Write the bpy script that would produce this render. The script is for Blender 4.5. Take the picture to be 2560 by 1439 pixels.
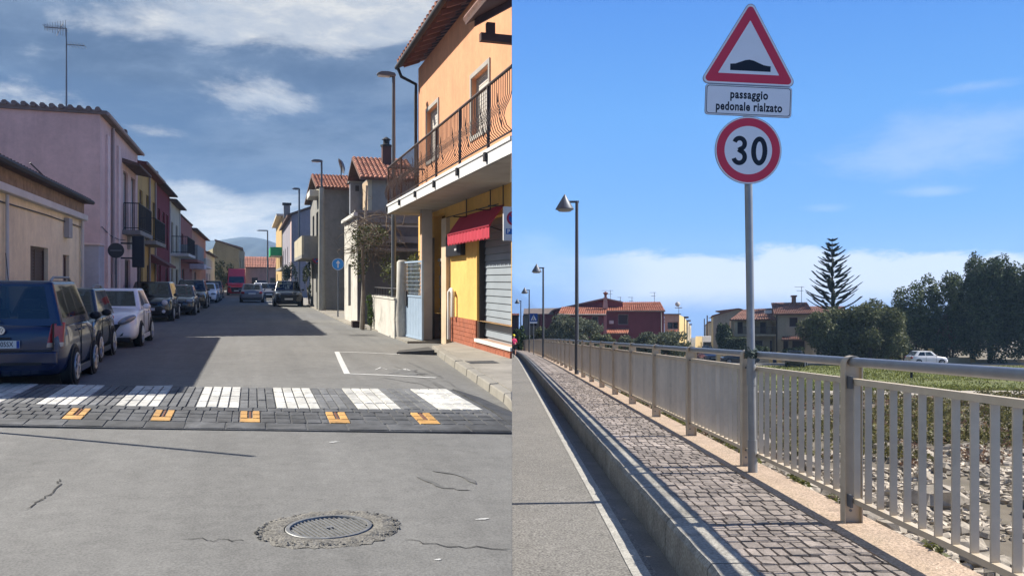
import bpy, bmesh, math, random
from mathutils import Vector, Matrix, noise

rnd = random.Random(11)
scene = bpy.context.scene
for _o in list(bpy.data.objects):
    bpy.data.objects.remove(_o)

# ------------------------------------------------------------------ camera
F = 2100.0          # focal length in pixels of a 2560 px wide picture
Y0 = 770.0          # picture row of the level horizon
cam_d = bpy.data.cameras.new('camera')
cam_d.sensor_fit = 'HORIZONTAL'
cam_d.sensor_width = 36.0
cam_d.lens = F / 2560.0 * 36.0
cam_d.shift_y = (Y0 - 719.5) / 2560.0
cam_d.clip_start = 0.05
cam_d.clip_end = 20000.0
cam = bpy.data.objects.new('camera', cam_d)
cam.rotation_euler = (math.radians(90), 0, 0)
scene.collection.objects.link(cam)
scene.camera = cam

scene.view_settings.view_transform = 'Standard'
scene.view_settings.look = 'None'
scene.view_settings.gamma = 1.0
scene.view_settings.exposure = 0.95
scene.view_settings.use_curve_mapping = False

# two places share the scene: the street lies west of x = 0, the bridge east of it
STREET = bpy.data.collections.new('street_place')
BRIDGE = bpy.data.collections.new('bridge_place')
scene.collection.children.link(STREET)
scene.collection.children.link(BRIDGE)

# ------------------------------------------------------------------ world
world = bpy.data.worlds.new('World')
scene.world = world
world.use_nodes = True


class NT:
    """small helper to write node trees"""
    def __init__(self, tree):
        self.t = tree
        self.n = tree.nodes
        self.l = tree.links

    def node(self, kind, **kw):
        nd = self.n.new(kind)
        for k, v in kw.items():
            setattr(nd, k, v)
        return nd

    def put(self, sock, val):
        if isinstance(val, bpy.types.NodeSocket):
            self.l.new(val, sock)
        elif val is not None:
            sock.default_value = val

    def math(self, op, a, b=None, c=None, clamp=False):
        nd = self.node('ShaderNodeMath', operation=op)
        nd.use_clamp = clamp
        self.put(nd.inputs[0], a)
        if b is not None:
            self.put(nd.inputs[1], b)
        if c is not None:
            self.put(nd.inputs[2], c)
        return nd.outputs[0]

    def mix(self, fac, a, b, mode='MIX'):
        nd = self.node('ShaderNodeMix', data_type='RGBA', blend_type=mode)
        self.put(nd.inputs[0], fac)
        self.put(nd.inputs[6], a if isinstance(a, bpy.types.NodeSocket) else (*a, 1))
        self.put(nd.inputs[7], b if isinstance(b, bpy.types.NodeSocket) else (*b, 1))
        return nd.outputs[2]

    def ramp(self, fac, stops, interp='LINEAR'):
        nd = self.node('ShaderNodeValToRGB')
        cr = nd.color_ramp
        cr.interpolation = interp
        while len(cr.elements) < len(stops):
            cr.elements.new(0.5)
        for e, (p, c) in zip(cr.elements, stops):
            e.position = p
            e.color = (*c, 1) if len(c) == 3 else c
        self.put(nd.inputs[0], fac)
        return nd.outputs[0]

    def noise(self, vec, scale, detail=3.0, rough=0.55, dist=0.0):
        nd = self.node('ShaderNodeTexNoise')
        self.put(nd.inputs['Vector'], vec)
        nd.inputs['Scale'].default_value = scale
        nd.inputs['Detail'].default_value = detail
        nd.inputs['Roughness'].default_value = rough
        nd.inputs['Distortion'].default_value = dist
        return nd.outputs['Fac']

    def step(self, x, lo, hi):
        nd = self.node('ShaderNodeMapRange')
        nd.interpolation_type = 'SMOOTHSTEP'
        self.put(nd.inputs[0], x)
        nd.inputs[1].default_value = lo
        nd.inputs[2].default_value = hi
        return nd.outputs[0]


def lin(c):
    """sRGB 0-255 to linear"""
    out = []
    for x in c:
        x = x / 255.0
        out.append(x / 12.92 if x <= 0.04045 else ((x + 0.055) / 1.055) ** 2.4)
    return tuple(out)


EXPO = 2.0 ** scene.view_settings.exposure


def sky_col(c):
    return tuple(x / EXPO for x in lin(c))


def build_sky():
    w = NT(world.node_tree)
    w.n.clear()
    out = w.node('ShaderNodeOutputWorld')
    bg = w.node('ShaderNodeBackground')
    bg.inputs['Strength'].default_value = 1.0
    sky = w.node('ShaderNodeTexSky', sky_type='NISHITA')
    sky.sun_disc = False
    sky.sun_elevation = math.radians(42)
    sky.sun_rotation = math.radians(-85)
    sky.air_density = 1.0
    sky.dust_density = 0.6
    tc = w.node('ShaderNodeTexCoord')
    sep = w.node('ShaderNodeSeparateXYZ')
    w.l.new(tc.outputs['Generated'], sep.inputs[0])
    X, Y, Z = sep.outputs
    az = w.math('ARCTAN2', X, Y)                 # 0 straight ahead, + to the east
    el = w.math('ARCSINE', Z)
    t = w.math('ADD', w.math('MULTIPLY', el, 1.0), 0.1, clamp=True)   # elevation + 0.1 rad
    # clear side
    clear = w.ramp(t, [(0.0, sky_col((128, 162, 216))), (0.10, sky_col((128, 168, 228))),
                       (0.20, sky_col((104, 170, 243))), (0.32, sky_col((96, 166, 244))),
                       (0.48, sky_col((72, 140, 233))), (0.75, sky_col((38, 92, 190))), (1.0, sky_col((30, 76, 165)))])
    # stormy side
    storm = w.ramp(t, [(0.0, sky_col((128, 160, 192))), (0.12, sky_col((128, 162, 196))), (0.19, sky_col((112, 142, 176))),
                       (0.235, sky_col((74, 104, 146))), (0.32, sky_col((70, 99, 140))), (0.38, sky_col((76, 98, 132))),
                       (0.45, sky_col((122, 142, 168))), (0.6, sky_col((142, 156, 174))), (1.0, sky_col((150, 162, 180)))])
    # stretched coordinates for cloud texture (azimuth, elevation)
    cv = w.node('ShaderNodeCombineXYZ')
    w.put(cv.inputs[0], az)
    w.put(cv.inputs[1], w.math('MULTIPLY', el, 2.6))
    cvec = cv.outputs[0]
    n1 = w.noise(cvec, 6.0, 9, 0.62, 0.25)
    n2 = w.noise(cvec, 13.0, 9, 0.65, 0.2)
    n3 = w.noise(cvec, 2.6, 5, 0.5, 0.4)

    def blob(px, py, sx, sy, amp=1.0):
        a0 = math.atan2(px - 1280, F)
        e0 = math.atan2(Y0 - py, math.hypot(px - 1280, F))
        dx = w.math('DIVIDE', w.math('SUBTRACT', az, a0), sx / F)
        dy = w.math('DIVIDE', w.math('SUBTRACT', el, e0), sy / F)
        r2 = w.math('ADD', w.math('MULTIPLY', dx, dx), w.math('MULTIPLY', dy, dy))
        return w.math('MULTIPLY', w.math('EXPONENT', w.math('MULTIPLY', r2, -1.0)), amp)

    def total(bs):
        r = bs[0]
        for b in bs[1:]:
            r = w.math('ADD', r, b)
        return r
    # bright cumulus on the stormy side
    env = total([blob(640, 15, 260, 85, 1.1), blob(870, 80, 120, 62, 1.0), blob(760, 45, 160, 60, .5), blob(1060, 20, 110, 60, .6), blob(300, 60, 160, 50, .45), blob(540, 70, 120, 45, .55), blob(60, 240, 150, 45, 1.0),
                 blob(390, 328, 110, 30, .85), blob(620, 235, 230, 62, .72), blob(60, 130, 90, 40, .4), blob(1000, 40, 180, 70, .55),
                 blob(620, 510, 250, 50, 1.05), blob(640, 590, 220, 36, 1.1), blob(480, 470, 90, 30, .5), blob(200, 60, 160, 60, .35)])
    mask = w.step(w.math('ADD', env, w.math('MULTIPLY', w.math('SUBTRACT', n1, 0.5), 2.4)), 0.46, 1.10)
    bright = w.ramp(n2, [(0.3, sky_col((176, 186, 200))), (0.5, sky_col((205, 208, 212))), (0.68, sky_col((240, 236, 228)))])
    dark_env = total([blob(180, 150, 330, 70, .6), blob(420, 160, 280, 55, .55), blob(820, 340, 300, 60, .6), blob(500, 380, 260, 60, .4), blob(880, 190, 200, 60, .4)])
    dmask = w.step(w.math('ADD', dark_env, w.math('MULTIPLY', w.math('SUBTRACT', n3, 0.5), 1.6)), 0.25, 0.85)
    storm = w.mix(w.math('MULTIPLY', dmask, 0.7), storm, sky_col((66, 88, 122)))
    storm = w.mix(w.math('MULTIPLY', w.step(w.math('ADD', w.math('MULTIPLY', n1, .6), w.math('MULTIPLY', n3, .4)), 0.40, 0.60), 0.60), storm, sky_col((132, 152, 180)))
    storm = w.mix(w.math('MULTIPLY', mask, 0.9), storm, bright)
    # thin cloud bank low on the clear side
    lowb = w.math('MULTIPLY', w.step(w.math('ADD', el, w.math('MULTIPLY', w.math('SUBTRACT', n2, .5), -0.02)), -0.01, 0.025),
                  w.math('SUBTRACT', 1.0, w.step(w.math('ADD', el, w.math('ADD', w.math('MULTIPLY', w.math('SUBTRACT', n3, .5), 0.12), w.math('MULTIPLY', w.math('SUBTRACT', n2, .5), 0.06))), 0.046, 0.064)))
    lowb = w.math('MULTIPLY', lowb, w.step(w.math('ADD', az, w.math('MULTIPLY', w.math('SUBTRACT', n3, .5), 0.15)), 0.02, 0.16))
    clear = w.mix(w.math('MULTIPLY', lowb, 0.92), clear, sky_col((230, 234, 246)))
    wisp_env = total([blob(2400, 330, 220, 70, .9), blob(2200, 420, 260, 50, .5), blob(2330, 480, 90, 14, .8), blob(2060, 520, 90, 14, .6), blob(2440, 215, 130, 14, .5),
                      blob(1340, 640, 130, 90, .7), blob(1480, 700, 200, 60, .5)])
    wisp = w.math('MULTIPLY', w.step(w.math('ADD', wisp_env, w.math('SUBTRACT', n2, 0.62)), 0.15, 1.0), 0.55)
    clear = w.mix(wisp, clear, sky_col((190, 212, 245)))
    east = w.math('GREATER_THAN', X, 0.0)
    col = w.mix(east, storm, clear)
    nish = w.node('ShaderNodeVectorMath', operation='SCALE')
    w.l.new(sky.outputs[0], nish.inputs[0])
    nish.inputs['Scale'].default_value = 0.1
    col = w.mix(0.06, col, nish.outputs[0])
    w.l.new(col, bg.inputs['Color'])
    w.l.new(bg.outputs[0], out.inputs[0])


build_sky()

# ------------------------------------------------------------------ frames
TH = math.atan(650 / F)
cT, sT = math.cos(TH), math.sin(TH)
HL = 1.55                      # eye height over the street
SL = 70 * cT / F               # the street climbs gently
HR = 1.35                      # eye height over the bridge pavement
SR = 68 / F                    # the bridge road descends gently
YAW_R = -16 / F


def L(p):
    u, v, w = p
    return Vector((u * cT - v * sT, u * sT + v * cT, w - HL + SL * v))


def RB(p):
    x, y, z = p
    return Vector((x + YAW_R * y, y, z - HR - SR * y))


def Lg(px, py, w=0.0):
    k = (px - 1280) / F
    m = (Y0 - py) / F
    Yd = (w - HL) / (m - SL * (cT - k * sT))
    return Yd * (k * cT + sT), Yd * (cT - k * sT)


def vU(px, u):
    k = (px - 1280) / F
    return u * (cT - k * sT) / (k * cT + sT)


def uV(px, v):
    k = (px - 1280) / F
    return v * (k * cT + sT) / (cT - k * sT)


def wH(u, v, py):
    return (Y0 - py) * (u * sT + v * cT) / F + HL - SL * v


def hw(px, py, u):
    return wH(u, vU(px, u), py)


def rx(px, y):
    return (px - 1264) / F * y


def rz(py, y):
    return HR + (838 - py) / F * y


# ------------------------------------------------------------------ suns: one per place
def sun(name, direction, strength, color, col):
    d = bpy.data.lights.new(name, 'SUN')
    d.energy = strength
    d.angle = math.radians(0.53)
    d.color = color
    o = bpy.data.objects.new(name, d)
    o.rotation_euler = Vector(direction).to_track_quat('-Z', 'Y').to_euler()
    o.location = (0, 0, 60)
    scene.collection.objects.link(o)
    o.light_linking.receiver_collection = col
    o.light_linking.blocker_collection = col
    return o


_d = L((2.32, -1.78, 0)) - L((0, 0, 0))
_d.z = 0
_d.normalize()
_d.z = -math.tan(math.radians(40.9))
sun('street_sun', _d, 5.0, (1.0, 0.95, 0.86), STREET)
_e = Vector((-1.0, -0.085, -math.tan(math.radians(43.2))))
sun('bridge_sun', _e, 4.4, (1.0, 0.94, 0.84), BRIDGE)

# ------------------------------------------------------------------ materials
MATS = {}


def mat(name, col, rough=0.85, var=0.18, scale=1.5, bump=0.0, bscale=60.0, metal=0.0, spec=0.3, coat=0.0,
        speck=0.0, sscale=120.0, stain=0.0, stain_col=(0.05, 0.045, 0.04), stscale=0.8, island=0.0, detail=5, mottle=0.0, objrand=0.0, streak=0.0, track=0.0):
    if name in MATS:
        return MATS[name]
    m = bpy.data.materials.new(name)
    m.use_nodes = True
    t = NT(m.node_tree)
    b = t.n['Principled BSDF']
    b.inputs['Roughness'].default_value = rough
    b.inputs['Metallic'].default_value = metal
    b.inputs['Specular IOR Level'].default_value = spec
    b.inputs['Coat Weight'].default_value = coat
    b.inputs['Coat Roughness'].default_value = 0.05
    g = t.node('ShaderNodeNewGeometry')
    pos = g.outputs['Position']
    c = None
    if var > 0:
        n = t.noise(pos, scale, detail, 0.6)
        lo = tuple(x * (1 - var) for x in col)
        hi = tuple(min(1, x * (1 + var)) for x in col)
        c = t.ramp(n, [(0.28, lo), (0.72, hi)])
    if stain > 0:
        n = t.noise(pos, stscale, 6, 0.65, 0.5)
        c = t.mix(t.math('MULTIPLY', t.step(n, 0.5, 0.72), stain), c if c else col, stain_col)
    if speck > 0:
        n = t.noise(pos, sscale, 2, 0.6)
        k = t.ramp(n, [(0.33, (1 - speck,) * 3), (0.5, (1, 1, 1)), (0.68, (1 + speck,) * 3)])
        c = t.mix(1.0, c if c else col, k, 'MULTIPLY')
    if mottle > 0:
        n = t.noise(pos, 6.0, 8, 0.7, 0.3)
        c = t.mix(1.0, c if c else col, t.ramp(n, [(0.3, (1 - mottle,) * 3), (0.7, (1 + mottle,) * 3)]), 'MULTIPLY')
    if track > 0:
        sp = t.node('ShaderNodeSeparateXYZ')
        t.l.new(pos, sp.inputs[0])
        across = t.math('ADD', t.math('MULTIPLY', sp.outputs[0], cT), t.math('MULTIPLY', sp.outputs[1], sT))
        along_ = t.math('SUBTRACT', t.math('MULTIPLY', sp.outputs[1], cT), t.math('MULTIPLY', sp.outputs[0], sT))
        cb = t.node('ShaderNodeCombineXYZ')
        t.l.new(t.math('MULTIPLY', across, 1.5), cb.inputs[0])
        t.l.new(t.math('MULTIPLY', along_, 0.09), cb.inputs[1])
        n = t.noise(cb.outputs[0], 1.0, 6, 0.65, 0.3)
        c = t.mix(1.0, c if c else col, t.ramp(n, [(0.32, (1 - track,) * 3), (0.68, (1 + track,) * 3)]), 'MULTIPLY')
    if streak > 0:
        mp = t.node('ShaderNodeMapping')
        mp.inputs['Scale'].default_value = (1.4, 1.4, 0.12)
        t.l.new(pos, mp.inputs['Vector'])
        n = t.noise(mp.outputs[0], 1.3, 5, 0.7, 0.2)
        c = t.mix(1.0, c if c else col, t.ramp(n, [(0.30, (1 - streak,) * 3), (0.52, (1, 1, 1)), (0.8, (1.06,) * 3)]), 'MULTIPLY')
    if objrand > 0:
        oi = t.node('ShaderNodeObjectInfo')
        c = t.mix(1.0, c if c else col, t.ramp(oi.outputs['Random'], [(0, (1 - objrand,) * 3), (1, (1 + objrand,) * 3)]), 'MULTIPLY')
    if island > 0:
        k = t.ramp(g.outputs['Random Per Island'], [(0, (1 - island,) * 3), (1, (1 + island,) * 3)])
        c = t.mix(1.0, c if c else col, k, 'MULTIPLY')
    if c:
        t.l.new(c, b.inputs['Base Color'])
    else:
        b.inputs['Base Color'].default_value = (*col, 1)
    if bump > 0:
        bn = t.node('ShaderNodeBump')
        bn.inputs['Strength'].default_value = min(1.0, bump)
        bn.inputs['Distance'].default_value = 0.01
        t.l.new(t.noise(pos, bscale, 4, 0.6), bn.inputs['Height'])
        t.l.new(bn.outputs[0], b.inputs['Normal'])
    MATS[name] = m
    return m


def leaf_mat(name, col, var=0.5, trans=0.25):
    if name in MATS:
        return MATS[name]
    m = bpy.data.materials.new(name)
    m.use_nodes = True
    t = NT(m.node_tree)
    b = t.n['Principled BSDF']
    b.inputs['Roughness'].default_value = 0.6
    b.inputs['Specular IOR Level'].default_value = 0.25
    g = t.node('ShaderNodeNewGeometry')
    r = g.outputs['Random Per Island']
    lo = tuple(x * (1 - var) for x in col)
    hi = (col[0] * (1 + var * 1.15), col[1] * (1 + var), col[2] * (1 + var * .6))
    c = t.ramp(r, [(0, lo), (0.6, col), (1, hi)])
    n = t.noise(g.outputs['Position'], 0.9, 3)
    c = t.mix(1.0, c, t.ramp(n, [(0.3, (.7,) * 3), (0.7, (1.25,) * 3)]), 'MULTIPLY')
    t.l.new(c, b.inputs['Base Color'])
    tr = t.node('ShaderNodeBsdfTranslucent')
    t.l.new(c, tr.inputs['Color'])
    ms = t.node('ShaderNodeMixShader')
    ms.inputs[0].default_value = trans
    t.l.new(b.outputs[0], ms.inputs[1])
    t.l.new(tr.outputs[0], ms.inputs[2])
    t.l.new(ms.outputs[0], t.n['Material Output'].inputs['Surface'])
    MATS[name] = m
    return m


def paint(name, col, rough=0.25, metal=0.0):
    return mat(name, col, rough=rough, var=0.06, scale=3, spec=0.5, coat=0.6, metal=metal)


# ------------------------------------------------------------------ mesh builder
CUR = STREET


class MB:
    def __init__(self, fr=None):
        self.v = []
        self.f = []
        self.fr = fr

    def add(self, vs, fs):
        o = len(self.v)
        self.v.extend([tuple(p) for p in vs])
        self.f.extend([tuple(i + o for i in f) for f in fs])
        return self

    def box(self, a, b):
        (x0, y0, z0), (x1, y1, z1) = a, b
        if x1 < x0: x0, x1 = x1, x0
        if y1 < y0: y0, y1 = y1, y0
        if z1 < z0: z0, z1 = z1, z0
        return self.add([(x0, y0, z0), (x1, y0, z0), (x1, y1, z0), (x0, y1, z0), (x0, y0, z1), (x1, y0, z1), (x1, y1, z1), (x0, y1, z1)],
                        [(0, 3, 2, 1), (4, 5, 6, 7), (0, 1, 5, 4), (1, 2, 6, 5), (2, 3, 7, 6), (3, 0, 4, 7)])

    def hexa(self, p):
        """8 points, bottom four then top four"""
        return self.add(p, [(0, 3, 2, 1), (4, 5, 6, 7), (0, 1, 5, 4), (1, 2, 6, 5), (2, 3, 7, 6), (3, 0, 4, 7)])

    def poly(self, pts):
        return self.add(pts, [tuple(range(len(pts)))])

    def extrude(self, pts, off):
        """closed solid: polygon pts swept by vector off"""
        n = len(pts)
        q = [tuple(a + b for a, b in zip(p, off)) for p in pts]
        fs = [tuple(range(n - 1, -1, -1)), tuple(range(n, 2 * n))]
        for i in range(n):
            j = (i + 1) % n
            fs.append((i, j, n + j, n + i))
        return self.add(list(pts) + q, fs)

    def wbox(self, pl, a0, a1, z0, z1, n0, n1):
        (ox, oy), (dx, dy), (nx, ny) = pl
        P = lambda a, z, n: (ox + dx * a + nx * n, oy + dy * a + ny * n, z)
        return self.hexa([P(a0, z0, n1), P(a1, z0, n1), P(a1, z0, n0), P(a0, z0, n0), P(a0, z1, n1), P(a1, z1, n1), P(a1, z1, n0), P(a0, z1, n0)])

    def tube(self, path, r, seg=8, cap=True):
        path = [Vector(p) for p in path]
        n = len(path)
        rs = r if isinstance(r, (list, tuple)) else [r] * n
        rings = []
        prev = None
        for i, p in enumerate(path):
            d = (path[min(i + 1, n - 1)] - path[max(i - 1, 0)]).normalized()
            if prev is None:
                a = d.orthogonal().normalized()
                # stable start: prefer horizontal
                z = Vector((0, 0, 1))
                if abs(d.dot(z)) < 0.9:
                    a = d.cross(z).normalized()
            else:
                a = (prev - d * prev.dot(d)).normalized()
            prev = a
            b = d.cross(a)
            rings.append([p + (a * math.cos(2 * math.pi * k / seg) + b * math.sin(2 * math.pi * k / seg)) * rs[i] for k in range(seg)])
        vs = [q for rg in rings for q in rg]
        fs = []
        for i in range(n - 1):
            for k in range(seg):
                j = (k + 1) % seg
                fs.append((i * seg + k, i * seg + j, (i + 1) * seg + j, (i + 1) * seg + k))
        if cap:
            fs.append(tuple(range(seg - 1, -1, -1)))
            fs.append(tuple((n - 1) * seg + k for k in range(seg)))
        return self.add(vs, fs)

    def lathe(self, prof, c=(0, 0, 0), axis='z', seg=16):
        vs, fs = [], []
        for r, h in prof:
            for k in range(seg):
                a = 2 * math.pi * k / seg
                x, y = r * math.cos(a), r * math.sin(a)
                p = (x, y, h) if axis == 'z' else ((h, x, y) if axis == 'x' else (y, h, x))
                vs.append((p[0] + c[0], p[1] + c[1], p[2] + c[2]))
        for i in range(len(prof) - 1):
            for k in range(seg):
                j = (k + 1) % seg
                fs.append((i * seg + k, i * seg + j, (i + 1) * seg + j, (i + 1) * seg + k))
        fs.append(tuple(range(seg - 1, -1, -1)))
        fs.append(tuple((len(prof) - 1) * seg + k for k in range(seg)))
        return self.add(vs, fs)

    def ball(self, c, r, seg=10, rings=6, rot=None, jit=0.0):
        vs, fs = [], []
        R3 = rot or Matrix.Identity(3)
        for i in range(rings + 1):
            ph = math.pi * i / rings
            for k in range(seg):
                a = 2 * math.pi * k / seg
                p = Vector((r[0] * math.sin(ph) * math.cos(a), r[1] * math.sin(ph) * math.sin(a), r[2] * math.cos(ph)))
                if jit:
                    p *= 1 + rnd.uniform(-jit, jit)
                p = R3 @ p
                vs.append((c[0] + p.x, c[1] + p.y, c[2] + p.z))
        for i in range(rings):
            for k in range(seg):
                j = (k + 1) % seg
                fs.append((i * seg + k, (i + 1) * seg + k, (i + 1) * seg + j, i * seg + j))
        return self.add(vs, fs)

    def build(self, name, m, parent=None, base=None, smooth=0.0, bevel=0.0, segs=2, clip=False, weld=False, kind=None, label=None, sub=0):
        fr = self.fr
        vs = [fr(p) if fr else Vector(p) for p in self.v]
        bm = bmesh.new()
        bvs = [bm.verts.new(p) for p in vs]
        for f in self.f:
            try:
                bm.faces.new([bvs[i] for i in f])
            except ValueError:
                pass
        if weld:
            bmesh.ops.remove_doubles(bm, verts=bm.verts, dist=1e-5)
        if clip:
            # keep x < 0 (street) or x > 0 (bridge)
            no = Vector((1, 0, 0)) if clip.startswith('street') else Vector((-1, 0, 0))
            r = bmesh.ops.bisect_plane(bm, geom=bm.verts[:] + bm.edges[:] + bm.faces[:], plane_co=no * -0.0008, plane_no=no, clear_outer=True)
            es = [e for e in r['geom_cut'] if isinstance(e, bmesh.types.BMEdge) and e.is_valid and len(e.link_faces) == 1]
            if es and not clip.endswith('open'):
                bmesh.ops.holes_fill(bm, edges=es, sides=0)
        if base is None:
            q = parent
            while q is not None and '_base' not in q:
                q = q.parent
            if q is not None and not q.get('_local'):
                base = Vector(q['_base'])
            else:
                base = Vector((0, 0, 0))
        if fr is None and parent is not None:
            base = Vector((0, 0, 0))
        for v in bm.verts:
            v.co -= base
        bmesh.ops.recalc_face_normals(bm, faces=bm.faces)
        if smooth:
            for f in bm.faces:
                f.smooth = True
            for e in bm.edges:
                if len(e.link_faces) == 2 and e.calc_face_angle(0) > smooth:
                    e.smooth = False
        me = bpy.data.meshes.new(name)
        bm.to_mesh(me)
        bm.free()
        me.materials.append(m)
        o = bpy.data.objects.new(name, me)
        CUR.objects.link(o)
        if parent is not None:
            o.parent = parent
        else:
            o.location = base
            o['_base'] = tuple(base)
        if bevel:
            md = o.modifiers.new('bevel', 'BEVEL')
            md.width = bevel
            md.segments = segs
            md.limit_method = 'ANGLE'
            md.angle_limit = math.radians(35)
        if sub:
            md = o.modifiers.new('sub', 'SUBSURF')
            md.levels = md.render_levels = sub
        if kind:
            o['kind'] = kind
        if label:
            o['label'] = label
        return o


def thing(name, label, cat, base, group=None, rot=None):
    o = bpy.data.objects.new(name, None)
    o.empty_display_size = 0.1
    CUR.objects.link(o)
    o.location = base
    if rot is not None:
        o.rotation_euler = rot
        o['_local'] = 1
    o['_base'] = tuple(base)
    o['label'] = label
    o['category'] = cat
    if group:
        o['group'] = group
    return o


def tag(o, label, cat, group=None):
    o['label'] = label
    o['category'] = cat
    if group:
        o['group'] = group
    return o


def dup(o, parent, off):
    """a copy of a part sharing its mesh, moved by a world offset"""
    c = o.copy()
    CUR.objects.link(c)
    c.parent = parent
    c.location = Vector(o.location) + Vector(off)
    return c


def dup_tree(root, loc, rot=None, label=None):
    c = root.copy()
    CUR.objects.link(c)
    c.location = loc
    c['_base'] = tuple(loc)
    if rot is not None:
        c.rotation_euler = rot
    if label:
        c['label'] = label
    for ch in list(root.children):
        a = ch.copy()
        CUR.objects.link(a)
        a.parent = c
        for g in list(ch.children):
            b = g.copy()
            CUR.objects.link(b)
            b.parent = a
    return c


def text_mesh(body, size, bold=0.0, sx=1.0, spacing=1.0):
    cu = bpy.data.curves.new('lettering', 'FONT')
    cu.body = body
    cu.size = size
    cu.align_x = 'CENTER'
    cu.align_y = 'CENTER'
    cu.offset = bold
    cu.space_character = spacing
    cu.resolution_u = 4
    o = bpy.data.objects.new('lettering', cu)
    scene.collection.objects.link(o)
    bpy.context.view_layer.update()
    me = bpy.data.meshes.new_from_object(o.evaluated_get(bpy.context.evaluated_depsgraph_get()))
    vs = [(v.co.x * sx, v.co.y) for v in me.vertices]
    fs = [tuple(p.vertices) for p in me.polygons]
    bpy.data.objects.remove(o)
    bpy.data.curves.remove(cu)
    bpy.data.meshes.remove(me)
    return vs, fs


def walls(mb, pts, z0, z1, holes=None, reveal=0.14, tops=None):
    """outer skin of a building: pts counter-clockwise seen from above; holes {edge: [(a0,a1,z0,z1)]}"""
    holes = holes or {}
    n = len(pts)
    for i in range(n):
        p, q = Vector(pts[i]), Vector(pts[(i + 1) % n])
        d = (q - p)
        ln = d.length
        d.normalize()
        nrm = Vector((d.y, -d.x))
        hs = holes.get(i, [])
        xs = sorted({0.0, ln, *[h[0] for h in hs], *[h[1] for h in hs]})
        zs = sorted({z0, z1, *[h[2] for h in hs], *[h[3] for h in hs]})
        P = lambda a, z, k=0.0: (p.x + d.x * a + nrm.x * k, p.y + d.y * a + nrm.y * k, z)
        for a, b in zip(xs, xs[1:]):
            for c, e in zip(zs, zs[1:]):
                m = ((a + b) / 2, (c + e) / 2)
                if any(h[0] < m[0] < h[1] and h[2] < m[1] < h[3] for h in hs):
                    continue
                mb.add([P(a, c), P(b, c), P(b, e), P(a, e)], [(0, 1, 2, 3)])
        for a, b, c, e in hs:
            r = -reveal
            for A, B in (((a, c), (b, c)), ((b, c), (b, e)), ((b, e), (a, e)), ((a, e), (a, c))):
                mb.add([P(*A), P(*B), P(*B, r), P(*A, r)], [(0, 1, 2, 3)])
    mb.add([(x, y, z1) for x, y in pts], [tuple(range(n))])
    return mb


def plane_of(pts, i):
    p, q = Vector(pts[i]), Vector(pts[(i + 1) % len(pts)])
    d = (q - p).normalized()
    return ((p.x, p.y), (d.x, d.y), (d.y, -d.x))


def opening(root, fr, pl, a0, a1, z0, z1, kind='shutter', col=None, frame_col=None, surround=None, reveal=0.14, clip=False):
    """fill of a wall opening: window or door with frame and filling as sub-parts"""
    r = -reveal
    fm = frame_col or mat('window_frame_brown', (0.09, 0.06, 0.045), 0.6, spec=0.4)
    t = min(0.06, (a1 - a0) * .12)
    m = MB(fr)
    for x0, x1, c0, c1 in ((a0, a0 + t, z0, z1), (a1 - t, a1, z0, z1), (a0 + t, a1 - t, z1 - t, z1), (a0 + t, a1 - t, z0, z0 + t)):
        m.wbox(pl, x0, x1, c0, c1, r, r + 0.06)
    w = m.build('door' if kind.endswith('door') else 'window', fm, root, clip=clip)
    if kind in ('glass', 'glass_door'):
        mid = (a0 + a1) / 2
        for x0, x1 in ((a0 + t, mid - .02), (mid + .02, a1 - t)):
            MB(fr).wbox(pl, x0, x1, z0 + t, z1 - t, r + .01, r + .03).build('pane', GLASS, w, base=Vector(root['_base']), clip=clip)
        MB(fr).wbox(pl, mid - .02, mid + .02, z0 + t, z1 - t, r + .005, r + .05).build('mullion', fm, w, base=Vector(root['_base']), clip=clip)
    elif kind == 'plain_door':
        MB(fr).wbox(pl, a0 + t, a1 - t, z0 + t, z1 - t, r, r + .03).build('door_leaf', col or fm, w, base=Vector(root['_base']), clip=clip)
    else:                              # shutter: slats one over the other
        sm = col or mat('shutter_wood', (0.10, 0.06, 0.05), 0.6)
        mb = MB(fr)
        zz = z0 + t
        step = 0.085 if kind == 'shutter' else 0.07
        while zz < z1 - t - .01:
            h = min(step - .012, z1 - t - zz)
            mb.wbox(pl, a0 + t, a1 - t, zz, zz + h, r + .005, r + .032)
            zz += step
        mb.wbox(pl, a0 + t, a1 - t, z0 + t, z1 - t, r - .01, r + .004)
        s = mb.build('shutter', sm, w, base=Vector(root['_base']), clip=clip)
        if kind == 'louvre':
            mid = (a0 + a1) / 2
            MB(fr).wbox(pl, mid - .03, mid + .03, z0 + t, z1 - t, r + .005, r + .045).build('stile', fm, w, base=Vector(root['_base']), clip=clip)
    if surround:
        g = MB(fr)
        k = 0.1
        for x0, x1, c0, c1 in ((a0 - k, a0 - .002, z0 - k, z1 + k), (a1 + .002, a1 + k, z0 - k, z1 + k), (a0, a1, z1 + .002, z1 + k), (a0, a1, z0 - k, z0 - .002)):
            g.wbox(pl, x0, x1, c0, c1, -0.05, 0.03)
        g.build('window_surround', surround, w, base=Vector(root['_base']), clip=clip)
    return w


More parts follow.
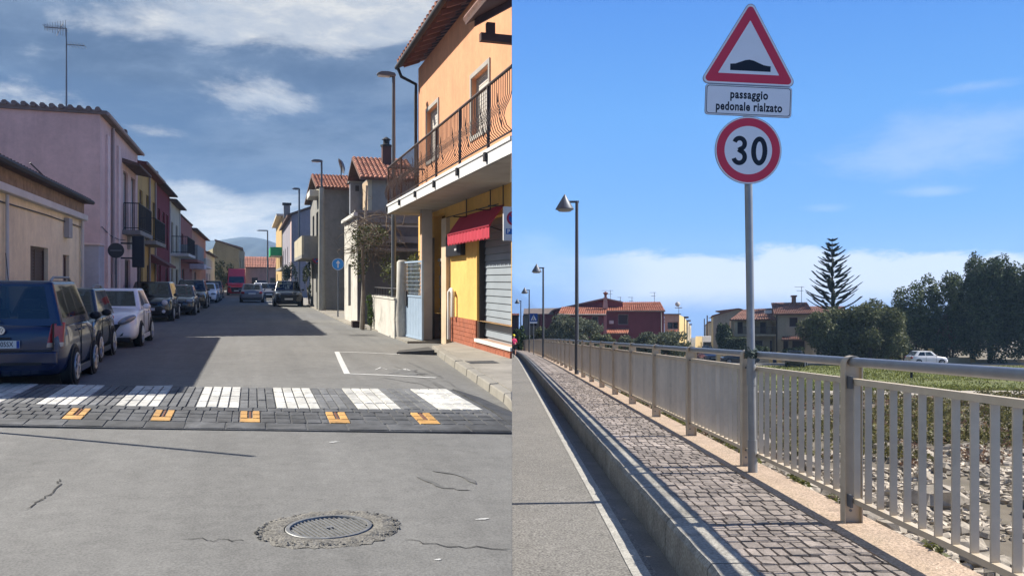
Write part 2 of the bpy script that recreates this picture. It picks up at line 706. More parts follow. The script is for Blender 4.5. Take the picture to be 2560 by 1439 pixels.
def tile_roof(root, fr, e0, e1, r0, r1, n, m, thick=0.12, rows=10, name='roof', under=None, clip=False):
    """sloping roof of half-round tile courses between an eave e0-e1 and a ridge r0-r1"""
    e0, e1, r0, r1 = map(Vector, (e0, e1, r0, r1))
    dn = Vector((0, 0, -thick))
    g = MB(fr)
    g.hexa([e0 + dn, e1 + dn, r1 + dn, r0 + dn, e0, e1, r1, r0])
    slab = g.build(name, under or MATS.get('roof_under') or mat('roof_under', (0.16, 0.09, 0.07)), root, clip=clip)
    step = (e1 - e0) / n
    sr = (r1 - r0) / n
    rad = step.length * 0.44
    alike = (step - sr).length < 1e-4
    first = None
    side = step.normalized()
    for i in range(n):
        if alike and first is not None and not clip:
            o = first.copy()
            CUR.objects.link(o)
            o.parent = slab
            off = fr(e0 + step * i) - fr(e0)
            o.location = off
            continue
        a, b = e0 + step * (i + .5), r0 + sr * (i + .5)
        mb = MB(fr)
        d = b - a
        up = Vector((0, 0, 1))
        vs, fs = [], []
        for k in range(rows):
            t0, t1 = k / rows - (0.03 if k == 0 else 0), (k + 1.12) / rows
            for t, rr, lift in ((t0, rad * 1.08, 0.045), (min(t1, 1.0), rad * .86, 0.0)):
                c = a + d * t + up * (lift * .6)
                for q in range(6):
                    an = math.pi * q / 5
                    vs.append(c + side * (rr * math.cos(an)) + up * (rr * math.sin(an) * .8 + .004))
            o0 = k * 12
            for q in range(5):
                fs.append((o0 + q, o0 + q + 1, o0 + 6 + q + 1, o0 + 6 + q))
            fs.append((o0, o0 + 1, o0 + 2, o0 + 3, o0 + 4, o0 + 5))
        mb.add(vs, fs)
        o = mb.build('roof_tile_row', m, slab, base=Vector(root['_base']), smooth=0.7, clip=clip)
        if first is None:
            first = o
    return slab


GLASS = mat('dark_glass', (0.012, 0.016, 0.02), 0.06, var=0.0, spec=0.6)


def clear_glass():
    m = bpy.data.materials.new('tinted_car_glass')
    m.use_nodes = True
    t = NT(m.node_tree)
    t.n.clear()
    o = t.node('ShaderNodeOutputMaterial')
    tr = t.node('ShaderNodeBsdfTransparent')
    tr.inputs[0].default_value = (.30, .36, .37, 1)
    gl = t.node('ShaderNodeBsdfGlossy')
    gl.inputs['Roughness'].default_value = .03
    lw = t.node('ShaderNodeLayerWeight')
    lw.inputs[0].default_value = .5
    fac = t.math('ADD', t.math('MULTIPLY', t.math('POWER', lw.outputs['Facing'], 4.0), .75), .07)
    ms = t.node('ShaderNodeMixShader')
    t.l.new(fac, ms.inputs[0])
    t.l.new(tr.outputs[0], ms.inputs[1])
    t.l.new(gl.outputs[0], ms.inputs[2])
    t.l.new(ms.outputs[0], o.inputs[0])
    return m


CARGLASS = clear_glass()

# ------------------------------------------------------------------ cars
RUBBER = mat('tyre_rubber', (0.018, 0.018, 0.019), 0.85, var=0.2)
RIM = mat('alloy_rim', (0.42, 0.43, 0.45), 0.35, var=0.05, metal=0.8)
BLACKTRIM = mat('black_plastic_trim', (0.018, 0.018, 0.02), 0.55, var=0.1)
CHROME = mat('chrome', (0.6, 0.62, 0.65), 0.15, var=0, metal=1.0)
LAMPGLASS = mat('clear_lamp_glass', (.17, .19, .22), 0.10, var=0.4, scale=9, spec=0.9, coat=.8)
ROUNDLENS = mat('round_lamp_lens', (.62, .64, .66), .12, var=.15, spec=.8, coat=.6)
REDLENS = mat('red_lamp_lens', (0.38, 0.012, 0.02), 0.15, var=0.1, spec=0.6, coat=.6)
WHITEPLATE = mat('number_plate_white', (0.62, 0.62, 0.60), 0.5, var=0.05)
INK = mat('sign_black_ink', (0.012, 0.016, 0.026), 0.55, var=0)
BLUEBAND = mat('plate_blue_band', (0.01, 0.05, 0.25), 0.5, var=0)


def frame_rot(fr, dx, dy):
    f = (fr((dx, dy, 0)) - fr((0, 0, 0))).normalized()
    r = f.cross(Vector((0, 0, 1))).normalized()
    u = r.cross(f)
    return Matrix((r, f, u)).transposed().to_euler()


STYLES = {
    # L, W, H, belt, hood, windscreen base, roof front, roof rear, rear glass base (fractions of half length), deck
    'hatch': (3.95, 1.72, 1.47, .98, .88, .40, .10, -.62, -.90, .98),
    'mpv': (4.3, 1.76, 1.68, 1.04, .92, .52, .22, -.86, -.96, 1.06),
    'wagon': (4.4, 1.76, 1.52, .98, .88, .42, .12, -.74, -.94, 1.0),
    'sedan': (4.4, 1.74, 1.44, .95, .86, .34, .04, -.42, -.72, .96),
    'suv': (4.35, 1.82, 1.70, 1.08, 1.02, .42, .16, -.78, -.94, 1.06),
    'small': (4.1, 1.78, 1.62, 1.05, .98, .50, .24, -.80, -.95, 1.05),
    'van': (5.2, 2.0, 3.0, 1.22, 1.12, .74, .60, -.97, -.99, 1.3),
}


def car(fr, pos, head, style, pm, name, label, cat='car', group=None, stretch=1.0, lamps='slim', grille='low', rails=False,
        plate=None, rear_detail=False, roof_pm=None, dark_low=False, size=1.0):
    Lc, W, H, belt, hood, wsb, rf, rr, rb, deck = STYLES[style]
    Lc *= stretch
    hl, w = Lc / 2, W / 2
    root = thing(name, label, cat, fr(pos), group, frame_rot(fr, *head))
    root.scale = (size,) * 3
    yF, yR = hl, -hl
    wsb, rf, rr, rb = wsb * hl, rf * hl, rr * hl, rb * hl
    st = [(yF, .36, hood - .30, .70), (yF - .05, .24, hood - .20, .86), (yF - .22, .19, hood - .07, .955), (yF - .55, .17, hood, .99),
          (max(wsb, rf + .1), .17, belt - .01, 1.0), (0.1, .17, belt + .01, 1.0), (rb + .5, .17, belt + .03, .995), (yR + .22, .19, deck, .96),
          (yR + .06, .25, deck - .05, .89), (yR, .36, deck - .2, .80)]
    ring = [(0, 0), (.80, 0), (.93, .07), (.985, .22), (1.0, .48), (.985, .74), (.95, .90), (.88, .985), (.6, 1.02), (0, 1.045)]
    vs, fs = [], []
    m = len(ring)
    full = ring + [(-x, z) for x, z in ring[-2:0:-1]]
    nf = len(full)
    for y, zb, zt, k in st:
        for x, z in full:
            bul = 0.0
            vs.append((x * w * k, y + (bul if y > 0 else -bul), zb + (zt - zb) * z))
    for i in range(len(st) - 1):
        for k in range(nf):
            j = (k + 1) % nf
            fs.append((i * nf + k, i * nf + j, (i + 1) * nf + j, (i + 1) * nf + k))
    fs.append(tuple(range(nf)))
    fs.append(tuple((len(st) - 1) * nf + k for k in range(nf)))
    MB().add(vs, fs).build('body', pm, root, smooth=0.9, sub=1)
    # cabin
    wb, wr = w * .93, w * .74
    if style == 'van':
        wb, wr = w * .97, w * .90
    zb, zt = belt - .05, H
    c8 = [(-wb, rb, zb), (wb, rb, zb), (wb, wsb, zb), (-wb, wsb, zb), (-wr, rr, zt), (wr, rr, zt), (wr, rf, zt), (-wr, rf, zt)]
    spans = {'mpv': ((.10, .36), (.39, .68), (.71, .93)), 'wagon': ((.16, .45), (.48, .73), (.76, .93)), 'van': ((.05, .24),)}.get(style, ((.14, .49), (.53, .84)))
    WT = (.12, .52) if style == 'van' else (.16, .88)
    CV = [Vector(x) for x in c8]
    cab = MB()
    top_ring = []
    for ia, ib, ic, id_, hs in ((0, 1, 5, 4, ((.10, .90),) if style != 'van' else ()), (1, 2, 6, 5, tuple((1 - b_, 1 - a_) for a_, b_ in reversed(spans))), (2, 3, 7, 6, ((.07, .93),)), (3, 0, 4, 7, spans)):
        a_, b_, c_, d_ = CV[ia], CV[ib], CV[ic], CV[id_]
        q_ = lambda s, t: (a_ * (1 - s) + b_ * s) * (1 - t) + (d_ * (1 - s) + c_ * s) * t
        ss = sorted({0.0, 1.0, *[x for h_ in hs for x in h_]})
        ts = [0.0, WT[0], WT[1], 1.0]
        for s0, s1 in zip(ss, ss[1:]):
            for k_, (t0, t1) in enumerate(zip(ts, ts[1:])):
                if k_ == 1 and any(h_[0] - 1e-6 <= s0 and s1 <= h_[1] + 1e-6 for h_ in hs):
                    continue
                cab.add([q_(s0, t0), q_(s1, t0), q_(s1, t1), q_(s0, t1)], [(0, 1, 2, 3)])
        top_ring += [q_(s, 1.0) for s in ss[:-1]]
    cab.poly(top_ring)
    cab.build('roof', roof_pm or pm, root, smooth=0.6, bevel=0.055, segs=3, weld=True)
    st_ = mat('seat_fabric_dark', (.035, .035, .04), .9, var=.2, scale=8)
    for sy in (wsb - 1.15, wsb - 2.0):
        if sy < rb + .35: continue
        for sx in (-1, 1):
            s_ = MB().hexa([(sx * w * .42 - .22, sy - .1, belt - .3), (sx * w * .42 + .22, sy - .1, belt - .3), (sx * w * .42 + .22, sy + .08, belt - .3), (sx * w * .42 - .22, sy + .08, belt - .3),
                            (sx * w * .42 - .2, sy - .22, belt + .18), (sx * w * .42 + .2, sy - .22, belt + .18), (sx * w * .42 + .2, sy - .1, belt + .18), (sx * w * .42 - .2, sy - .1, belt + .18)]).build('seat', st_, root, bevel=.03)
            MB().box((sx * w * .42 - .12, sy - .25, belt + .2), (sx * w * .42 + .12, sy - .15, min(belt + .36, H - .1))).build('head_rest', st_, s_, bevel=.03)

    def pane(name, a, b, c, d, s0, s1, t0, t1, mm=CARGLASS):
        t0, t1 = WT
        s0, s1 = s0 - .006, s1 + .006
        a, b, c, d = map(Vector, (a, b, c, d))
        q = lambda s, t: (a * (1 - s) + b * s) * (1 - t) + (d * (1 - s) + c * s) * t
        p = [q(s0, t0), q(s1, t0), q(s1, t1), q(s0, t1)]
        nn = (p[1] - p[0]).cross(p[3] - p[0]).normalized() * 0.007
        if nn.dot((p[0] + p[2]) / 2 - Vector((0, (wsb + rb) / 2, (zb + zt) / 2))) < 0:
            nn = -nn
        p = [x + nn for x in p]
        return MB().poly([x - nn * .9 for x in p]).build(name, mm, root)
    C = [Vector(x) for x in c8]
    pane('windscreen', C[2], C[3], C[7], C[6], .07, .93, .14, .92)
    if style != 'van':
        pane('rear_window', C[0], C[1], C[5], C[4], .10, .90, .22, .88)
    for sgn in (1, -1):
        a, b, c, d = (C[2], C[1], C[5], C[6]) if sgn > 0 else (C[3], C[0], C[4], C[7])
        for s0, s1 in spans:
            pane('side_window', a, b, c, d, s0, s1, .18, .88)
        # mirror
        MB().ball((sgn * (w + .06), wsb - .25, belt + .03), (.10, .06, .075), 8, 5).build('mirror', BLACKTRIM if style in ('wagon', 'mpv') else pm, root, smooth=1)
        # wheels
        for y in (yF - .78, yR + .72):
            rad = .31 if style not in ('suv', 'van') else .35
            MB().lathe([(rad + .05, -.012), (rad + .05, .012)], (sgn * (w * .985), y, rad), 'x', 20).build('wheel_arch', BLACKTRIM, root)
            t = MB().lathe([(rad * .7, -.1), (rad * .96, -.1), (rad, -.06), (rad, .06), (rad * .96, .1), (rad * .7, .1)], (sgn * (w - .075), y, rad), 'x', 20).build('wheel', RUBBER, root, smooth=.8)
            rm = MB()
            x0 = sgn * (w + .018)
            rm.lathe([(rad * .2, -.012), (rad * .2, .012)], (x0, y, rad), 'x', 10)
            for k in range(7):
                a_ = 2 * math.pi * k / 7
                e1 = (x0, y + rad * .64 * math.cos(a_), rad + rad * .64 * math.sin(a_))
                rm.tube([(x0, y, rad), e1], rad * .085, 5)
            n_ = 20
            ro = [(x0, y + rad * .66 * math.cos(2 * math.pi * k / n_), rad + rad * .66 * math.sin(2 * math.pi * k / n_)) for k in range(n_ + 1)]
            rm.tube(ro, rad * .07, 5, False)
            rm.build('rim', RIM, t)
        # lamps
        hz = hood - .20
        if lamps == 'round':
            MB().lathe([(.115, -.03), (.115, .02), (.09, .045), (.03, .06)], (sgn * w * .70, yF - .03, hz + .0), 'y', 16).build('headlight', ROUNDLENS, root, smooth=.6)
            MB().lathe([(.07, -.03), (.07, .02), (.03, .04)], (sgn * w * .66, yF + .0, .42), 'y', 12).build('fog_lamp', ROUNDLENS, root, smooth=.6)
        elif lamps == 'swept':
            rot = Matrix.Rotation(-sgn * .75, 3, 'Z') @ Matrix.Rotation(sgn * -.35, 3, 'Y')
            MB().ball((sgn * w * .70, yF - .07, hz + .03), (.27, .10, .085), 14, 7, rot).build('headlight', LAMPGLASS, root, smooth=1)
        else:
            rot = Matrix.Rotation(-sgn * .5, 3, 'Z')
            MB().ball((sgn * w * .72, yF - .07, hz + .02), (.20, .09, .085), 12, 6, rot).build('headlight', LAMPGLASS, root, smooth=1)
        # tail lamps
        if rear_detail:
            b_ = MB()
            b_.hexa([(sgn * w * .70, yR - .03, .70), (sgn * w * .93, yR + .12, .70), (sgn * w * .93, yR + .2, .70), (sgn * w * .70, yR + .1, .70),
                     (sgn * w * .76, yR + .02, 1.02), (sgn * w * .955, yR + .14, 1.05), (sgn * w * .955, yR + .24, 1.05), (sgn * w * .76, yR + .12, 1.02)])
            tl = b_.build('tail_lamp', REDLENS, root, bevel=.02)
            b_ = MB()
            b_.hexa([(sgn * w * .695, yR - .035, .66), (sgn * w * .925, yR + .115, .66), (sgn * w * .925, yR + .2, .66), (sgn * w * .70, yR + .1, .66),
                     (sgn * w * .71, yR - .034, .735), (sgn * w * .935, yR + .113, .735), (sgn * w * .935, yR + .2, .735), (sgn * w * .72, yR + .1, .735)])
            b_.build('indicator_lens', mat('indicator_lens', (.55, .42, .33), .2, var=.1, coat=.5), tl, bevel=.012)
        else:
            MB().ball((sgn * w * .76, yR + .03, deck - .18), (.16, .07, .10), 10, 6, Matrix.Rotation(sgn * .5, 3, 'Z')).build('tail_lamp', REDLENS, root, smooth=1)
        # sill strip and door seams
        MB().box((sgn * (w - .02), yR + .95, .17), (sgn * (w + .006), yF - 1.0, .29)).build('sill', BLACKTRIM if dark_low else pm, root, bevel=.01)
        for yy in ((wsb + rb) / 2 + .05, max(rb + .55, yR + 1.05)):
            MB().box((sgn * (w * .99), yy, belt - .17), (sgn * (w + .022), yy + .17, belt - .14)).build('door_handle', pm, root, bevel=.006)
        for yy in (wsb - .18, (wsb + rb) / 2, ):
            MB().box((sgn * (w * .99), yy - .006, .34), (sgn * (w + .004), yy + .006, belt - .08)).build('door_gap', BLACKTRIM, root)
    # front end
    g = MB()
    if grille == 'wide':
        g.hexa([(-w * .50, yF + .03, .34), (w * .50, yF + .03, .34), (w * .50, yF - .05, .34), (-w * .50, yF - .05, .34),
                (-w * .62, yF + .0, hood - .22), (w * .62, yF + .0, hood - .22), (w * .62, yF - .1, hood - .22), (-w * .62, yF - .1, hood - .22)])
    elif grille == 'fish':
        g.hexa([(-w * .36, yF + .055, .36), (w * .36, yF + .055, .36), (w * .36, yF - .1, .36), (-w * .36, yF - .1, .36),
                (-w * .55, yF + .03, .60), (w * .55, yF + .03, .60), (w * .55, yF - .1, .60), (-w * .55, yF - .1, .60)])
        for sgn in (1, -1):
            g.hexa([(sgn * w * .50, yF + .0, .30), (sgn * w * .80, yF - .08, .36), (sgn * w * .80, yF - .2, .36), (sgn * w * .50, yF - .1, .30),
                    (sgn * w * .58, yF + .0, .38), (sgn * w * .86, yF - .09, .50), (sgn * w * .86, yF - .2, .50), (sgn * w * .58, yF - .1, .38)])
    else:
        g.box((-w * .55, yF - .1, .30), (w * .55, yF + .045, .48))
        g.box((-w * .40, yF - .1, hood - .30), (w * .40, yF + .03, hood - .22))
    g.build('grille', BLACKTRIM, root, bevel=.015)
    MB().box((-w * .8, yF - .6, .16), (w * .8, yF - .02, .27)).build('front_lip', BLACKTRIM, root, bevel=.02)
    p = MB().box((-.26, yF + .04, .46), (.26, yF + .062, .57)).build('number_plate', WHITEPLATE, root)
    # rear end
    MB().box((-w * .86, yR - .035, .40), (w * .86, yR + .1, .60)).build('bumper', BLACKTRIM if dark_low else pm, root, bevel=.03)
    p = MB().box((-.26, yR - .062, .66), (.26, yR - .04, .775)).build('number_plate', WHITEPLATE, root)
    if plate:
        vs_, fs_ = text_mesh(plate, .105, .0015, .74, 1.02)
        MB().add([(x + .012, yR - .0635, .7175 + y) for x, y in vs_], fs_).build('plate_lettering', INK, p)
        for sx in (-1, 1):
            MB().box((sx * .238 - .02, yR - .0635, .662), (sx * .238 + .02, yR - .0622, .773)).build('plate_band', BLUEBAND, p)
        # round badge above the plate
        cz = .93
        MB().lathe([(.062, -.012), (.062, .0), (.05, .004)], (0, yR - .035, cz), 'y', 18).build('badge', CHROME, root, smooth=.5)
        s_ = MB()
        for pts in (((-.04, .03), (-.015, -.035), (0, .0), (.015, -.035), (.04, .03)), ((-.018, .042), (0, .012), (.018, .042))):
            s_.tube([(x, yR - .046, cz + z) for x, z in pts], .006, 5)
        s_.build('badge_emblem', BLACKTRIM, root)
        # horizontal boot crease and bumper insert
        MB().box((-w * .62, yR - .05, .40), (w * .62, yR - .038, .44)).build('bumper_insert', BLACKTRIM, root)
        sm = MB()
        for sgn in (1, -1):
            sm.box((sgn * w * .80 - .006, yR - .025, .62), (sgn * w * .80 + .006, yR + .1, 1.03))
        sm.box((-w * .80, yR - .052, .612), (w * .80, yR - .02, .622))
        sm.build('tailgate_gap', BLACKTRIM, root)
        MB().tube([(.0, yR - .02, belt + .03), (-.42, yR + .03, belt + .10)], .012, 5).build('rear_wiper', BLACKTRIM, root)
        MB().box((-.13, yR - .065, .80), (.13, yR - .03, .825)).build('boot_handle', BLACKTRIM, root, bevel=.005)
        MB().tube([(.02, rr + .12, H), (.02, rr - .02, H + .42)], .006, 5).build('aerial', BLACKTRIM, root)
        # seats and head rests seen as dark shapes through the glass are left to the tint
    if rails:
        for sgn in (1, -1):
            x = sgn * wr * .93
            MB().tube([(x, rf - .12, H - .01), (x, rf - .3, H + .055), (x, rr + .3, H + .055), (x, rr + .08, H - .01)], .022, 6).build('roof_rail', mat('roof_rail_grey', (.2, .2, .21), .4, metal=.5), root, smooth=1)
    return root


# ------------------------------------------------------------------ foliage helpers
def leaf_cloud(mb, blobs, n, size, flat=0.0, shell=0.35):
    """many small leaf-shaped faces scattered through the blobs"""
    vol = [b[1][0] * b[1][1] * b[1][2] for b in blobs]
    tot = sum(vol)
    for (c, r), v in zip(blobs, vol):
        for _ in range(max(6, int(n * v / tot))):
            d = Vector((rnd.gauss(0, 1), rnd.gauss(0, 1), rnd.gauss(0, 1))).normalized()
            k = (shell + (1 - shell) * rnd.random()) ** 0.6
            p = Vector((c[0] + d.x * r[0] * k, c[1] + d.y * r[1] * k, c[2] + d.z * r[2] * k))
            a = Vector((rnd.gauss(0, 1), rnd.gauss(0, 1), rnd.gauss(0, 1) * (1 - flat))).normalized()
            b = a.cross(Vector((rnd.gauss(0, 1), rnd.gauss(0, 1), rnd.gauss(0, 1)))).normalized()
            s = size * rnd.uniform(.55, 1.35)
            mb.add([p - a * s, p + b * s * .45, p + a * s, p - b * s * .45], [(0, 1, 2, 3)])
    return mb


def tree(fr, base, name, label, cat, crown, n, size, lm, trunk_h, trunk_r, limbs=5, bark=None, group=None, crown_name='crown', kind_label=None):
    """base (x, y, z) in frame; crown: list of ((dx,dy,z),(rx,ry,rz)) relative to the base"""
    root = thing(name, label, cat, fr(base), group)
    bark = bark or mat('bark', (.09, .07, .055), .95, var=.3, scale=3)
    t = MB(fr)
    x, y, z = base
    lean = rnd.uniform(-.2, .2)
    top = (x + lean, y, z + trunk_h)
    t.tube([(x, y, z - .15), (x + lean * .3, y, z + trunk_h * .4), top], [trunk_r * 1.25, trunk_r, trunk_r * .7], 8)
    for k in range(limbs):
        c, r = crown[k % len(crown)]
        e = (x + c[0], y + c[1], z + c[2])
        mid = ((top[0] + e[0]) / 2, (top[1] + e[1]) / 2, (top[2] * .6 + e[2] * .4))
        t.tube([(top[0], top[1], top[2] - .2), mid, e], [trunk_r * .55, trunk_r * .35, trunk_r * .12], 6)
    t.build('trunk', bark, root, smooth=1)
    mb = MB(fr)
    leaf_cloud(mb, [((x + c[0], y + c[1], z + c[2]), r) for c, r in crown], n, size)
    mb.build(crown_name, lm, root)
    return root


def blob_crown(w, d, z0, z1, n, seed, top_bias=0.0):
    """an uneven crown: n sub-clumps inside an ellipsoid w x d from z0 to z1"""
    r = random.Random(seed)
    out = []
    zc, hz = (z0 + z1) / 2, (z1 - z0) / 2
    for _ in range(n):
        while True:
            p = (r.uniform(-1, 1), r.uniform(-1, 1), r.uniform(-1, 1))
            if p[0] ** 4 + p[1] ** 2 + abs(p[2]) ** 3.4 < 1:
                break
        k = r.uniform(.24, .42)
        out.append(((p[0] * w * .5 * (1 - k * .5), p[1] * d * .5 * (1 - k * .5), zc + p[2] * hz * (1 - k * .6)), (w * .5 * k, d * .5 * k, hz * k * 1.05)))
    return out


# ------------------------------------------------------------------ lamps with a flat cobra head (street)
GALV = mat('galvanised_steel', (.12, .13, .145), .5, var=.15, metal=.1)


def street_lamp(u, v, top, head_len, label, group, r0=.07, r1=.045, m=None, side=-1, thick=None):
    root = thing('street_lamp', label, 'street lamp', L((u, v, 0)), group)
    m = m or GALV
    if thick:
        MB(L).tube([(u, v, -.05), (u, v, thick[0])], [thick[1], thick[1] * .72], 14).build('concrete_mast', mat('mast_concrete', (.34, .33, .28), .9, stain=.25), root, smooth=1)
        MB(L).tube([(u, v, thick[0] - .3), (u, v, top)], [r1, r1 * .8], 10).build('pole', m, root, smooth=1)
    else:
        MB(L).tube([(u, v, -.05), (u, v, 1.2), (u, v, top)], [r0, r0, r1], 12).build('pole', m, root, smooth=1)
        MB(L).lathe([(r0 + .05, 0), (r0 + .05, .03), (r0 + .005, .05), (r0 + .005, .1)], (u, v, 0), 'z', 14).build('foot', m, root)
    mb = MB(L)
    pts = [(0.06, 0), (.02, .07), (-.15, .10), (-head_len * .75, .09), (-head_len, .03), (-head_len * .98, -.01), (-.2, -.03), (0.04, -.03)]
    mb.extrude([(u - side * x, v - .11, top + z) for x, z in pts], (0, .22, 0))
    mb.build('lamp_head', m, root, bevel=.03, smooth=.8)
    MB(L).box((u + side * head_len * .25, v - .08, top - .045), (u + side * head_len * .92, v + .08, top - .012)).build('lamp_glass', mat('lamp_diffuser', (.5, .5, .47), .3), root)
    return root

# ================================================================== THE STREET
CUR = STREET
ORIGIN = Vector((0, 0, 0))
ASPHALT = mat('asphalt_old', (.158, .153, .141), .92, var=.10, scale=.55, bump=.35, bscale=150, speck=.22, sscale=75, mottle=.14, track=.13, stain=.34, stain_col=(.10, .098, .094), stscale=.45)


def structure(o):
    o['kind'] = 'structure'
    return o


# ground sheet of the town side, its embankment face at x = 0
g = MB(L)
far_v, near_v = 1250.0, -12.0
xz = lambda v: v * sT / cT            # u where x = 0
g.add([(xz(near_v), near_v, -.02), (xz(far_v), far_v, -.02), (-420, far_v, -.02), (-200, near_v, -.02)], [(0, 1, 2, 3)])
structure(g.build('ground', mat('town_earth', (.14, .125, .10), .95, var=.25, scale=.2)))
g = MB(L)
n_ = 40
for i in range(n_):
    v0, v1 = near_v + (220 - near_v) * i / n_, near_v + (220 - near_v) * (i + 1) / n_
    g.add([(xz(v0), v0, -.022), (xz(v1), v1, -.022), (xz(v1), v1, -9), (xz(v0), v0, -9)], [(0, 1, 2, 3)])
structure(g.build('embankment', mat('embankment_concrete', (.3, .29, .27), .9, stain=.3)))

# road sheet with a slight crown
g = MB(L)
us = [-4.0, -3, -2, -1, 0, 1, 2, 3, 3.9, 4.75]
crown = lambda u: .03 * (1 - min(1, abs(u) / 4) ** 2)
vs_ = [-10, -2, 2, 4, 6, 8, 10, 12, 15, 20, 30, 45, 70, 110, 190]
pts = [(u, v, crown(u) - .012) for v in vs_ for u in us]
nu = len(us)
g.add(pts, [(i * nu + k, i * nu + k + 1, (i + 1) * nu + k + 1, (i + 1) * nu + k) for i in range(len(vs_) - 1) for k in range(nu - 1)])
# wider apron near the eye, reaching the embankment
g.add([(-7.5, -10, -.014), (-4.0, -10, -.012 + crown(-4)), (-4.0, 6.5, -.012 + crown(-4)), (-7.5, 6.5, -.014)], [(0, 1, 2, 3)])
road = structure(g.build('road', ASPHALT, clip='street', smooth=1.0))
road['_base'] = (0, 0, 0)

# cracks: thin dark grooves filled with dirt
CRACK = mat('crack_dirt', (.045, .043, .04), .95, var=.2)


def ground_strip(pix, half, z, name, m, parent, seed=1, jitter=0.0, n=1, taper=True):
    """a thin strip on the street along picture-traced ground points"""
    r = random.Random(seed)
    P_ = [Lg(*p, z) for p in pix]
    pts = []
    for a, b in zip(P_, P_[1:]):
        for k in range(n):
            t = k / n
            pts.append((a[0] + (b[0] - a[0]) * t + r.uniform(-jitter, jitter), a[1] + (b[1] - a[1]) * t + r.uniform(-jitter, jitter) * 1.6))
    pts.append(P_[-1])
    mb = MB(L)
    vv, ff = [], []
    for i, p in enumerate(pts):
        q = pts[min(i + 1, len(pts) - 1)]
        o = pts[max(i - 1, 0)]
        d = Vector((q[0] - o[0], q[1] - o[1])).normalized()
        nrm = Vector((-d.y, d.x))
        h = half * (r.uniform(.6, 1.3) if jitter else 1)
        if taper and i in (0, len(pts) - 1):
            h *= .2
        for s in (1, -1):
            uu, vv_ = p[0] + nrm.x * h * s, p[1] + nrm.y * h * s
            vv.append((uu, vv_, crown(uu) - .012 + z))
    for i in range(len(pts) - 1):
        ff.append((2 * i, 2 * i + 1, 2 * i + 3, 2 * i + 2))
    mb.add(vv, ff)
    return mb.build(name, m, parent, base=ORIGIN, clip='street')


for sd, (pix, hf) in enumerate([(([(152, 1200), (146, 1215), (125, 1240), (108, 1247), (85, 1262), (66, 1275)]), .006),
                                (([(455, 1350), (540, 1356), (610, 1358)]), .004),
                                (([(1010, 1356), (1120, 1370), (1275, 1376)]), .005),
                                (([(520, 910), (590, 912), (640, 910)]), .005),
                                (([(590, 840), (660, 842), (780, 846)]), .008)]):
    ground_strip(pix, hf, .004, 'crack', CRACK, road, sd + 3, .02, 6)

# old asphalt patches and worn paint specks
PATCHM = mat('asphalt_patch', (.128, .126, .12), .95, var=.2, mottle=.3, scale=3, speck=.3, sscale=160)
PALE = mat('worn_white_paint', (.52, .51, .48), .8, var=.15, scale=14, stain=.35, stain_col=(.2, .19, .18), stscale=9)


def disc_patch(px, py, ru, rv, name, m, parent, z=.004, n=22, jit=.25, seed=4):
    r = random.Random(seed)
    u, v = Lg(px, py, z)
    ring = []
    for k in range(n):
        a = 2 * math.pi * k / n
        q = 1 + r.uniform(-jit, jit)
        ring.append((u + ru * q * math.cos(a), v + rv * q * math.sin(a), crown(u) - .012 + z))
    return MB(L).poly(ring).build(name, m, parent, base=ORIGIN, clip='street')


disc_patch(1206, 1301, .045, .015, 'paint_speck', PALE, road, seed=1)
disc_patch(835, 1108, .05, .018, 'paint_speck', PALE, road, seed=2)
disc_patch(1095, 1404, .018, .012, 'paint_speck', PALE, road, seed=3)
disc_patch(1010, 930, .30, .5, 'asphalt_patch', PATCHM, road, seed=7, jit=.5)

# faint dark tyre marks sweeping towards the kerb
TYRE = mat('tyre_mark', (.118, .115, .108), .95, var=.2, mottle=.35)
for k, pix in enumerate([[(985, 915), (1060, 940), (1120, 985)], [(1005, 925), (1085, 955), (1150, 990)], [(960, 945), (1050, 960), (1130, 988)], [(1020, 905), (1100, 940), (1165, 985)], [(1040, 1195), (1110, 1222), (1175, 1228)], [(1080, 1180), (1150, 1190), (1190, 1212)]]):
    ground_strip(pix, .018 + .008 * (k % 2), .0035 + .0003 * k, 'tyre_mark', TYRE, road, 30 + k, .012, 5)

# painted parking bay and stop line
ground_strip([(842, 880), (853, 905), (868, 936)], .05, .005, 'road_marking', PALE, road, taper=False)
ground_strip([(842, 880), (920, 882), (1000, 885)], .04, .005, 'road_marking', PALE, road, taper=False)
ground_strip([(864, 935), (960, 938), (1090, 944)], .045, .0055, 'road_marking', PALE, road, taper=False)
ground_strip([(938, 925), (952, 919), (968, 924)], .05, .005, 'road_marking', PALE, road)
ground_strip([(995, 924), (1010, 922), (1026, 926)], .05, .005, 'road_marking', PALE, road)
ground_strip([(345, 968), (390, 967), (432, 966)], .05, .005, 'road_marking', PALE, road, taper=False)

# ------------------------------------------------------------------ pavements
PAVE = mat('pavement_concrete', (.26, .235, .195), .92, var=.2, scale=1.3, bump=.3, bscale=60, stain=.45, stain_col=(.12, .11, .09), stscale=1.6, speck=.15, sscale=90)
KERB = mat('kerb_concrete', (.24, .22, .185), .9, var=.15, scale=2, bump=.3, bscale=60, stain=.35, stain_col=(.15, .14, .12), stscale=2.5)


def slab(pts, z0, z1, name, m, clip=None, bevel=0.0):
    mb = MB(L)
    mb.extrude([(u, v, z0) for u, v in pts], (0, 0, z1 - z0))
    return mb


structure(slab([(-4.7, 5), (-4.0, 5), (-4.0, 190), (-4.7, 190)], -.05, .11, 'p', PAVE).build('pavement', PAVE))
structure(slab([(3.9, 24.5), (4.9, 24.5), (3.9, 120), (3.35, 120), (3.25, 30)], -.05, .035, 'p', PAVE).build('pavement', PAVE))
kl = [(3.86, 18.6), (3.62, 16.2), (3.38, 13.5), (3.10, 10.4), (2.62, 7.5), (1.9, 5.0), (.5, 1.5)]
back = [(4.8, 1.0), (4.8, 19.6)]
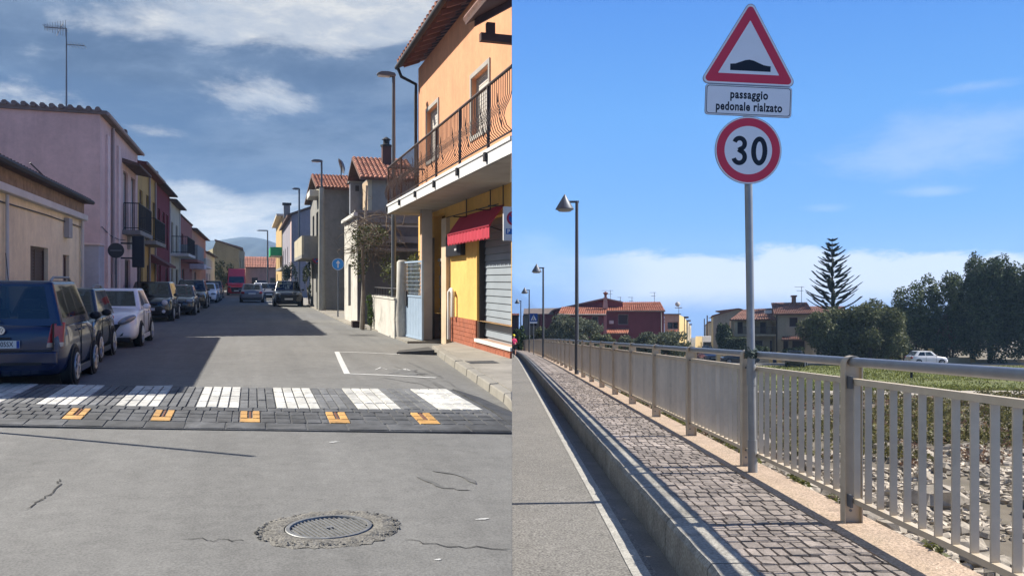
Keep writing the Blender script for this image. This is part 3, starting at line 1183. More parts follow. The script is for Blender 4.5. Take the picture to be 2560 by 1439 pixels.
# joined pavement slabs up to the shop front
pv = structure(slab([(4.8, 19.6), (4.66, 19.6)] + [(u + .16, v) for u, v in kl] + back[:1], -.05, .125, 'p', PAVE).build('pavement', PAVE, clip='street'))
kb = None
for i, (a, b) in enumerate(zip(kl, kl[1:])):
    ln = math.hypot(a[0] - b[0], a[1] - b[1])
    k = max(1, int(ln / 1.0))
    for j in range(k):
        t0, t1 = j / k + .008, (j + 1) / k - .008
        A = (a[0] + (b[0] - a[0]) * t0, a[1] + (b[1] - a[1]) * t0)
        B = (a[0] + (b[0] - a[0]) * t1, a[1] + (b[1] - a[1]) * t1)
        jz = rnd.uniform(-.006, .006)
        mb = MB(L)
        mb.hexa([(A[0], A[1], -.04), (B[0], B[1], -.04), (B[0] + .155, B[1], -.04), (A[0] + .155, A[1], -.04),
                 (A[0] + .015, A[1], .12 + jz), (B[0] + .015, B[1], .12 + jz), (B[0] + .155, B[1], .127 + jz), (A[0] + .155, A[1], .127 + jz)])
        mb.build('kerb_stone', KERB, pv, base=ORIGIN, bevel=.015, clip='street')
# covers and a broken dropped edge on the pavement
u_, v_ = Lg(1205, 905, .125)
MB(L).box((u_ - .26, v_ - .22, .12), (u_ + .26, v_ + .22, .131)).build('utility_cover', mat('iron_cover', (.05, .05, .05), .7, bump=.4), pv, base=ORIGIN, clip='street')
u_, v_ = Lg(1045, 879, .02)
MB(L).hexa([(u_ - .5, v_ - .2, -.02), (u_ + .25, v_ - .55, -.02), (u_ + .25, v_ + .1, -.02), (u_ - .4, v_ + .1, -.02),
            (u_ - .5, v_ - .2, .035), (u_ + .25, v_ - .55, .10), (u_ + .25, v_ + .1, .12), (u_ - .4, v_ + .1, .05)]).build('ramp_edge', mat('dark_ramp_stone', (.06, .058, .055), .9), pv, base=ORIGIN)

# ------------------------------------------------------------------ raised crossing of rubber blocks
HZ = .085
SK = -.335                                     # the crossing lies slightly askew


def hv(v0, u):
    return v0 + SK * u + .012 * u * u


RUB = mat('grey_rubber_block', (.125, .126, .126), .85, var=.25, scale=3, mottle=.25, objrand=.22, bump=.3, bscale=80, stain=.4, stain_col=(.19, .185, .175), stscale=2.2)
RUBD = mat('dark_rubber_block', (.072, .073, .075), .85, var=.25, scale=3, mottle=.3, objrand=.25, bump=.3, bscale=80, stain=.35, stain_col=(.15, .145, .14), stscale=2.6)
WHITEB = mat('white_rubber_block', (.50, .485, .44), .8, var=.12, scale=4, bump=.3, bscale=80, stain=.7, stain_col=(.22, .21, .19), stscale=3.2, mottle=.32, objrand=.16)
YELB = mat('yellow_rubber_block', (.50, .275, .085), .6, var=.15, scale=5, stain=.6, stain_col=(.22, .12, .05), stscale=5, mottle=.25, objrand=.15)
cross = thing('raised_crossing', 'raised crossing of dark rubber blocks with white stripes and yellow marks across the street', 'speed hump', L((0, hv(10.6, 0), 0)))
VF, VT, VB, VE = 8.95, 10.12, 12.05, 12.45       # toe, ramp top, back of the top, back toe
UL, UR = -3.9, 2.62
# base under the blocks
mb = MB(L)
cols = [UL + (UR - UL) * i / 24 for i in range(25)]
for a, b in zip(cols, cols[1:]):
    pr = lambda u: [(u, hv(VF, u), -.02), (u, hv(VF, u), .030), (u, hv(VT, u), HZ - .012), (u, hv(VB, u), HZ - .012), (u, hv(VE, u), .012), (u, hv(VE, u), -.02)]
    A, B = pr(a), pr(b)
    n6 = len(A)
    mb.add(A + B, [(i, (i + 1) % n6, n6 + (i + 1) % n6, n6 + i) for i in range(n6)])
mb.build('rubber_base', RUBD, cross, clip='street_open')
# tapered end piece
e0 = UR + .02
mb = MB(L)
mb.add([(e0, hv(VF, e0), -.02), (e0, hv(VF, e0), .012), (e0, hv(VT, e0), HZ), (e0, hv(VB, e0), HZ), (e0, hv(VE, e0), .0), (e0 + .42, hv(VF, e0) - .10, .0), (e0 + .30, hv(VB, e0) - .3, .0)],
       [(1, 5, 6, 4), (1, 2, 3, 4), (2, 5, 6, 3), (1, 5, 2), (3, 6, 4), (0, 1, 5)])
mb.build('end_piece', RUBD, cross, clip='street')


def block(u0, u1, va, vb, za, zb, m, name, h=.016, gap=.011):
    u0 += gap / 2; u1 -= gap / 2
    j = rnd.uniform(-.002, .002)
    dv = vb - va
    sl = (zb - za) / dv
    va2, vb2 = va + gap / 2, vb - gap / 2
    za2, zb2 = za + sl * gap / 2, zb - sl * gap / 2
    q = .006
    bt = [(u0, hv(va2, u0), za2 - .02), (u1, hv(va2, u1), za2 - .02), (u1, hv(vb2, u1), zb2 - .02), (u0, hv(vb2, u0), zb2 - .02)]
    tp = [(u0 + q, hv(va2 + q, u0), za2 + j), (u1 - q, hv(va2 + q, u1), za2 + j), (u1 - q, hv(vb2 - q, u1), zb2 + j), (u0 + q, hv(vb2 - q, u0), zb2 + j)]
    return MB(L).hexa(bt + tp)


# stripe spacing from the photograph, in metres across the street
w_l = [Lg(px, 1037, HZ)[0] for px in (37, 255, 465, 682, 900, 1120)]
w_r = [Lg(px, 1037, HZ)[0] for px in (125, 357, 570, 782, 1005, 1228)]
per = (w_l[-1] - w_l[0]) / 5
wid = .49
starts = [w_l[0] + per * i for i in range(-1, 6)]
stuffmb = MB(L)
NR = 4
for gi, s in enumerate(starts):
    for c in range(4):
        u0, u1 = s + wid * c / 4, s + wid * (c + 1) / 4
        if u0 < UL or u1 > UR: continue
        for r_ in range(NR):
            va = VT + (VB - VT) * r_ / NR
            vb = VT + (VB - VT) * (r_ + 1) / NR
            block(u0, u1, va, vb, HZ, HZ, WHITEB, 'white_block').build('white_block', WHITEB, cross, clip='street')
    gap_w = per - wid
    for c in range(4):
        u0, u1 = s + wid + gap_w * c / 4, s + wid + gap_w * (c + 1) / 4
        if u0 < UL or u1 > UR: continue
        for r_ in range(3):
            va = VT + (VB - VT) * r_ / 3
            vb = VT + (VB - VT) * (r_ + 1) / 3
            block(u0, u1, va, vb, HZ, HZ, RUB, 'grey_block').build('grey_block', RUB, cross, clip='street')
# ramp: small blocks, yellow marks between the stripes
marks = [Lg(px, 1068, .03)[0] for px in (157, 388, 614, 846, 1082)]
mk_per = (marks[-1] - marks[0]) / 4
marks = [marks[0] + mk_per * i for i in range(5)]
mw = .22
rows_r = 5
zr = lambda v: .036 + (HZ - .036) * (v - VF) / (VT - VF)
rowv = [VF + .02, VF + .34, VF + .56, VF + .76, VF + .96, VT]
for i in range(rows_r):
    va, vb = rowv[i], rowv[i + 1]
    u = UL + .04 + (0.07 if i % 2 else 0)
    bw = .40 if i == 0 else .155
    while u < UR - .05:
        e = min(u + bw, UR)
        hit = [m_ for m_ in marks if u < m_ + mw / 2 and e > m_ - mw / 2 and i in (1, 2, 3)]
        if hit:
            m_ = hit[0]
            if m_ - mw / 2 - u > .04:
                stuffmb.v, _n = stuffmb.v, 0
                b = block(u, m_ - mw / 2, va, vb, zr(va), zr(vb), RUBD, 'ramp_block')
                stuffmb.add(b.v, b.f)
            u = m_ + mw / 2
            continue
        b = block(u, e, va, vb, zr(va), zr(vb), RUBD, 'ramp_block')
        if i <= 2 and u > -2.7:
            b.build('ramp_block', RUBD, cross, clip='street')
        else:
            stuffmb.add(b.v, b.f)
        u = e
stuffmb.build('small_ramp_blocks', RUBD, cross, kind='stuff', clip='street_open')
for m_ in marks:
    a, b = m_ - mw / 2, m_ + mw / 2
    block(a, b, rowv[1], rowv[2] - .02, zr(rowv[1]) + .004, zr(rowv[2]) + .004, YELB, 'y').build('yellow_block', YELB, cross)
    for s0, s1 in ((a, a + mw * .41), (a + mw * .59, b)):
        block(s0, s1, rowv[2], rowv[3], zr(rowv[2]) + .004, zr(rowv[3]) + .004, YELB, 'y').build('yellow_block', YELB, cross)
        block(s0, s1, rowv[3], rowv[4], zr(rowv[3]) + .004, zr(rowv[4]) + .004, YELB, 'y').build('yellow_block', YELB, cross)
    block(a + mw * .41, a + mw * .59, rowv[2], rowv[4], zr(rowv[2]), zr(rowv[4]), YELB, 'y').build('brown_block', mat('brown_rubber_block', (.16, .06, .03), .7, var=.2), cross)

# ------------------------------------------------------------------ manhole
mu, mv = Lg(823, 1327, .0)
IRON = mat('cast_iron', (.20, .20, .195), .55, var=.3, scale=18, metal=.45, stain=.5, stain_col=(.11, .10, .09), stscale=10)
mh = thing('manhole_grate', 'round cast iron drain grate with parallel bars set in rough broken concrete', 'manhole', L((mu, mv, crown(mu) - .012)))
zb_ = crown(mu) - .012
RU, RV = .265, .25
mb = MB(L)
prof = [(1.0, -.03), (1.0, .012), (.985, .016), (.90, .016), (.885, .008), (.88, -.05)]
for r_, z_ in prof:
    pass
seg = 40
vv, ff = [], []
for r_, z_ in prof:
    for k in range(seg):
        a = 2 * math.pi * k / seg
        vv.append((mu + RU * r_ * math.cos(a), mv + RV * r_ * math.sin(a), zb_ + z_))
for i in range(len(prof) - 1):
    for k in range(seg):
        ff.append((i * seg + k, i * seg + (k + 1) % seg, (i + 1) * seg + (k + 1) % seg, (i + 1) * seg + k))
mb.add(vv, ff).build('frame_ring', IRON, mh, smooth=.5)
mb = MB(L)
mb.poly([(mu + RU * .9 * math.cos(2 * math.pi * k / 30), mv + RV * .9 * math.sin(2 * math.pi * k / 30), zb_ - .028) for k in range(30)])
mb.build('grate_bed', mat('grate_bed_iron', (.055, .055, .055), .8, var=.3, scale=20), mh)
nb = 17
ca, sa = math.cos(.30), math.sin(.30)
for k in range(nb):
    t_ = -0.82 + 1.64 * k / (nb - 1)
    hl_ = math.sqrt(max(0, .86 ** 2 - t_ * t_))
    mb = MB(L)
    wv = .018
    P_ = lambda a, b, z: (mu + RU * (a * ca - b * sa), mv + RV * (a * sa + b * ca), zb_ + z)
    mb.hexa([P_(t_ - wv, -hl_, -.03), P_(t_ + wv, -hl_, -.03), P_(t_ + wv, hl_, -.03), P_(t_ - wv, hl_, -.03),
             P_(t_ - wv, -hl_, .008), P_(t_ + wv, -hl_, .008), P_(t_ + wv, hl_, .008), P_(t_ - wv, hl_, .008)])
    mb.build('grate_bar', IRON, mh)
MB(L).lathe([(.022, -.02), (.022, .011)], (mu, mv, zb_), 'z', 10).build('lifting_stud', IRON, mh)
# broken concrete collar with loose chips
r = random.Random(5)
vv, ff = [], []
nk = 60
for q, (rad, z_) in enumerate([(1.03, .012), (1.18, .016), (1.30, .010), (1.42, .001)]):
    for k in range(nk):
        a = 2 * math.pi * k / nk
        ex = 1 + (.14 * math.cos(a) ** 2 + .10 * noise.noise((math.cos(a) * 2, math.sin(a) * 2, 3.1))) * (q / 3) + (r.uniform(-.06, .06) if q else 0)
        vv.append((mu + RU * rad * ex * math.cos(a), mv + RV * rad * ex * math.sin(a) * (1 + .12 * (q / 3)), zb_ + z_ + (r.uniform(-.003, .004) if q else 0)))
for i in range(3):
    for k in range(nk):
        ff.append((i * nk + k, i * nk + (k + 1) % nk, (i + 1) * nk + (k + 1) % nk, (i + 1) * nk + k))
CONC = mat('rough_concrete', (.17, .158, .135), .95, var=.3, scale=9, bump=.8, bscale=90, speck=.45, sscale=70)
col_ = MB(L).add(vv, ff).build('concrete_collar', CONC, mh)
mb = MB(L)
for _ in range(420):
    a = r.uniform(0, 2 * math.pi)
    rad = r.uniform(1.14, 1.46)
    ex = 1 + .13 * math.cos(a) ** 2
    s_ = r.uniform(.004, .012)
    mb.ball((mu + RU * rad * ex * math.cos(a), mv + RV * rad * ex * math.sin(a), zb_ + .006), (s_ * 1.4, s_ * 1.2, s_ * .8), 5, 3, Matrix.Rotation(r.uniform(0, 6), 3, 'Z'), .3)
mb.build('gravel_chips', mat('gravel_chip', (.17, .16, .14), .95, island=.5, var=0), col_, base=Vector(mh['_base']), kind='stuff')

# ------------------------------------------------------------------ houses, west side of the street
UF = -4.6


def v4(px, u=UF):
    return vU(px, u)


def stucco(name, col, stain=.3, sc=(.2, .17, .14), **kw):
    return mat(name, col, .92, streak=kw.pop('streak', .13), mottle=.09, var=kw.pop('var', .10), scale=.9, bump=.18, bscale=45, stain=stain, stain_col=sc, stscale=kw.pop('stscale', .7), **kw)


CREAM = stucco('cream_stucco', (.80, .67, .45), .25, (.45, .35, .25))
PINK = stucco('pink_stucco', (.64, .45, .41), .3, (.48, .34, .32))
PINKL = stucco('pale_pink_stucco', (.70, .55, .51), .35, (.48, .38, .36))
YELLOW = stucco('yellow_stucco', (.50, .33, .12), .3, (.3, .2, .1))
RED = stucco('dark_red_stucco', (.19, .035, .045), .3, (.1, .02, .03))
CREAM2 = stucco('pale_stucco', (.55, .48, .36), .3, (.35, .3, .24))
BRICKR = stucco('terracotta_stucco', (.34, .13, .10), .3, (.22, .09, .08))
GREYW = stucco('grey_render', (.25, .24, .22), .5, (.12, .115, .105))
ROOFDARK = mat('old_roof_tile', (.12, .075, .06), .9, var=.3, scale=4)
TILE = mat('terracotta_tile', (.36, .14, .085), .85, var=.35, scale=2.2, island=.3, stain=.35, stain_col=(.42, .31, .24), stscale=2.5)
DARKW = mat('dark_wood', (.045, .028, .022), .7, var=.2)
LOUV = mat('brown_louvre', (.085, .06, .05), .6, var=.15)
WHITET = mat('white_trim', (.58, .56, .52), .8, var=.1, stain=.25, stain_col=(.36, .33, .3))
STONEF = mat('grey_stone_surround', (.36, .33, .29), .85, var=.12, scale=3)
IRONW = mat('wrought_iron', (.03, .028, .03), .6, var=.15)
IRONB = mat('brown_railing_iron', (.055, .036, .03), .6, var=.15)
PIPEM = mat('downpipe_grey', (.33, .28, .27), .7, var=.1)


def west_house(name, label, v0, v1, h, m, depth=9.0, holes=(), u=UF, group='houses along the west side of the street', eave=.35, roof_m=None, parapet=False, rise=.0, clip=None):
    root = thing(name, label, 'house', L((u, (v0 + v1) / 2, 0)), group)
    pts = [(u, v0), (u, v1), (u - depth, v1), (u - depth, v0)]     # counter-clockwise seen from above
    hs = [(a, b, c, d) for a, b, c, d, *_ in holes]
    walls(MB(L), pts, -.1, h, {0: hs}).build('wall', m, root)
    pl = plane_of(pts, 0)
    for a, b, c, d, kind, colr, sur in holes:
        opening(root, L, pl, a, b, c, d, kind, colr, None, sur)
    rm = roof_m or ROOFDARK
    if parapet:
        MB(L).extrude([(u + .08, v0 - .02, h - .02), (u + .08, v1 + .02, h - .02), (u - depth, v1 + .02, h - .02), (u - depth, v0 - .02, h - .02)], (0, 0, .10)).build('coping', rm, root)
    else:
        mb = MB(L)
        mb.extrude([(u + eave, v0 - .08, h - .04), (u + eave, v0 - .08, h + .07), (u - depth * .5, v0 - .08, h + .16 + rise), (u - depth, v0 - .08, h + .07), (u - depth, v0 - .08, h - .04)], (0, v1 - v0 + .10, 0))
        rf = mb.build('roof', rm, root)
        # row of tile ends along the eave
        e = MB(L)
        n = max(4, int((v1 - v0) / .24))
        for k in range(n):
            vv_ = v0 + (k + .5) * (v1 - v0) / n
            e.tube([(u + eave + .02, vv_, h + .06), (u - 1.2, vv_, h + .12)], .05, 6)
        e.build('eave_tiles', ROOFDARK if roof_m is None else roof_m, rf, base=Vector(root['_base']))
        MB(L).tube([(u + eave + .05, v0, h + .0), (u + eave + .05, v1, h + .0)], .06, 6).build('gutter', IRONW if roof_m is None else PIPEM, rf, base=Vector(root['_base']))
    root['_pl'] = 0
    return root, pl


def bar_rail(root_or_parent, base, p0, p1, z0, z1, n, m, fr=L, name='railing', posts=True, r=.009):
    """railing between ground points p0, p1 (frame u,v)"""
    mb = MB(fr)
    a, b = Vector(p0), Vector(p1)
    P_ = lambda t, z: (a.x + (b.x - a.x) * t, a.y + (b.y - a.y) * t, z)
    mb.tube([P_(0, z1), P_(1, z1)], .022, 6)
    mb.tube([P_(0, z0 + .08), P_(1, z0 + .08)], .014, 5)
    for k in range(n + 1):
        t = k / n
        mb.tube([P_(t, z0), P_(t, z1)], .02 if (posts and k in (0, n)) else r, 4)
    return mb.build(name, m, root_or_parent, base=base)


def balcony(root, v0, v1, zs, zt, proj, m_slab, m_rail, u=UF, solid=False, n=None, th=.16):
    b = Vector(root['_base'])
    s = MB(L).box((u, v0, zs - th), (u + proj, v1, zs)).build('balcony', m_slab, root)
    if solid:
        MB(L).box((u + proj - .1, v0, zs), (u + proj, v1, zt)).build('parapet', m_rail, s, base=b)
        MB(L).box((u, v0, zs), (u + proj - .1, v0 + .1, zt)).build('parapet', m_rail, s, base=b)
    else:
        k = n or max(6, int((v1 - v0) / .13))
        bar_rail(s, b, (u + proj - .05, v0 + .03), (u + proj - .05, v1 - .03), zs, zt, k, m_rail)
        bar_rail(s, b, (u + .05, v0 + .03), (u + proj - .05, v0 + .03), zs, zt, 7, m_rail)
    return s


# cream single-storey house beside the first parked cars
c0, c1 = 14.3, v4(206)
hC = .5 * (hw(60, 478, UF) + hw(190, 543, UF)) + .02
hT = hw(120, 467, UF)
wv0, wv1 = v4(76), v4(120)
holes = [(wv0 - c0, wv1 - c0, 1.05, hw(98, 617, UF), 'louvre', LOUV, None),
         (v4(157) - c0, v4(173) - c0, .12, hw(165, 637, UF), 'plain_door', mat('pinkish_grey_door', (.22, .16, .15), .7), None),
         ]
cream, pl = west_house('single_storey_house', 'cream one storey house with louvred window shutters behind the blue and white parked cars', c0, c1, hT, CREAM, holes=holes, eave=.22)
MB(L).wbox(pl, 0, c1 - c0 - .05, hC - .14, hC + .02, 0.003, .16).build('cornice', WHITET, cream, bevel=.02)
MB(L).wbox(pl, 0, c1 - c0 - .03, hC + .021, hT - .045, .003, .05).build('frieze_band', mat('brown_frieze', (.27, .19, .125), .95, var=.3, scale=5, stain=.4, stain_col=(.16, .11, .08)), cream)
dp = v4(199) - c0
MB(L).tube([(UF + .07, c0 + dp, 0.1), (UF + .07, c0 + dp, hC - .16)], .045, 8).build('downpipe', WHITET, cream, smooth=1)
MB(L).tube([(UF + .07, v4(8), .1), (UF + .07, v4(8), hC - .16)], .035, 8).build('downpipe', WHITET, cream, smooth=1)
# thin stay rod on its roof
a_ = (UF - .6, v4(140, UF - .6), hw(140, 470, UF - .6))
b_ = (UF - 1.1, v4(75, UF - 1.1), hw(75, 407, UF - 1.1))
MB(L).tube([a_, b_], .02, 5).build('stay_rod', IRONW, cream)

# tall pink house with its blind gable wall
p0, p1 = v4(250), v4(344)
hP = hw(250, 283, UF)
hP1 = hw(344, 404, UF)
fd0, fd1 = v4(308), v4(340)
zb = .5 * (hw(308, 580, UF) + hw(340, 583, UF))
holes = [(fd0 - p0, fd0 - p0 + 1.25, zb, zb + 2.25, 'louvre', mat('pale_grey_louvre', (.40, .37, .37), .7), None),
         (fd1 - p0 - 1.5, fd1 - p0 - .2, zb, zb + 2.25, 'louvre', mat('pale_grey_louvre', (.40, .37, .37), .7), None),
         (v4(281) - p0, v4(296) - p0, .1, 2.25, 'plain_door', mat('white_door', (.5, .47, .45), .6), None),
         (v4(312) - p0, v4(326) - p0, .1, 2.3, 'plain_door', DARKW, None)]
pink, pl = west_house('two_storey_house', 'tall pink two storey house with a blank gable wall and a small upper balcony', p0, p1, hP, PINK, depth=16, holes=holes, eave=.18, roof_m=mat('grey_eternit', (.17, .14, .13), .9, var=.2, scale=3))
pb = Vector(pink['_base'])
# corrugated sheet edge along the gable top
mb = MB(L)
for k in range(54):
    u = UF - .05 - k * .26
    mb.tube([(u, p0 - .14, hP + .10 + .004 * k), (u, p0 + 1.4, hP + .10 + .004 * k)], .085, 6)
mb.build('corrugated_sheet_edge', mat('grey_eternit', (.17, .14, .13)), pink)
# facade is paler than the gable: flat pilasters
for px, w_ in ((264, .45), (292, .40)):
    a = v4(px) - p0
    MB(L).wbox(pl, a, a + w_, .1, hP - .5, .003, .07).build('pilaster', PINKL, pink)
MB(L).wbox(pl, .02, p1 - p0 - .02, .0, .75, .003, .03).build('plinth', mat('plinth_pink', (.40, .30, .30), .9, stain=.4), pink)
balcony(pink, fd0 - .25, fd1 + .2, zb, zb + 1.0, .62, GREYW, IRONW)
MB(L).hexa([(UF, fd0 - .3, zb + 2.5), (UF + .6, fd0 - .3, zb + 2.40), (UF + .6, fd1 + .1, zb + 2.40), (UF, fd1 + .1, zb + 2.5), (UF, fd0 - .3, zb + 2.66), (UF + .6, fd0 - .3, zb + 2.48), (UF + .6, fd1 + .1, zb + 2.48), (UF, fd1 + .1, zb + 2.66)]).build('door_canopy', ROOFDARK, pink)
MB(L).tube([(UF + .06, v4(278), .1), (UF + .06, v4(278), hP - .1)], .05, 8).build('downpipe', PIPEM, pink, smooth=1)
MB(L).box((UF - .2, v4(331) - .15, hP + .05), (UF - .55, v4(331) + .2, hP + .75)).build('chimney', ROOFDARK, pink, bevel=.02)
# sagging cable across the gable corner
MB(L).tube([(UF + .05, p0 + .02, 3.2), (UF + .06, p0 + 1.6, 3.0), (UF + .06, p0 + 3.4, 2.95), (UF + .07, fd0, 3.0)], .015, 5).build('cable', IRONW, pink)
# small lean-to box against the gable
u0, u1 = uV(208, p0 - 1.0), uV(247, p0 - 1.0)
lt = thing('meter_shed', 'small blue grey shed box standing against the pink gable wall', 'shed', L(((u0 + u1) / 2, p0 - .5, 0)))
zt_ = wH((u0 + u1) / 2, p0 - 1.0, 612)
MB(L).box((u0, p0 - 1.0, -.05), (u1, p0 - .02, zt_)).build('body', mat('pale_blue_render', (.40, .41, .47), .85, stain=.4, stain_col=(.25, .25, .28)), lt, bevel=.01)
MB(L).box((u0 - .04, p0 - 1.05, zt_), (u1 + .04, p0 - .02, zt_ + .06)).build('lid', PINKL, lt)
MB(L).box((u0 + .12, p0 - 1.03, .35), (u0 + .5, p0 - 1.0, 1.1)).build('hatch', IRONW, lt)

# meter boxes, vents and cables on the fronts
METER = mat('meter_box_grey', (.34, .34, .33), .6, var=.1)
for hs_, pl_, spots in ((cream, None, ((16.8, 1.3), (23.9, 2.6))), (pink, None, ((p0 + 2.2, 1.2), (p0 + 6.0, 2.7)))):
    for vv_, zz_ in spots:
        MB(L).box((UF + .003, vv_, zz_), (UF + .13, vv_ + .42, zz_ + .5)).build('meter_box', METER, hs_, bevel=.01)
MB(L).tube([(UF + .03, 14.6, 3.05), (UF + .03, 18, 3.0), (UF + .03, 22, 3.02), (UF + .03, c1 - .1, 2.98)], .014, 5).build('cable', IRONW, cream)
for k in range(5):
    uu, zz_ = UF - .9 - k * 1.9, 2.2 + (k * 1.37) % 3.6
    MB(L).box((uu - .5, p0 - .006, zz_), (uu + .25 + .3 * (k % 2), p0 - .002, zz_ + .5 + .3 * (k % 3))).build('plaster_patch', mat('pink_patch_plaster', (.57, .42, .40), .95, var=.15, mottle=.15), pink)

# television aerial on the pink roof
au, av = UF - 1.9, None
av = p0 + 2.0
au = uV(166, av)
mast_h = wH(au, av, 75)
aer = thing('tv_aerial', 'tall thin television aerial mast standing on the pink house roof', 'aerial', L((au, av, hP)))
ALU = mat('aerial_aluminium', (.16, .17, .19), .5, metal=.4)
MB(L).tube([(au, av, hP - .2), (au, av, mast_h)], [.035, .02], 6).build('mast', ALU, aer)
mb = MB(L)
z1_ = wH(au, av, 72)
ul, ur = uV(112, av), uV(164, av)
mb.tube([(ul, av, wH(ul, av, 68)), (ur + .05, av, z1_)], .016, 5)
mb.tube([(uV(142, av), av, wH(au, av, 92)), (uV(158, av), av, wH(au, av, 58))], .012, 5)
for k in range(9):
    t = k / 8
    uu = ul + (ur - ul) * t
    zz = wH(ul, av, 68) + (z1_ - wH(ul, av, 68)) * t
    ln = .30 if k < 7 else .42
    mb.tube([(uu, av - ln, zz), (uu, av + ln, zz)], .009, 4)
    mb.tube([(uu, av, zz - .12 - .02 * k), (uu, av, zz + .12 + .02 * k)], .009, 4)
mb.build('yagi', ALU, aer)
mb = MB(L)
zd = wH(au, av, 112)
ur2 = uV(212, av)
mb.tube([(au, av, zd), (ur2, av, zd + .02)], .014, 5)
for k in range(6):
    uu = au + (ur2 - au) * (k + 1) / 6
    mb.tube([(uu, av - .35, zd), (uu, av + .35, zd)], .008, 4)
mb.build('dipole_array', ALU, aer)

# yellow, dark red, pale, terracotta and the rest of the row
y0_, y1_ = p1 + .02, v4(391)
hY = hw(366, 430, UF)
ft = lambda a, b, z0, z1, kind='shutter', colr=None, s=None: (a, b, z0, z1, kind, colr, s)
ly = y1_ - y0_
yel, pl = west_house('yellow_house', 'narrow yellow ochre house between the pink house and the dark red house', y0_, y1_, hY, YELLOW,
                     holes=[ft(.6, 1.7, 3.3, 5.4, 'shutter', DARKW), ft(3.0, 4.0, 3.3, 5.4, 'shutter', DARKW), ft(ly - 1.7, ly - .7, 3.3, 5.3, 'shutter', DARKW),
                            ft(.7, 1.8, .1, 2.3, 'plain_door', DARKW), ft(3.2, 4.6, .9, 2.2, 'louvre', LOUV)], rise=.6, roof_m=mat('dark_red_eave', (.15, .05, .045), .8))
balcony(yel, y0_ + .3, y0_ + 4.5, 3.2, 4.15, .7, GREYW, IRONW)
MB(L).hexa([(UF, y0_ + 4.0, 2.35), (UF + .9, y0_ + 4.0, 2.1), (UF + .9, y1_ + .2, 2.1), (UF, y1_ + .2, 2.35), (UF, y0_ + 4.0, 2.75), (UF + .9, y0_ + 4.0, 2.2), (UF + .9, y1_ + .2, 2.2), (UF, y1_ + .2, 2.75)]).build('porch_roof', mat('dark_red_eave', (.15, .05, .045)), yel)
for px in (371, 386):
    MB(L).tube([(UF + .06, v4(px), .1), (UF + .06, v4(px), hY - .1)], .05, 6).build('downpipe', PIPEM, yel)
r0_, r1_ = y1_ + .02, v4(424)
hR_ = hw(408, 475, UF)
lr = r1_ - r0_
redh, pl = west_house('dark_red_house', 'dark wine red house front with tall dark shutters along the street', r0_, r1_, hR_, RED,
                      holes=[ft(.6, 1.7, 3.2, 5.2, 'shutter', DARKW), ft(3.0, 4.2, 3.2, 5.2, 'shutter', DARKW), ft(lr - 2, lr - .9, 3.2, 5.2, 'shutter', DARKW), ft(1, 2.2, .1, 2.3, 'plain_door', DARKW), ft(lr - 2.4, lr - 1, .9, 2.2, 'shutter', DARKW)], rise=.5)
MB(L).box((UF - .1, r0_ + 1.5, hR_ + .1), (UF - .5, r0_ + 2.0, hR_ + .8)).build('chimney', ROOFDARK, redh)
q0, q1 = r1_ + .02, v4(449)
hQ = hw(436, 512, UF)
lq = q1 - q0
palh, pl = west_house('pale_cream_house', 'pale cream house with white trim and an iron balcony next to the dark red house', q0, q1, hQ, CREAM2,
                      holes=[ft(1.0, 2.3, 3.2, 5.0, 'shutter', DARKW), ft(4.2, 5.6, 3.2, 5.0, 'shutter', DARKW), ft(1.0, 2.3, .1, 2.2, 'plain_door', DARKW), ft(4.2, 6, .9, 2.2, 'glass', None)], rise=.5)
balcony(palh, q0 + .5, q1 - .2, 3.1, 4.1, 1.0, WHITET, IRONW)
for vv_ in (q0 + .1, q1 - .1):
    MB(L).box((UF + .003, vv_ - .12, 0), (UF + .06, vv_ + .12, hQ - .05)).build('corner_trim', WHITET, palh)
t0_, t1_ = q1 + .02, v4(480)
hB = hw(462, 548, UF)
lb = t1_ - t0_
terh, pl = west_house('terracotta_house', 'flat topped terracotta house with a projecting arched porch far down the row', t0_, t1_, hB, BRICKR,
                      holes=[ft(1.5, 3, 3.1, 4.7, 'shutter', DARKW), ft(7, 8.5, 3.1, 4.7, 'shutter', DARKW), ft(lb - 3, lb - 1.5, 3.1, 4.7, 'shutter', DARKW), ft(2, 4, .1, 2.3, 'plain_door', DARKW)], parapet=True)
balcony(terh, t0_ + .4, t0_ + 8, 2.9, 3.9, 1.1, BRICKR, GREYW, solid=True)
MB(L).box((UF + .01, t0_ + 9, 2.35), (UF + 1.1, t1_, 2.75)).build('porch', PINKL, terh, bevel=.04)
s0_, s1_ = t1_ + .02, v4(514)
hS = hw(495, 585, UF)
ls = s1_ - s0_
salh, pl = west_house('salmon_house', 'salmon coloured house with a tiled eave beyond the terracotta house', s0_, s1_, hS, stucco('salmon_stucco', (.45, .25, .17), .3),
                      holes=[ft(2, 3.6, 3.0, 4.6, 'shutter', DARKW), ft(8, 9.6, 3.0, 4.6, 'shutter', DARKW), ft(14, 15.6, 3, 4.6, 'shutter', DARKW), ft(3, 5, .1, 2.2, 'plain_door', DARKW)], rise=.6)
balcony(salh, s0_ + 1, s0_ + 12, 2.7, 3.3, 1.0, WHITET, CREAM2, solid=True)
l0_, l1_ = s1_ + .02, s1_ + 22
lowh, pl = west_house('low_white_house', 'low white house with brown tiled eave near the far end of the row', l0_, l1_, 4.4, WHITET,
                      holes=[ft(2, 4, .1, 2.2, 'plain_door', DARKW), ft(8, 10, .9, 2.2, 'shutter', DARKW)], rise=1.0)
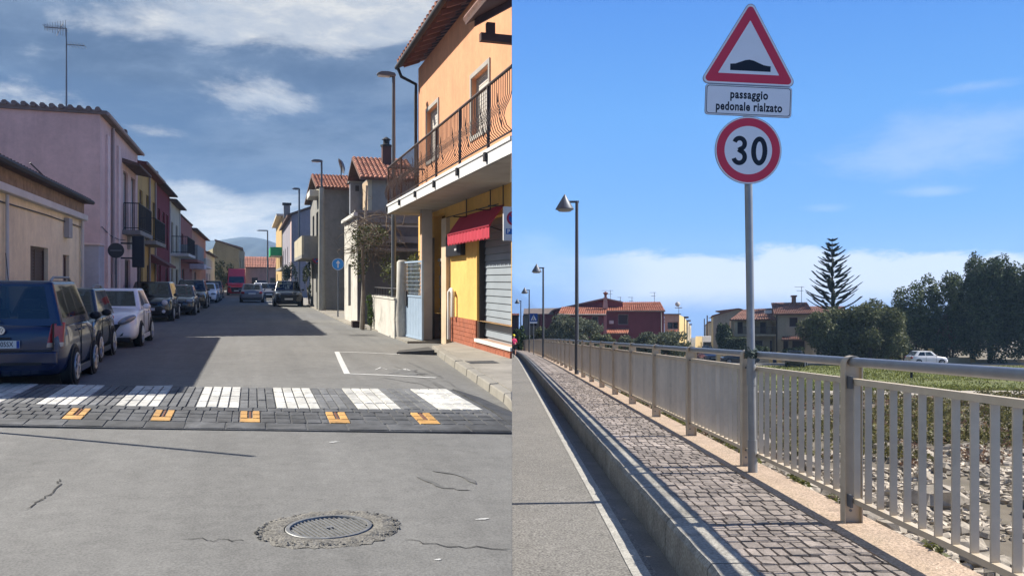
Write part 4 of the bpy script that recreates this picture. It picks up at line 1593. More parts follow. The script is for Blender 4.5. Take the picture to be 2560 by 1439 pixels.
# beige house closing the view
bv = 135.0
ub0, ub1 = uV(532, bv), uV(597, bv)
base_ = L(((ub0 + ub1) / 2, bv, 0))
bh = thing('beige_gable_house', 'olive beige house end with a sloping roof closing the far end of the street', 'house', base_)
pts = [(ub1, bv), (uV(612, bv + 14), bv + 14), (ub0 - 1.5, bv + 14), (ub0, bv)]
zr0, zr1, zr2 = wH(ub0, bv, 606), wH(uV(540, bv), bv, 602), wH(ub1, bv, 622)
OLIVE = stucco('olive_beige_stucco', (.26, .225, .13), .3, (.18, .16, .10))
walls(MB(L), pts, -.1, zr2, {0: [(3, 4.4, 1.0, 2.6), (3, 4.4, 3.4, 5.0), (9, 10.4, 3.4, 5)]}).build('wall', OLIVE, bh)
MB(L).extrude([(ub0, bv, zr2 - .01), (ub1, bv, zr2 - .01), (uV(540, bv), bv, zr1)], (0, 14, 0)).build('gable', OLIVE, bh)
for a in ((3, 4.4, 1.0, 2.6), (3, 4.4, 3.4, 5.0), (9, 10.4, 3.4, 5)):
    opening(bh, L, plane_of(pts, 0), *a, 'shutter', DARKW)
MB(L).hexa([(uV(540, bv) - .2, bv - .3, zr1), (ub1 + .6, bv - .3, zr2 - .05), (ub1 + .6, bv + 14.2, zr2 - .05), (uV(540, bv) - .2, bv + 14.2, zr1), (uV(540, bv) - .2, bv - .3, zr1 + .25), (ub1 + .6, bv - .3, zr2 + .2), (ub1 + .6, bv + 14.2, zr2 + .2), (uV(540, bv) - .2, bv + 14.2, zr1 + .25)]).build('roof', ROOFDARK, bh)
# low red roofed houses to its right, where the street bends
for i, (x0, x1, yr, ye, vv_, lab) in enumerate([(614, 690, 645, 668, 150, 'low pink house with a wide red tiled roof where the street bends'), (560, 622, 668, 690, 165, 'far low house with a rusty roof behind the red delivery van')]):
    ua, ub = uV(x0, vv_), uV(x1, vv_)
    t = thing('low_red_roofed_house', lab, 'house', L(((ua + ub) / 2, vv_, 0)))
    pts = [(ua, vv_), (ub, vv_), (ub, vv_ + 9), (ua, vv_ + 9)]
    ze, zr_ = wH(ub, vv_, ye), wH(ub, vv_, yr)
    walls(MB(L), pts, -.1, ze, {0: [(1, 2, .8, 2), (4, 5, .8, 2)]}).build('wall', stucco('rosy_stucco', (.42, .24, .2), .3), t)
    for a in ((1, 2, .8, 2), (4, 5, .8, 2)):
        opening(t, L, plane_of(pts, 0), *a, 'shutter', DARKW)
    tile_roof(t, L, (ua - .2, vv_ - .4, ze - .05), (ub + .2, vv_ - .4, ze - .05), (ua - .2, vv_ + 6, zr_ + .3), (ub + .2, vv_ + 6, zr_ + .3), 20, TILE, rows=5)

# ------------------------------------------------------------------ east side of the street
US = 3.5


def east_house(name, label, v0, v1, h, m_front, m_end, depth=7.0, front_holes=(), end_holes=(), u=US):
    root = thing(name, label, 'house', L((u, (v0 + v1) / 2, 0)), 'houses along the east side of the street')
    pts = [(u, v1), (u, v0), (u + depth, v0), (u + depth, v1)]
    mb = walls(MB(L), pts[:], -.1, h, {0: [a[:4] for a in front_holes], 1: [a[:4] for a in end_holes]})
    mb.build('wall', m_front, root)
    for i, hs in ((0, front_holes), (1, end_holes)):
        for a in hs:
            opening(root, L, plane_of(pts, i), *a[:4], a[4], a[5], None, a[6])
    return root, pts


# grey house with the striped tile roof
gv = vU(806, US)
gv1 = vU(776, US)
gu1 = uV(905, gv)
hG = wH(uV(840, gv), gv, 470)
hG_r = wH(uV(840, gv + 3.2), gv + 3.2, 438)
grey, pts = east_house('grey_house', 'grey rendered two storey house with a striped red tile roof and a solid grey balcony', gv, gv1, hG, GREYW, GREYW, depth=gu1 - US,
                       front_holes=[(2.0, 3.4, 3.3, 5.4, 'shutter', DARKW, None), (5.0, 6.6, 3.3, 5.4, 'glass_door', None, None), (1.6, 2.8, .1, 2.6, 'plain_door', DARKW, None), (4.8, 6.2, .9, 2.4, 'louvre', LOUV, None)],
                       end_holes=[(1.9, 2.7, .2, 2.4, 'plain_door', mat('slate_blue_door', (.10, .13, .17), .6), None)])
gb = Vector(grey['_base'])
# beige skin on the street front, sunlight put into its colour
MB(L).box((US - .012, gv + .35, 0), (US - .003, gv + 1.6, hG - .1)).build('sunlit_front_skin', stucco('sunlit_beige_front', (.45, .40, .29), .3), grey)
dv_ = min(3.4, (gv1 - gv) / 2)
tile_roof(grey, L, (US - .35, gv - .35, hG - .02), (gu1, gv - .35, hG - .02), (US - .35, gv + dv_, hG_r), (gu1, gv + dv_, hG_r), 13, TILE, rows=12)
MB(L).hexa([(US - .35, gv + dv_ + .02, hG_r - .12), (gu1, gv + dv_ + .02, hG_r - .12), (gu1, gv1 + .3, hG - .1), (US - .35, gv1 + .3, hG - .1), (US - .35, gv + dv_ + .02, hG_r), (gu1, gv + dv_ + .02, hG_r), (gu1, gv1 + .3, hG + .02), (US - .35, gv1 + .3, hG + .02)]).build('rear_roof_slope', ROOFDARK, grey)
MB(L).extrude([(US + .01, gv + .01, hG - .02), (US + .01, gv1 - .01, hG - .02), (US + .01, gv + dv_, hG_r - .13)], (.25, 0, 0)).build('gable_end', stucco('sunlit_beige_front', (.45, .40, .29)), grey)
zb_b = hw(768, 632, US - .9)
bal = MB(L).box((US - 1.0, gv + .8, zb_b - .18), (US, gv1 - .5, zb_b)).build('balcony', GREYW, grey)
zt_b = zb_b + 1.0
MB(L).box((US - 1.0, gv + .8, zb_b), (US - .88, gv1 - .5, zt_b)).build('parapet', stucco('sunlit_beige_front', (.45, .40, .29)), bal, base=gb)  # street face of the parapet: sunlight put into a beige copy
MB(L).box((US - .879, gv + .8, zb_b), (US, gv + .92, zt_b)).build('parapet', GREYW, bal, base=gb)
MB(L).box((US - .55, gv + 1.6, hw(783, 512, US)), (US, gv + 4, hw(783, 512, US) + .35)).build('awning_box', WHITET, grey, bevel=.03)

# second tiled house standing farther back
s2u, s2v = None, gv - 5.0
s2u = uV(922, s2v)
s2e = uV(1046, s2v)
hS2 = wH(s2u + .6, s2v, 446)
hS2r = wH(s2u + .6, s2v + 3, 396)
sh_ = thing('tiled_house', 'taller grey and ochre house with red tile roof behind the vine covered wall', 'house', L((s2u, s2v, 0)), 'houses along the east side of the street')
pts = [(s2u, s2v + 6), (s2u, s2v), (s2e, s2v), (s2e, s2v + 6)]
walls(MB(L), pts, 0, hS2, {0: [(1.4, 2.3, 4.2, 5.6)], 1: []}).build('wall', GREYW, sh_)
opening(sh_, L, plane_of(pts, 0), 1.4, 2.3, 4.2, 5.6, 'shutter', DARKW)
MB(L).box((s2u - .012, s2v + .03, 3), (s2u - .003, s2v + 5.9, hS2 - .05)).build('sunlit_ochre_front', stucco('sunlit_ochre_front', (.46, .34, .22), .3), sh_)  # ochre skin over grey walls, sunlit tone put into its colour
MB(L).box((s2u - .05, s2v - .04, 3), (s2u + .14, s2v - .003, hS2 - .05)).build('sunlit_corner_strip', stucco('sunlit_beige_front', (.45, .40, .29)), sh_)  # bright strip, sunlight at the corner painted in
tile_roof(sh_, L, (s2u - .45, s2v - .35, hS2 - .02), (s2e, s2v - .35, hS2 - .02), (s2u - .45, s2v + 3, hS2r), (s2e, s2v + 3, hS2r), 13, TILE, rows=12)
MB(L).hexa([(s2u - .45, s2v + 3.02, hS2r - .12), (s2e, s2v + 3.02, hS2r - .12), (s2e, s2v + 6.2, hS2 - .1), (s2u - .45, s2v + 6.2, hS2 - .1), (s2u - .45, s2v + 3.02, hS2r), (s2e, s2v + 3.02, hS2r), (s2e, s2v + 6.2, hS2), (s2u - .45, s2v + 6.2, hS2)]).build('rear_roof_slope', ROOFDARK, sh_)
cu_, cv_ = uV(966, s2v + 2), s2v + 2
zc0, zc1 = wH(cu_, cv_, 420), wH(cu_, cv_, 362)
ch = MB(L).box((cu_ - .22, cv_ - .2, zc0 - 1.2), (cu_ + .22, cv_ + .2, zc1 - .1)).build('chimney', mat('dark_chimney_brick', (.10, .05, .04), .9), sh_)
MB(L).lathe([(.30, zc1 - .1), (.30, zc1 - .02), (.16, zc1 + .02), (.16, zc1 + .25), (.24, zc1 + .25), (.05, zc1 + .38)], (cu_, cv_, 0), 'z', 8).build('chimney_cap', IRONW, ch, base=Vector(sh_['_base']))
# grey flue box and satellite dish between the two roofs
fu, fv = uV(891, gv - 2.2), gv - 2.2
z0_, z1_ = wH(fu, fv, 532), wH(fu, fv, 458)
fl = thing('grey_flue_box', 'grey box flue rising between the two tiled houses above the terrace', 'flue', L((fu, fv, z0_)))
MB(L).box((fu - .33, fv - .25, z0_ - 2.5), (fu + .33, fv + .25, z1_)).build('body', mat('flue_grey', (.21, .22, .25), .7, stain=.3), fl, bevel=.01)
MB(L).box((fu - .08, fv - .29, z1_ - .42), (fu + .10, fv - .25, z1_ - .15)).build('vent', IRONW, fl)
MB(L).box((fu - .4, fv - .3, z1_), (fu + .4, fv + .3, z1_ + .07)).build('cap', GREYW, fl)
du, dv2 = uV(853, gv + 2), gv + 2
zd = wH(du, dv2, 415)
dish = thing('satellite_dish', 'dark satellite dish on a bracket at the ridge of the grey house', 'satellite dish', L((du, dv2, zd)))
MB(L).tube([(du, dv2, zd - 1.0), (du, dv2, zd)], .03, 6).build('bracket', IRONW, dish)
mb = MB()
mb.lathe([(.05, .12), (.25, .09), (.42, 0), (.44, 0), (.26, .12), (.04, .16)], (0, 0, 0), 'y', 18)
dd = mb.build('reflector', mat('dish_grey', (.13, .13, .14), .6), dish, smooth=.8)
dd.rotation_euler = (math.radians(20), 0, math.radians(-70))

# purple grey gabled house beyond
hv_, hv1_ = vU(729, US), vU(706, US)
pg1 = uV(790, hv_)
hPG = wH(US, hv_, 538)
pgh, pts = east_house('lilac_house', 'lilac grey house with a rosy sunlit street front and dark chimney farther up the street', hv_, hv1_, hPG, stucco('lilac_stucco', (.27, .25, .28), .25), None, depth=pg1 - US + 2,
                      front_holes=[(3, 4.5, 3.2, 5, 'shutter', DARKW, None), (9, 10.5, 3.2, 5, 'shutter', DARKW, None), (15, 16.5, 3.2, 5, 'shutter', DARKW, None), (4, 6, .1, 2.4, 'plain_door', DARKW, None), (12, 14, .1, 2.4, 'plain_door', DARKW, None)])
MB(L).box((US - .012, hv_ + .3, 0), (US - .003, hv_ + 2.5, hPG - .05)).build('sunlit_rosy_front', stucco('sunlit_rosy_front', (.50, .36, .32), .3), pgh)  # rosier skin carries the street side's sunlight in its colour
MB(L).extrude([(US, hv_, hPG - .01), (pg1 + 2, hv_, hPG - .01), (pg1 + 2, hv_, wH(pg1, hv_, 495)), ], (0, hv1_ - hv_, 0)).build('gable', stucco('lilac_stucco', (.27, .25, .28)), pgh)
MB(L).hexa([(US - .4, hv_ - .2, hPG - .1), (pg1 + 2, hv_ - .2, wH(pg1, hv_, 495)), (pg1 + 2, hv1_, wH(pg1, hv_, 495)), (US - .4, hv1_, hPG - .1), (US - .4, hv_ - .2, hPG + .08), (pg1 + 2, hv_ - .2, wH(pg1, hv_, 495) + .18), (pg1 + 2, hv1_, wH(pg1, hv_, 495) + .18), (US - .4, hv1_, hPG + .08)]).build('roof', ROOFDARK, pgh)
cz0, cz1 = wH(US + .2, hv_ + 4, 545), wH(US + .2, hv_ + 4, 508)
cu2 = uV(717, hv_ + 4)
ch = MB(L).box((cu2 - .3, hv_ + 3.7, cz0), (cu2 + .3, hv_ + 4.3, cz1 - .25)).build('chimney', GREYW, pgh)
MB(L).box((cu2 - .42, hv_ + 3.6, cz1 - .2), (cu2 + .42, hv_ + 4.4, cz1)).build('chimney_cap', IRONW, ch, base=Vector(pgh['_base']))
MB(L).box((US - .8, hv_ + 4, 2.6), (US - .01, hv1_ - 2, 2.85)).build('balcony', GREYW, pgh)

# yellow house with a green balcony cloth
yv, yv1 = vU(704, US - .1), vU(690, US - .1)
hYY = wH(US, yv, 540)
yhh, pts = east_house('ochre_house', 'ochre yellow house with a green cloth hung on its balcony far up the street', yv, yv1, hYY, stucco('ochre_yellow_stucco', (.48, .32, .13), .3), None, depth=8, u=US - .1,
                      front_holes=[(4, 6, 3.2, 5, 'shutter', DARKW, None), (12, 14, 3.2, 5, 'shutter', DARKW, None), (5, 8, .1, 2.4, 'plain_door', DARKW, None)])
MB(L).box((US - .7, yv - .2, hYY), (US + 7.9, yv1, hYY + .25)).build('roof', stucco('pale_stucco', (.55, .48, .36)), yhh)
zz = wH(US - 1, yv, 640)
b2 = MB(L).box((US - 1.3, yv - 1, zz), (US - .1, yv + 8, zz + .15)).build('balcony', WHITET, yhh)
MB(L).box((US - 1.42, yv - 1, zz + .05), (US - 1.3, yv + 8, zz + 1.05)).build('green_cloth', mat('green_cloth', (.02, .30, .10), .7), b2, base=Vector(yhh['_base']))
MB(L).box((US - 1.3, yv - 1.08, zz + .05), (US - .1, yv - 1.0, zz + 1.05)).build('green_cloth', mat('green_cloth', (.02, .30, .10), .7), b2, base=Vector(yhh['_base']))

# ------------------------------------------------------------------ white terrace wall with vine
WALLW = stucco('weathered_white_wall', (.52, .49, .43), .6, (.20, .18, .15), stscale=1.6)
WALLG = stucco('weathered_shaded_wall', (.22, .21, .19), .6, (.10, .10, .09), stscale=1.6)
tv = vU(893, 3.55)               # near corner of the terrace building
tv1 = vU(861, 3.55)
hT_ = wH(3.55, tv, 531)
ter = thing('terrace_building', 'weathered white walled building with a flat roof terrace and a vine hanging on it', 'house', L((3.55, tv, 0)), 'houses along the east side of the street')
tpts = [(3.55, tv1), (3.55, tv), (uV(1052, tv), tv), (uV(1052, tv), tv1)]
walls(MB(L), tpts, -.05, hT_, {0: [(1.4, 2.3, .6, 2.2)]}).build('wall', WALLW, ter)
opening(ter, L, plane_of(tpts, 0), 1.4, 2.3, .6, 2.2, 'shutter', DARKW)
tb = Vector(ter['_base'])
MB(L).box((3.47, tv - .08, hT_), (uV(1052, tv), tv + .3, hT_ + .09)).build('coping', GREYW, ter)
MB(L).hexa([(3.42, tv - .08, hT_ - .12), (3.56, tv - .08, hT_ - .12), (3.56, tv1, hT_ - .12), (3.42, tv1, hT_ - .12), (3.42, tv - .08, hT_ + .0), (3.56, tv - .08, hT_ + .0), (3.56, tv1, hT_ + .0), (3.42, tv1, hT_ + .0)]).build('coping', WHITET, ter)
# bands and canopy; the side wall's shade is put into darker grey panels
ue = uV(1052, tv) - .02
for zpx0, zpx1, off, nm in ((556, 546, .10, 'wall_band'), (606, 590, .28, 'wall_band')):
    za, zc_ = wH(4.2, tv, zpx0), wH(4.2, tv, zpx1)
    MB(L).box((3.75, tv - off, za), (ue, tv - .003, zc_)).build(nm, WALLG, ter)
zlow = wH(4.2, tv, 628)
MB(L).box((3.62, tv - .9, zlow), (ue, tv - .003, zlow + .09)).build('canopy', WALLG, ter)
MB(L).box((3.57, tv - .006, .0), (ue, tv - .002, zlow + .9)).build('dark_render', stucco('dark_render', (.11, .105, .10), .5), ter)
MB(L).box((3.57, tv - .012, zlow + .95), (ue, tv - .004, hT_ - .02)).build('shaded_wall_panel', WALLG, ter)

# low front wall with a planted fence on top
lw0, lw1 = vU(986, 3.72), vU(931, 3.72)
lw = thing('low_garden_wall', 'low weathered garden wall with an iron fence and greenery in front of the terrace building', 'wall', L((3.72, lw0, 0)))
zlw = hw(958, 745, 3.72)
MB(L).box((3.72, lw0, -.05), (3.9, lw1, zlw)).build('wall', WALLW, lw, bevel=.01)
bar_rail(lw, None, (3.8, lw0 + .05), (3.8, lw1 - .05), zlw, zlw + .30, 8, IRONW, name='fence', r=.014)
MB(L).box((3.70, lw0, zlw), (3.92, lw1, zlw + .05)).build('coping', WALLW, lw)
sh = thing('fence_shrub', 'dense green and yellow shrub growing behind the low wall fence', 'shrub', L((4.2, lw0 + .6, .2)))
zt_ = hw(958, 632, 3.9)
mb = MB(L)
blobs = []
r = random.Random(9)
for _ in range(16):
    blobs.append(((r.uniform(4.0, 4.8), r.uniform(lw0 + .2, lw1 + 1.0), r.uniform(zlw + .1, zt_ - .2)), (.35, .5, .32)))
leaf_cloud(mb, blobs, 3000, .05).build('foliage', leaf_mat('olive_leaf', (.085, .10, .03)), sh)
MB(L).tube([(4.4, lw0 + 1, 0), (4.4, lw0 + 1.1, zt_ - .3)], [.06, .03], 6).build('stem', mat('bark', (.09, .07, .055)), sh)

# blue metal gate with its concrete posts
gp = thing('concrete_gate_post', 'rounded concrete gate post on the street side of the blue gate', 'gate post', L((3.86, vU(1000, 3.86), 0)))
v_ = vU(1000, 3.86)
zg = wH(3.86, v_, 650)
MB(L).lathe([(.17, -.05), (.20, .5), (.16, 1.3), (.15, zg - .05), (.10, zg)], (3.86 + .08, v_ + .1, 0), 'z', 12).build('post', WALLW, gp, smooth=.8)
gate = thing('blue_gate', 'pale blue metal gate with a mesh top between concrete posts', 'gate', L((4.1, vU(1025, 4.05), 0)))
BLUEG = mat('blue_gate_paint', (.30, .38, .47), .5, var=.08, scale=4, stain=.15)
ga, gb_ = vU(1012, 4.0), vU(1041, 4.0)
gpl = ((4.0, ga), (0.10, -1.0), (-1.0, -0.10))
gl = ga - gb_
zgt = hw(1026, 652, 4.0)
zgm = hw(1026, 742, 4.0)
fm = MB(L)
for a0, a1, z0, z1 in ((0, .06, .06, zgt), (gl - .06, gl, .06, zgt), (.06, gl - .06, zgt - .05, zgt), (.06, gl - .06, .06, .11), (.06, gl - .06, zgm, zgm + .05)):
    fm.wbox(gpl, a0, a1, z0, z1, -.02, .03)
fm.build('gate_frame', BLUEG, gate)
k_ = 6
for k in range(k_):
    a0 = .06 + (gl - .12) * k / k_
    MB(L).wbox(gpl, a0 + .006, a0 + (gl - .12) / k_ - .006, .11, zgm, 0, .015).build('panel', BLUEG, gate)
mb = MB(L)
for k in range(14):
    a0 = .06 + (gl - .12) * (k + .5) / 14
    mb.wbox(gpl, a0 - .005, a0 + .005, zgm + .05, zgt - .05, 0, .008)
for k in range(8):
    z_ = zgm + .05 + (zgt - zgm - .1) * (k + .5) / 8
    mb.wbox(gpl, .06, gl - .06, z_ - .004, z_ + .004, .008, .014)
mb.build('gate_mesh', BLUEG, gate)
MB(L).wbox(gpl, gl * .12, gl * .2, zgm - .25, zgm + .15, .02, .06).build('lock', IRONW, gate)
MB(L).box((3.75, gb_ - .1, -.03), (4.9, ga + .1, .045)).build('threshold', KERB, gate)
# dark passage behind the gate
pw = thing('passage_wall', 'dark grey passage wall rising behind the blue gate', 'wall', L((4.9, gb_ + 1.2, 0)))
MB(L).box((4.66, gb_ + .9, 0), (uV(1060, gb_ + 1.2), gb_ + 1.2, hw(1026, 600, 4.3))).build('wall', stucco('dark_render', (.11, .105, .10)), pw)

# vine hanging over the terrace corner, bare twigs and leaves
vn = thing('hanging_vine', 'tangled bare vine with green leaves hanging over the white wall corner', 'vine', L((3.45, vU(900, 3.45), 0)))
r = random.Random(31)
vt = vU(915, 3.4)
tw = MB(L)
stem_v = vU(907, 3.38)
zst = hw(907, 560, 3.38)
tw.tube([(3.38, stem_v, 0), (3.42, stem_v + .1, 1.2), (3.36, stem_v - .05, 2.3), (3.40, stem_v + .1, zst)], [.06, .05, .045, .03], 7)
zc_ = hw(905, 590, 3.4)
for k in range(210):
    uu = r.uniform(3.15, 4.3)
    p = Vector((uu, stem_v + r.uniform(-1.6, 1.6), zc_ + r.gauss(0, .32)))
    path = [p]
    d = Vector((r.gauss(0, 1), r.gauss(0, 1), r.gauss(0, .7) - .1)).normalized()
    for q in range(4):
        d = (d + Vector((r.gauss(0, .5), r.gauss(0, .5), r.gauss(-.1, .5)))).normalized()
        path.append(path[-1] + d * r.uniform(.12, .3))
    tw.tube(path, [.011, .010, .008, .006, .004], 4, False)
tw.build('twigs', mat('vine_twig', (.17, .135, .10), .95, var=.3, scale=6), vn)
lf = MB(L)
zl = hw(885, 650, 3.4)
leaf_cloud(lf, [((3.33, stem_v + .5, zl), (.35, .5, .55)), ((3.4, stem_v + .9, zl + .35), (.35, .5, .5)), ((3.35, stem_v + .2, zl - .45), (.2, .25, .4)), ((3.6, stem_v, zc_), (.6, 1.2, .4))], 1500, .05)
lf.build('foliage', leaf_mat('vine_leaf', (.075, .085, .03)), vn)
# creeper low on the white wall
cr = thing('wall_creeper', 'small green creeper climbing the foot of the weathered wall', 'creeper', L((3.62, vU(928, 3.65), 0)))
cvv = vU(926, 3.62)
leaf_cloud(MB(L), [((3.62, cvv, .4), (.10, .25, .35)), ((3.62, cvv + .3, .9), (.1, .2, .3))], 420, .045).build('foliage', leaf_mat('creeper_leaf', (.07, .11, .03)), cr)
MB(L).tube([(3.64, cvv, 0), (3.65, cvv + .2, 1.0)], .02, 5).build('stem', mat('bark', (.09, .07, .055)), cr)
# leaning wooden poles by the vine
wp = thing('wooden_pole', 'rough wooden pole leaning against the white wall under the vine', 'pole', L((3.42, vU(903, 3.42), 0)))
MB(L).tube([(3.40, vU(903, 3.40), 0), (3.52, vU(903, 3.40) + .2, 2.0), (3.62, vU(903, 3.40) + .3, hw(908, 470, 3.6))], [.055, .05, .035], 8).build('shaft', mat('grey_wood', (.30, .27, .22), .95, var=.25, scale=6), wp, smooth=1)
# dark crate and pot at its foot
bx = thing('dark_crate', 'small dark planter crate on the ground at the foot of the leaning pole', 'crate', L((3.35, vU(885, 3.3), 0)))
v_ = vU(887, 3.3)
for z_ in (.02, .09, .16):
    MB(L).box((3.2, v_ - .2, z_), (3.5, v_ + .2, z_ + .055)).build('crate_slat', DARKW, bx)
MB(L).box((3.22, v_ - .18, .0), (3.48, v_ + .18, .19)).build('filling', mat('potting_soil', (.04, .03, .025), .95), bx)

# ------------------------------------------------------------------ orange house with the shop
UO = 4.65
oA = UO * cT / sT + .02                  # where its front meets x = 0
oB = vU(1046, UO)
uBk = oB * sT / cT - .03
ORANGE = stucco('orange_stucco', (.62, .29, .15), .25, (.52, .235, .125))
YEL = stucco('shop_yellow_stucco', (.70, .42, .12), .2, (.56, .33, .11))
oh = thing('orange_house', 'orange two storey house with balcony above a yellow walled shop with grey roller shutter', 'house', L((UO, oB, 0)), 'houses along the east side of the street')
ob = Vector(oh['_base'])
opts = [(UO, oB), (UO, oA), (uBk, oB)]
zS1 = .5 * (wH(3.6, vU(968, 3.6), 497) + wH(3.6, vU(1250, 3.6), 395 - 16))      # top of slab
zS1 = hw(1100, 440, 3.6)
zS0 = zS1 - .24
hO = wH(UO, oB, 172)
fa = lambda px: oB - vU(px, UO)           # distance along the front from the far corner
w1 = (fa(1068), fa(1096), hw(1082, 396, UO), hw(1082, 268, UO))
w2 = (fa(1180), fa(1223), hw(1200, 330, UO), hw(1200, 180, UO))
walls(MB(L), opts, zS1 - .1, hO, {0: [w1, w2]}, reveal=.16).build('wall', ORANGE, oh, clip='street_open')
ROLL = mat('cream_roller_shutter', (.55, .50, .44), .6, var=.06)
for w_ in (w1, w2):
    opening(oh, L, plane_of(opts, 0), *w_, 'shutter', ROLL, STONEF, STONEF, reveal=.16)
# ground floor
sa, sb_ = fa(1192), fa(1290)
sb_ = min(sb_, oB - oA - .03)
zsh0, zsh1 = hw(1230, 855, UO), zS0 - .55
dA, dB = fa(1083), fa(1113)
zBr = hw(1160, 795, UO)
gw = walls(MB(L), opts, zBr, zS0 + .02, {0: [(sa, sb_, zBr, zsh1), (dA, dB, zBr, zS0 - .12)]}, reveal=.24).build('ground_floor_wall', YEL, oh, clip='street_open')
opl = plane_of(opts, 0)
walls(MB(L), [(UO + .02, oB), (UO + .02, oA + .05), (uBk, oB)], -.1, zBr, {0: [(dA, dB, -.1, zBr), (sa, sb_, zsh0, zBr)]}, reveal=.22).build('base_wall', mat('brick_mortar', (.36, .24, .18), .9), oh, clip='street_open')
BT = mat('terracotta_wall_tile', (.33, .105, .055), .7, var=.2, scale=5, bump=.15, stain=.25, stain_col=(.24, .10, .07))
rows_t = 6
zst = .115
th_ = (zBr - zst) / rows_t
segs_t = [(fa(1128), sa - .03, zst, zBr), (sa - .03, oB - oA - .03, zst, zsh0)]
for a0, a1, z0, z1 in segs_t:
    for k in range(rows_t):
        zz0, zz1 = zst + th_ * k, zst + th_ * (k + 1)
        if zz0 > z1 - .03: continue
        zz1 = min(zz1, z1)
        x = a0 + (0 if k % 2 == 0 else -.09)
        while x < a1:
            xa, xb = max(x, a0), min(x + .19, a1)
            if xb - xa > .03:
                MB(L).wbox(opl, xa + .004, xb - .004, zz0 + .004, zz1 - .004, -.05, .016 + rnd.uniform(0, .004)).build('brick', BT, oh, clip='street')
            x += .195
# roller shutter
rs = MB(L)
n_sl = 17
RSM = mat('roller_shutter_grey', (.26, .29, .315), .5, var=.08, metal=.0, stain=.15, stain_col=(.14, .15, .17))
shut = MB(L).wbox(opl, sa, sb_, zsh0, zsh1, -.24, -.20).build('roller_shutter', RSM, oh, clip='street')
for k in range(n_sl):
    z0 = zsh0 + .05 + (zsh1 - zsh0 - .05) * k / n_sl
    z1 = zsh0 + .05 + (zsh1 - zsh0 - .05) * (k + 1) / n_sl
    P_ = lambda a, z, n: (opl[0][0] + opl[1][0] * a + opl[2][0] * n, opl[0][1] + opl[1][1] * a + opl[2][1] * n, z)
    MB(L).hexa([P_(sa + .01, z0 + .006, -.165), P_(sb_ - .01, z0 + .006, -.165), P_(sb_ - .01, z0 + .006, -.199), P_(sa + .01, z0 + .006, -.199),
                P_(sa + .01, z1 - .012, -.182), P_(sb_ - .01, z1 - .012, -.182), P_(sb_ - .01, z1 - .012, -.199), P_(sa + .01, z1 - .012, -.199)]).build('slat', RSM, shut, base=ob, clip='street')
MB(L).wbox(opl, sa - .05, sb_ + .1, zsh0 - .07, zsh0 - .004, -.23, .05).build('sill', WHITET, oh, clip='street')
MB(L).wbox(opl, sa - .005, sa + .05, zsh0, zsh1, -.19, -.05).build('shutter_guide', IRONW, oh)
# carved double door with an iron fan above
DOORM = mat('aged_door_wood', (.15, .125, .11), .75, var=.25, scale=4, stain=.35, stain_col=(.07, .05, .04))
zdt = hw(1098, 652, UO)
dr = MB(L).wbox(opl, dA + .05, dB - .05, .03, zdt, -.24, -.18).build('door', DOORM, oh)
zz = .15
kk = 0
dw = dB - dA - .1
while zz < zdt - .2:
    hh = .34
    for q in range(2):
        off = .10 if (kk + q) % 2 == 0 else 0
        x0 = dA + .05 + dw * (.06 + .47 * q)
        MB(L).wbox(opl, x0, x0 + dw * .40, zz + off, min(zz + hh - .05 + off, zdt - .06), -.18, -.135).build('door_panel', mat('pale_door_panel', (.27, .24, .215), .7, var=.15), dr, base=ob, bevel=.015)
    zz += .43
    kk += 1
MB(L).wbox(opl, dA + .02, dB - .02, zdt, zdt + .08, -.24, -.12).build('transom', STONEF, oh)
fan = MB(L)
zf1 = zS0 - .2
P_ = lambda a, z, n: (opl[0][0] + opl[1][0] * a + opl[2][0] * n, opl[0][1] + opl[1][1] * a + opl[2][1] * n, z)
for k in range(5):
    rr = .18 + .19 * k
    pth = []
    for q in range(9):
        an = math.pi / 2 * q / 8
        pth.append(P_(dB - .06 - min(rr * math.cos(an), dw), zdt + .09 + min(rr * 1.5 * math.sin(an), zf1 - zdt - .1), -.17))
    fan.tube(pth, .014, 5)
fan.build('iron_fanlight', mat('pale_iron', (.25, .22, .19), .6), oh)
MB(L).wbox(opl, dA, dB, zdt + .08, zS0 - .12, -.30, -.24).build('fanlight_glass', GLASS, oh)
# pilaster beside the door and the slim post on its other side
pu0 = 4.22
pv0, pv1 = vU(1056, pu0), vU(1051, pu0)
pva, pvb = vU(1055, pu0), vU(1055, pu0) + .28
pl_u1 = uV(1081, pva)
MB(L).box((pu0, pva, -.05), (pl_u1, pvb, zS0 - .01)).build('pilaster', mat('pilaster_stone', (.40, .36, .33), .85, var=.15, stain=.3, stain_col=(.28, .22, .2)), oh, bevel=.01)
MB(L).box((pu0 - .006, pva + .02, 1.2), (pu0 - .001, pvb - .02, zS0 - .1)).build('pilaster_sunlit_side', mat('sunlit_peach', (.58, .36, .22), .85), oh)  # sunlight on the street side put into a brighter peach tone
MB(L).wbox(opl, fa(1113), fa(1125), .0, zS0 - .3, -.05, .10).build('slim_post', mat('cream_post', (.55, .42, .28), .85, var=.15, stain=.4, stain_col=(.33, .24, .18)), oh)
# pipes beside the shop
pz = hw(1133, 730, UO - .08)
MB(L).tube([P_(fa(1132), .17, .09), P_(fa(1132), pz * .5, .09), P_(fa(1132), pz, .09), P_(fa(1137), pz + .06, .09), P_(fa(1141), pz - .02, .09), P_(fa(1141), pz * .55, .09)], .05, 8).build('drain_pipe', WHITET, oh, smooth=1)
MB(L).tube([P_(fa(1127), .15, .06), P_(fa(1127), .85, .06)], .04, 8).build('black_pipe', IRONW, oh, smooth=1)
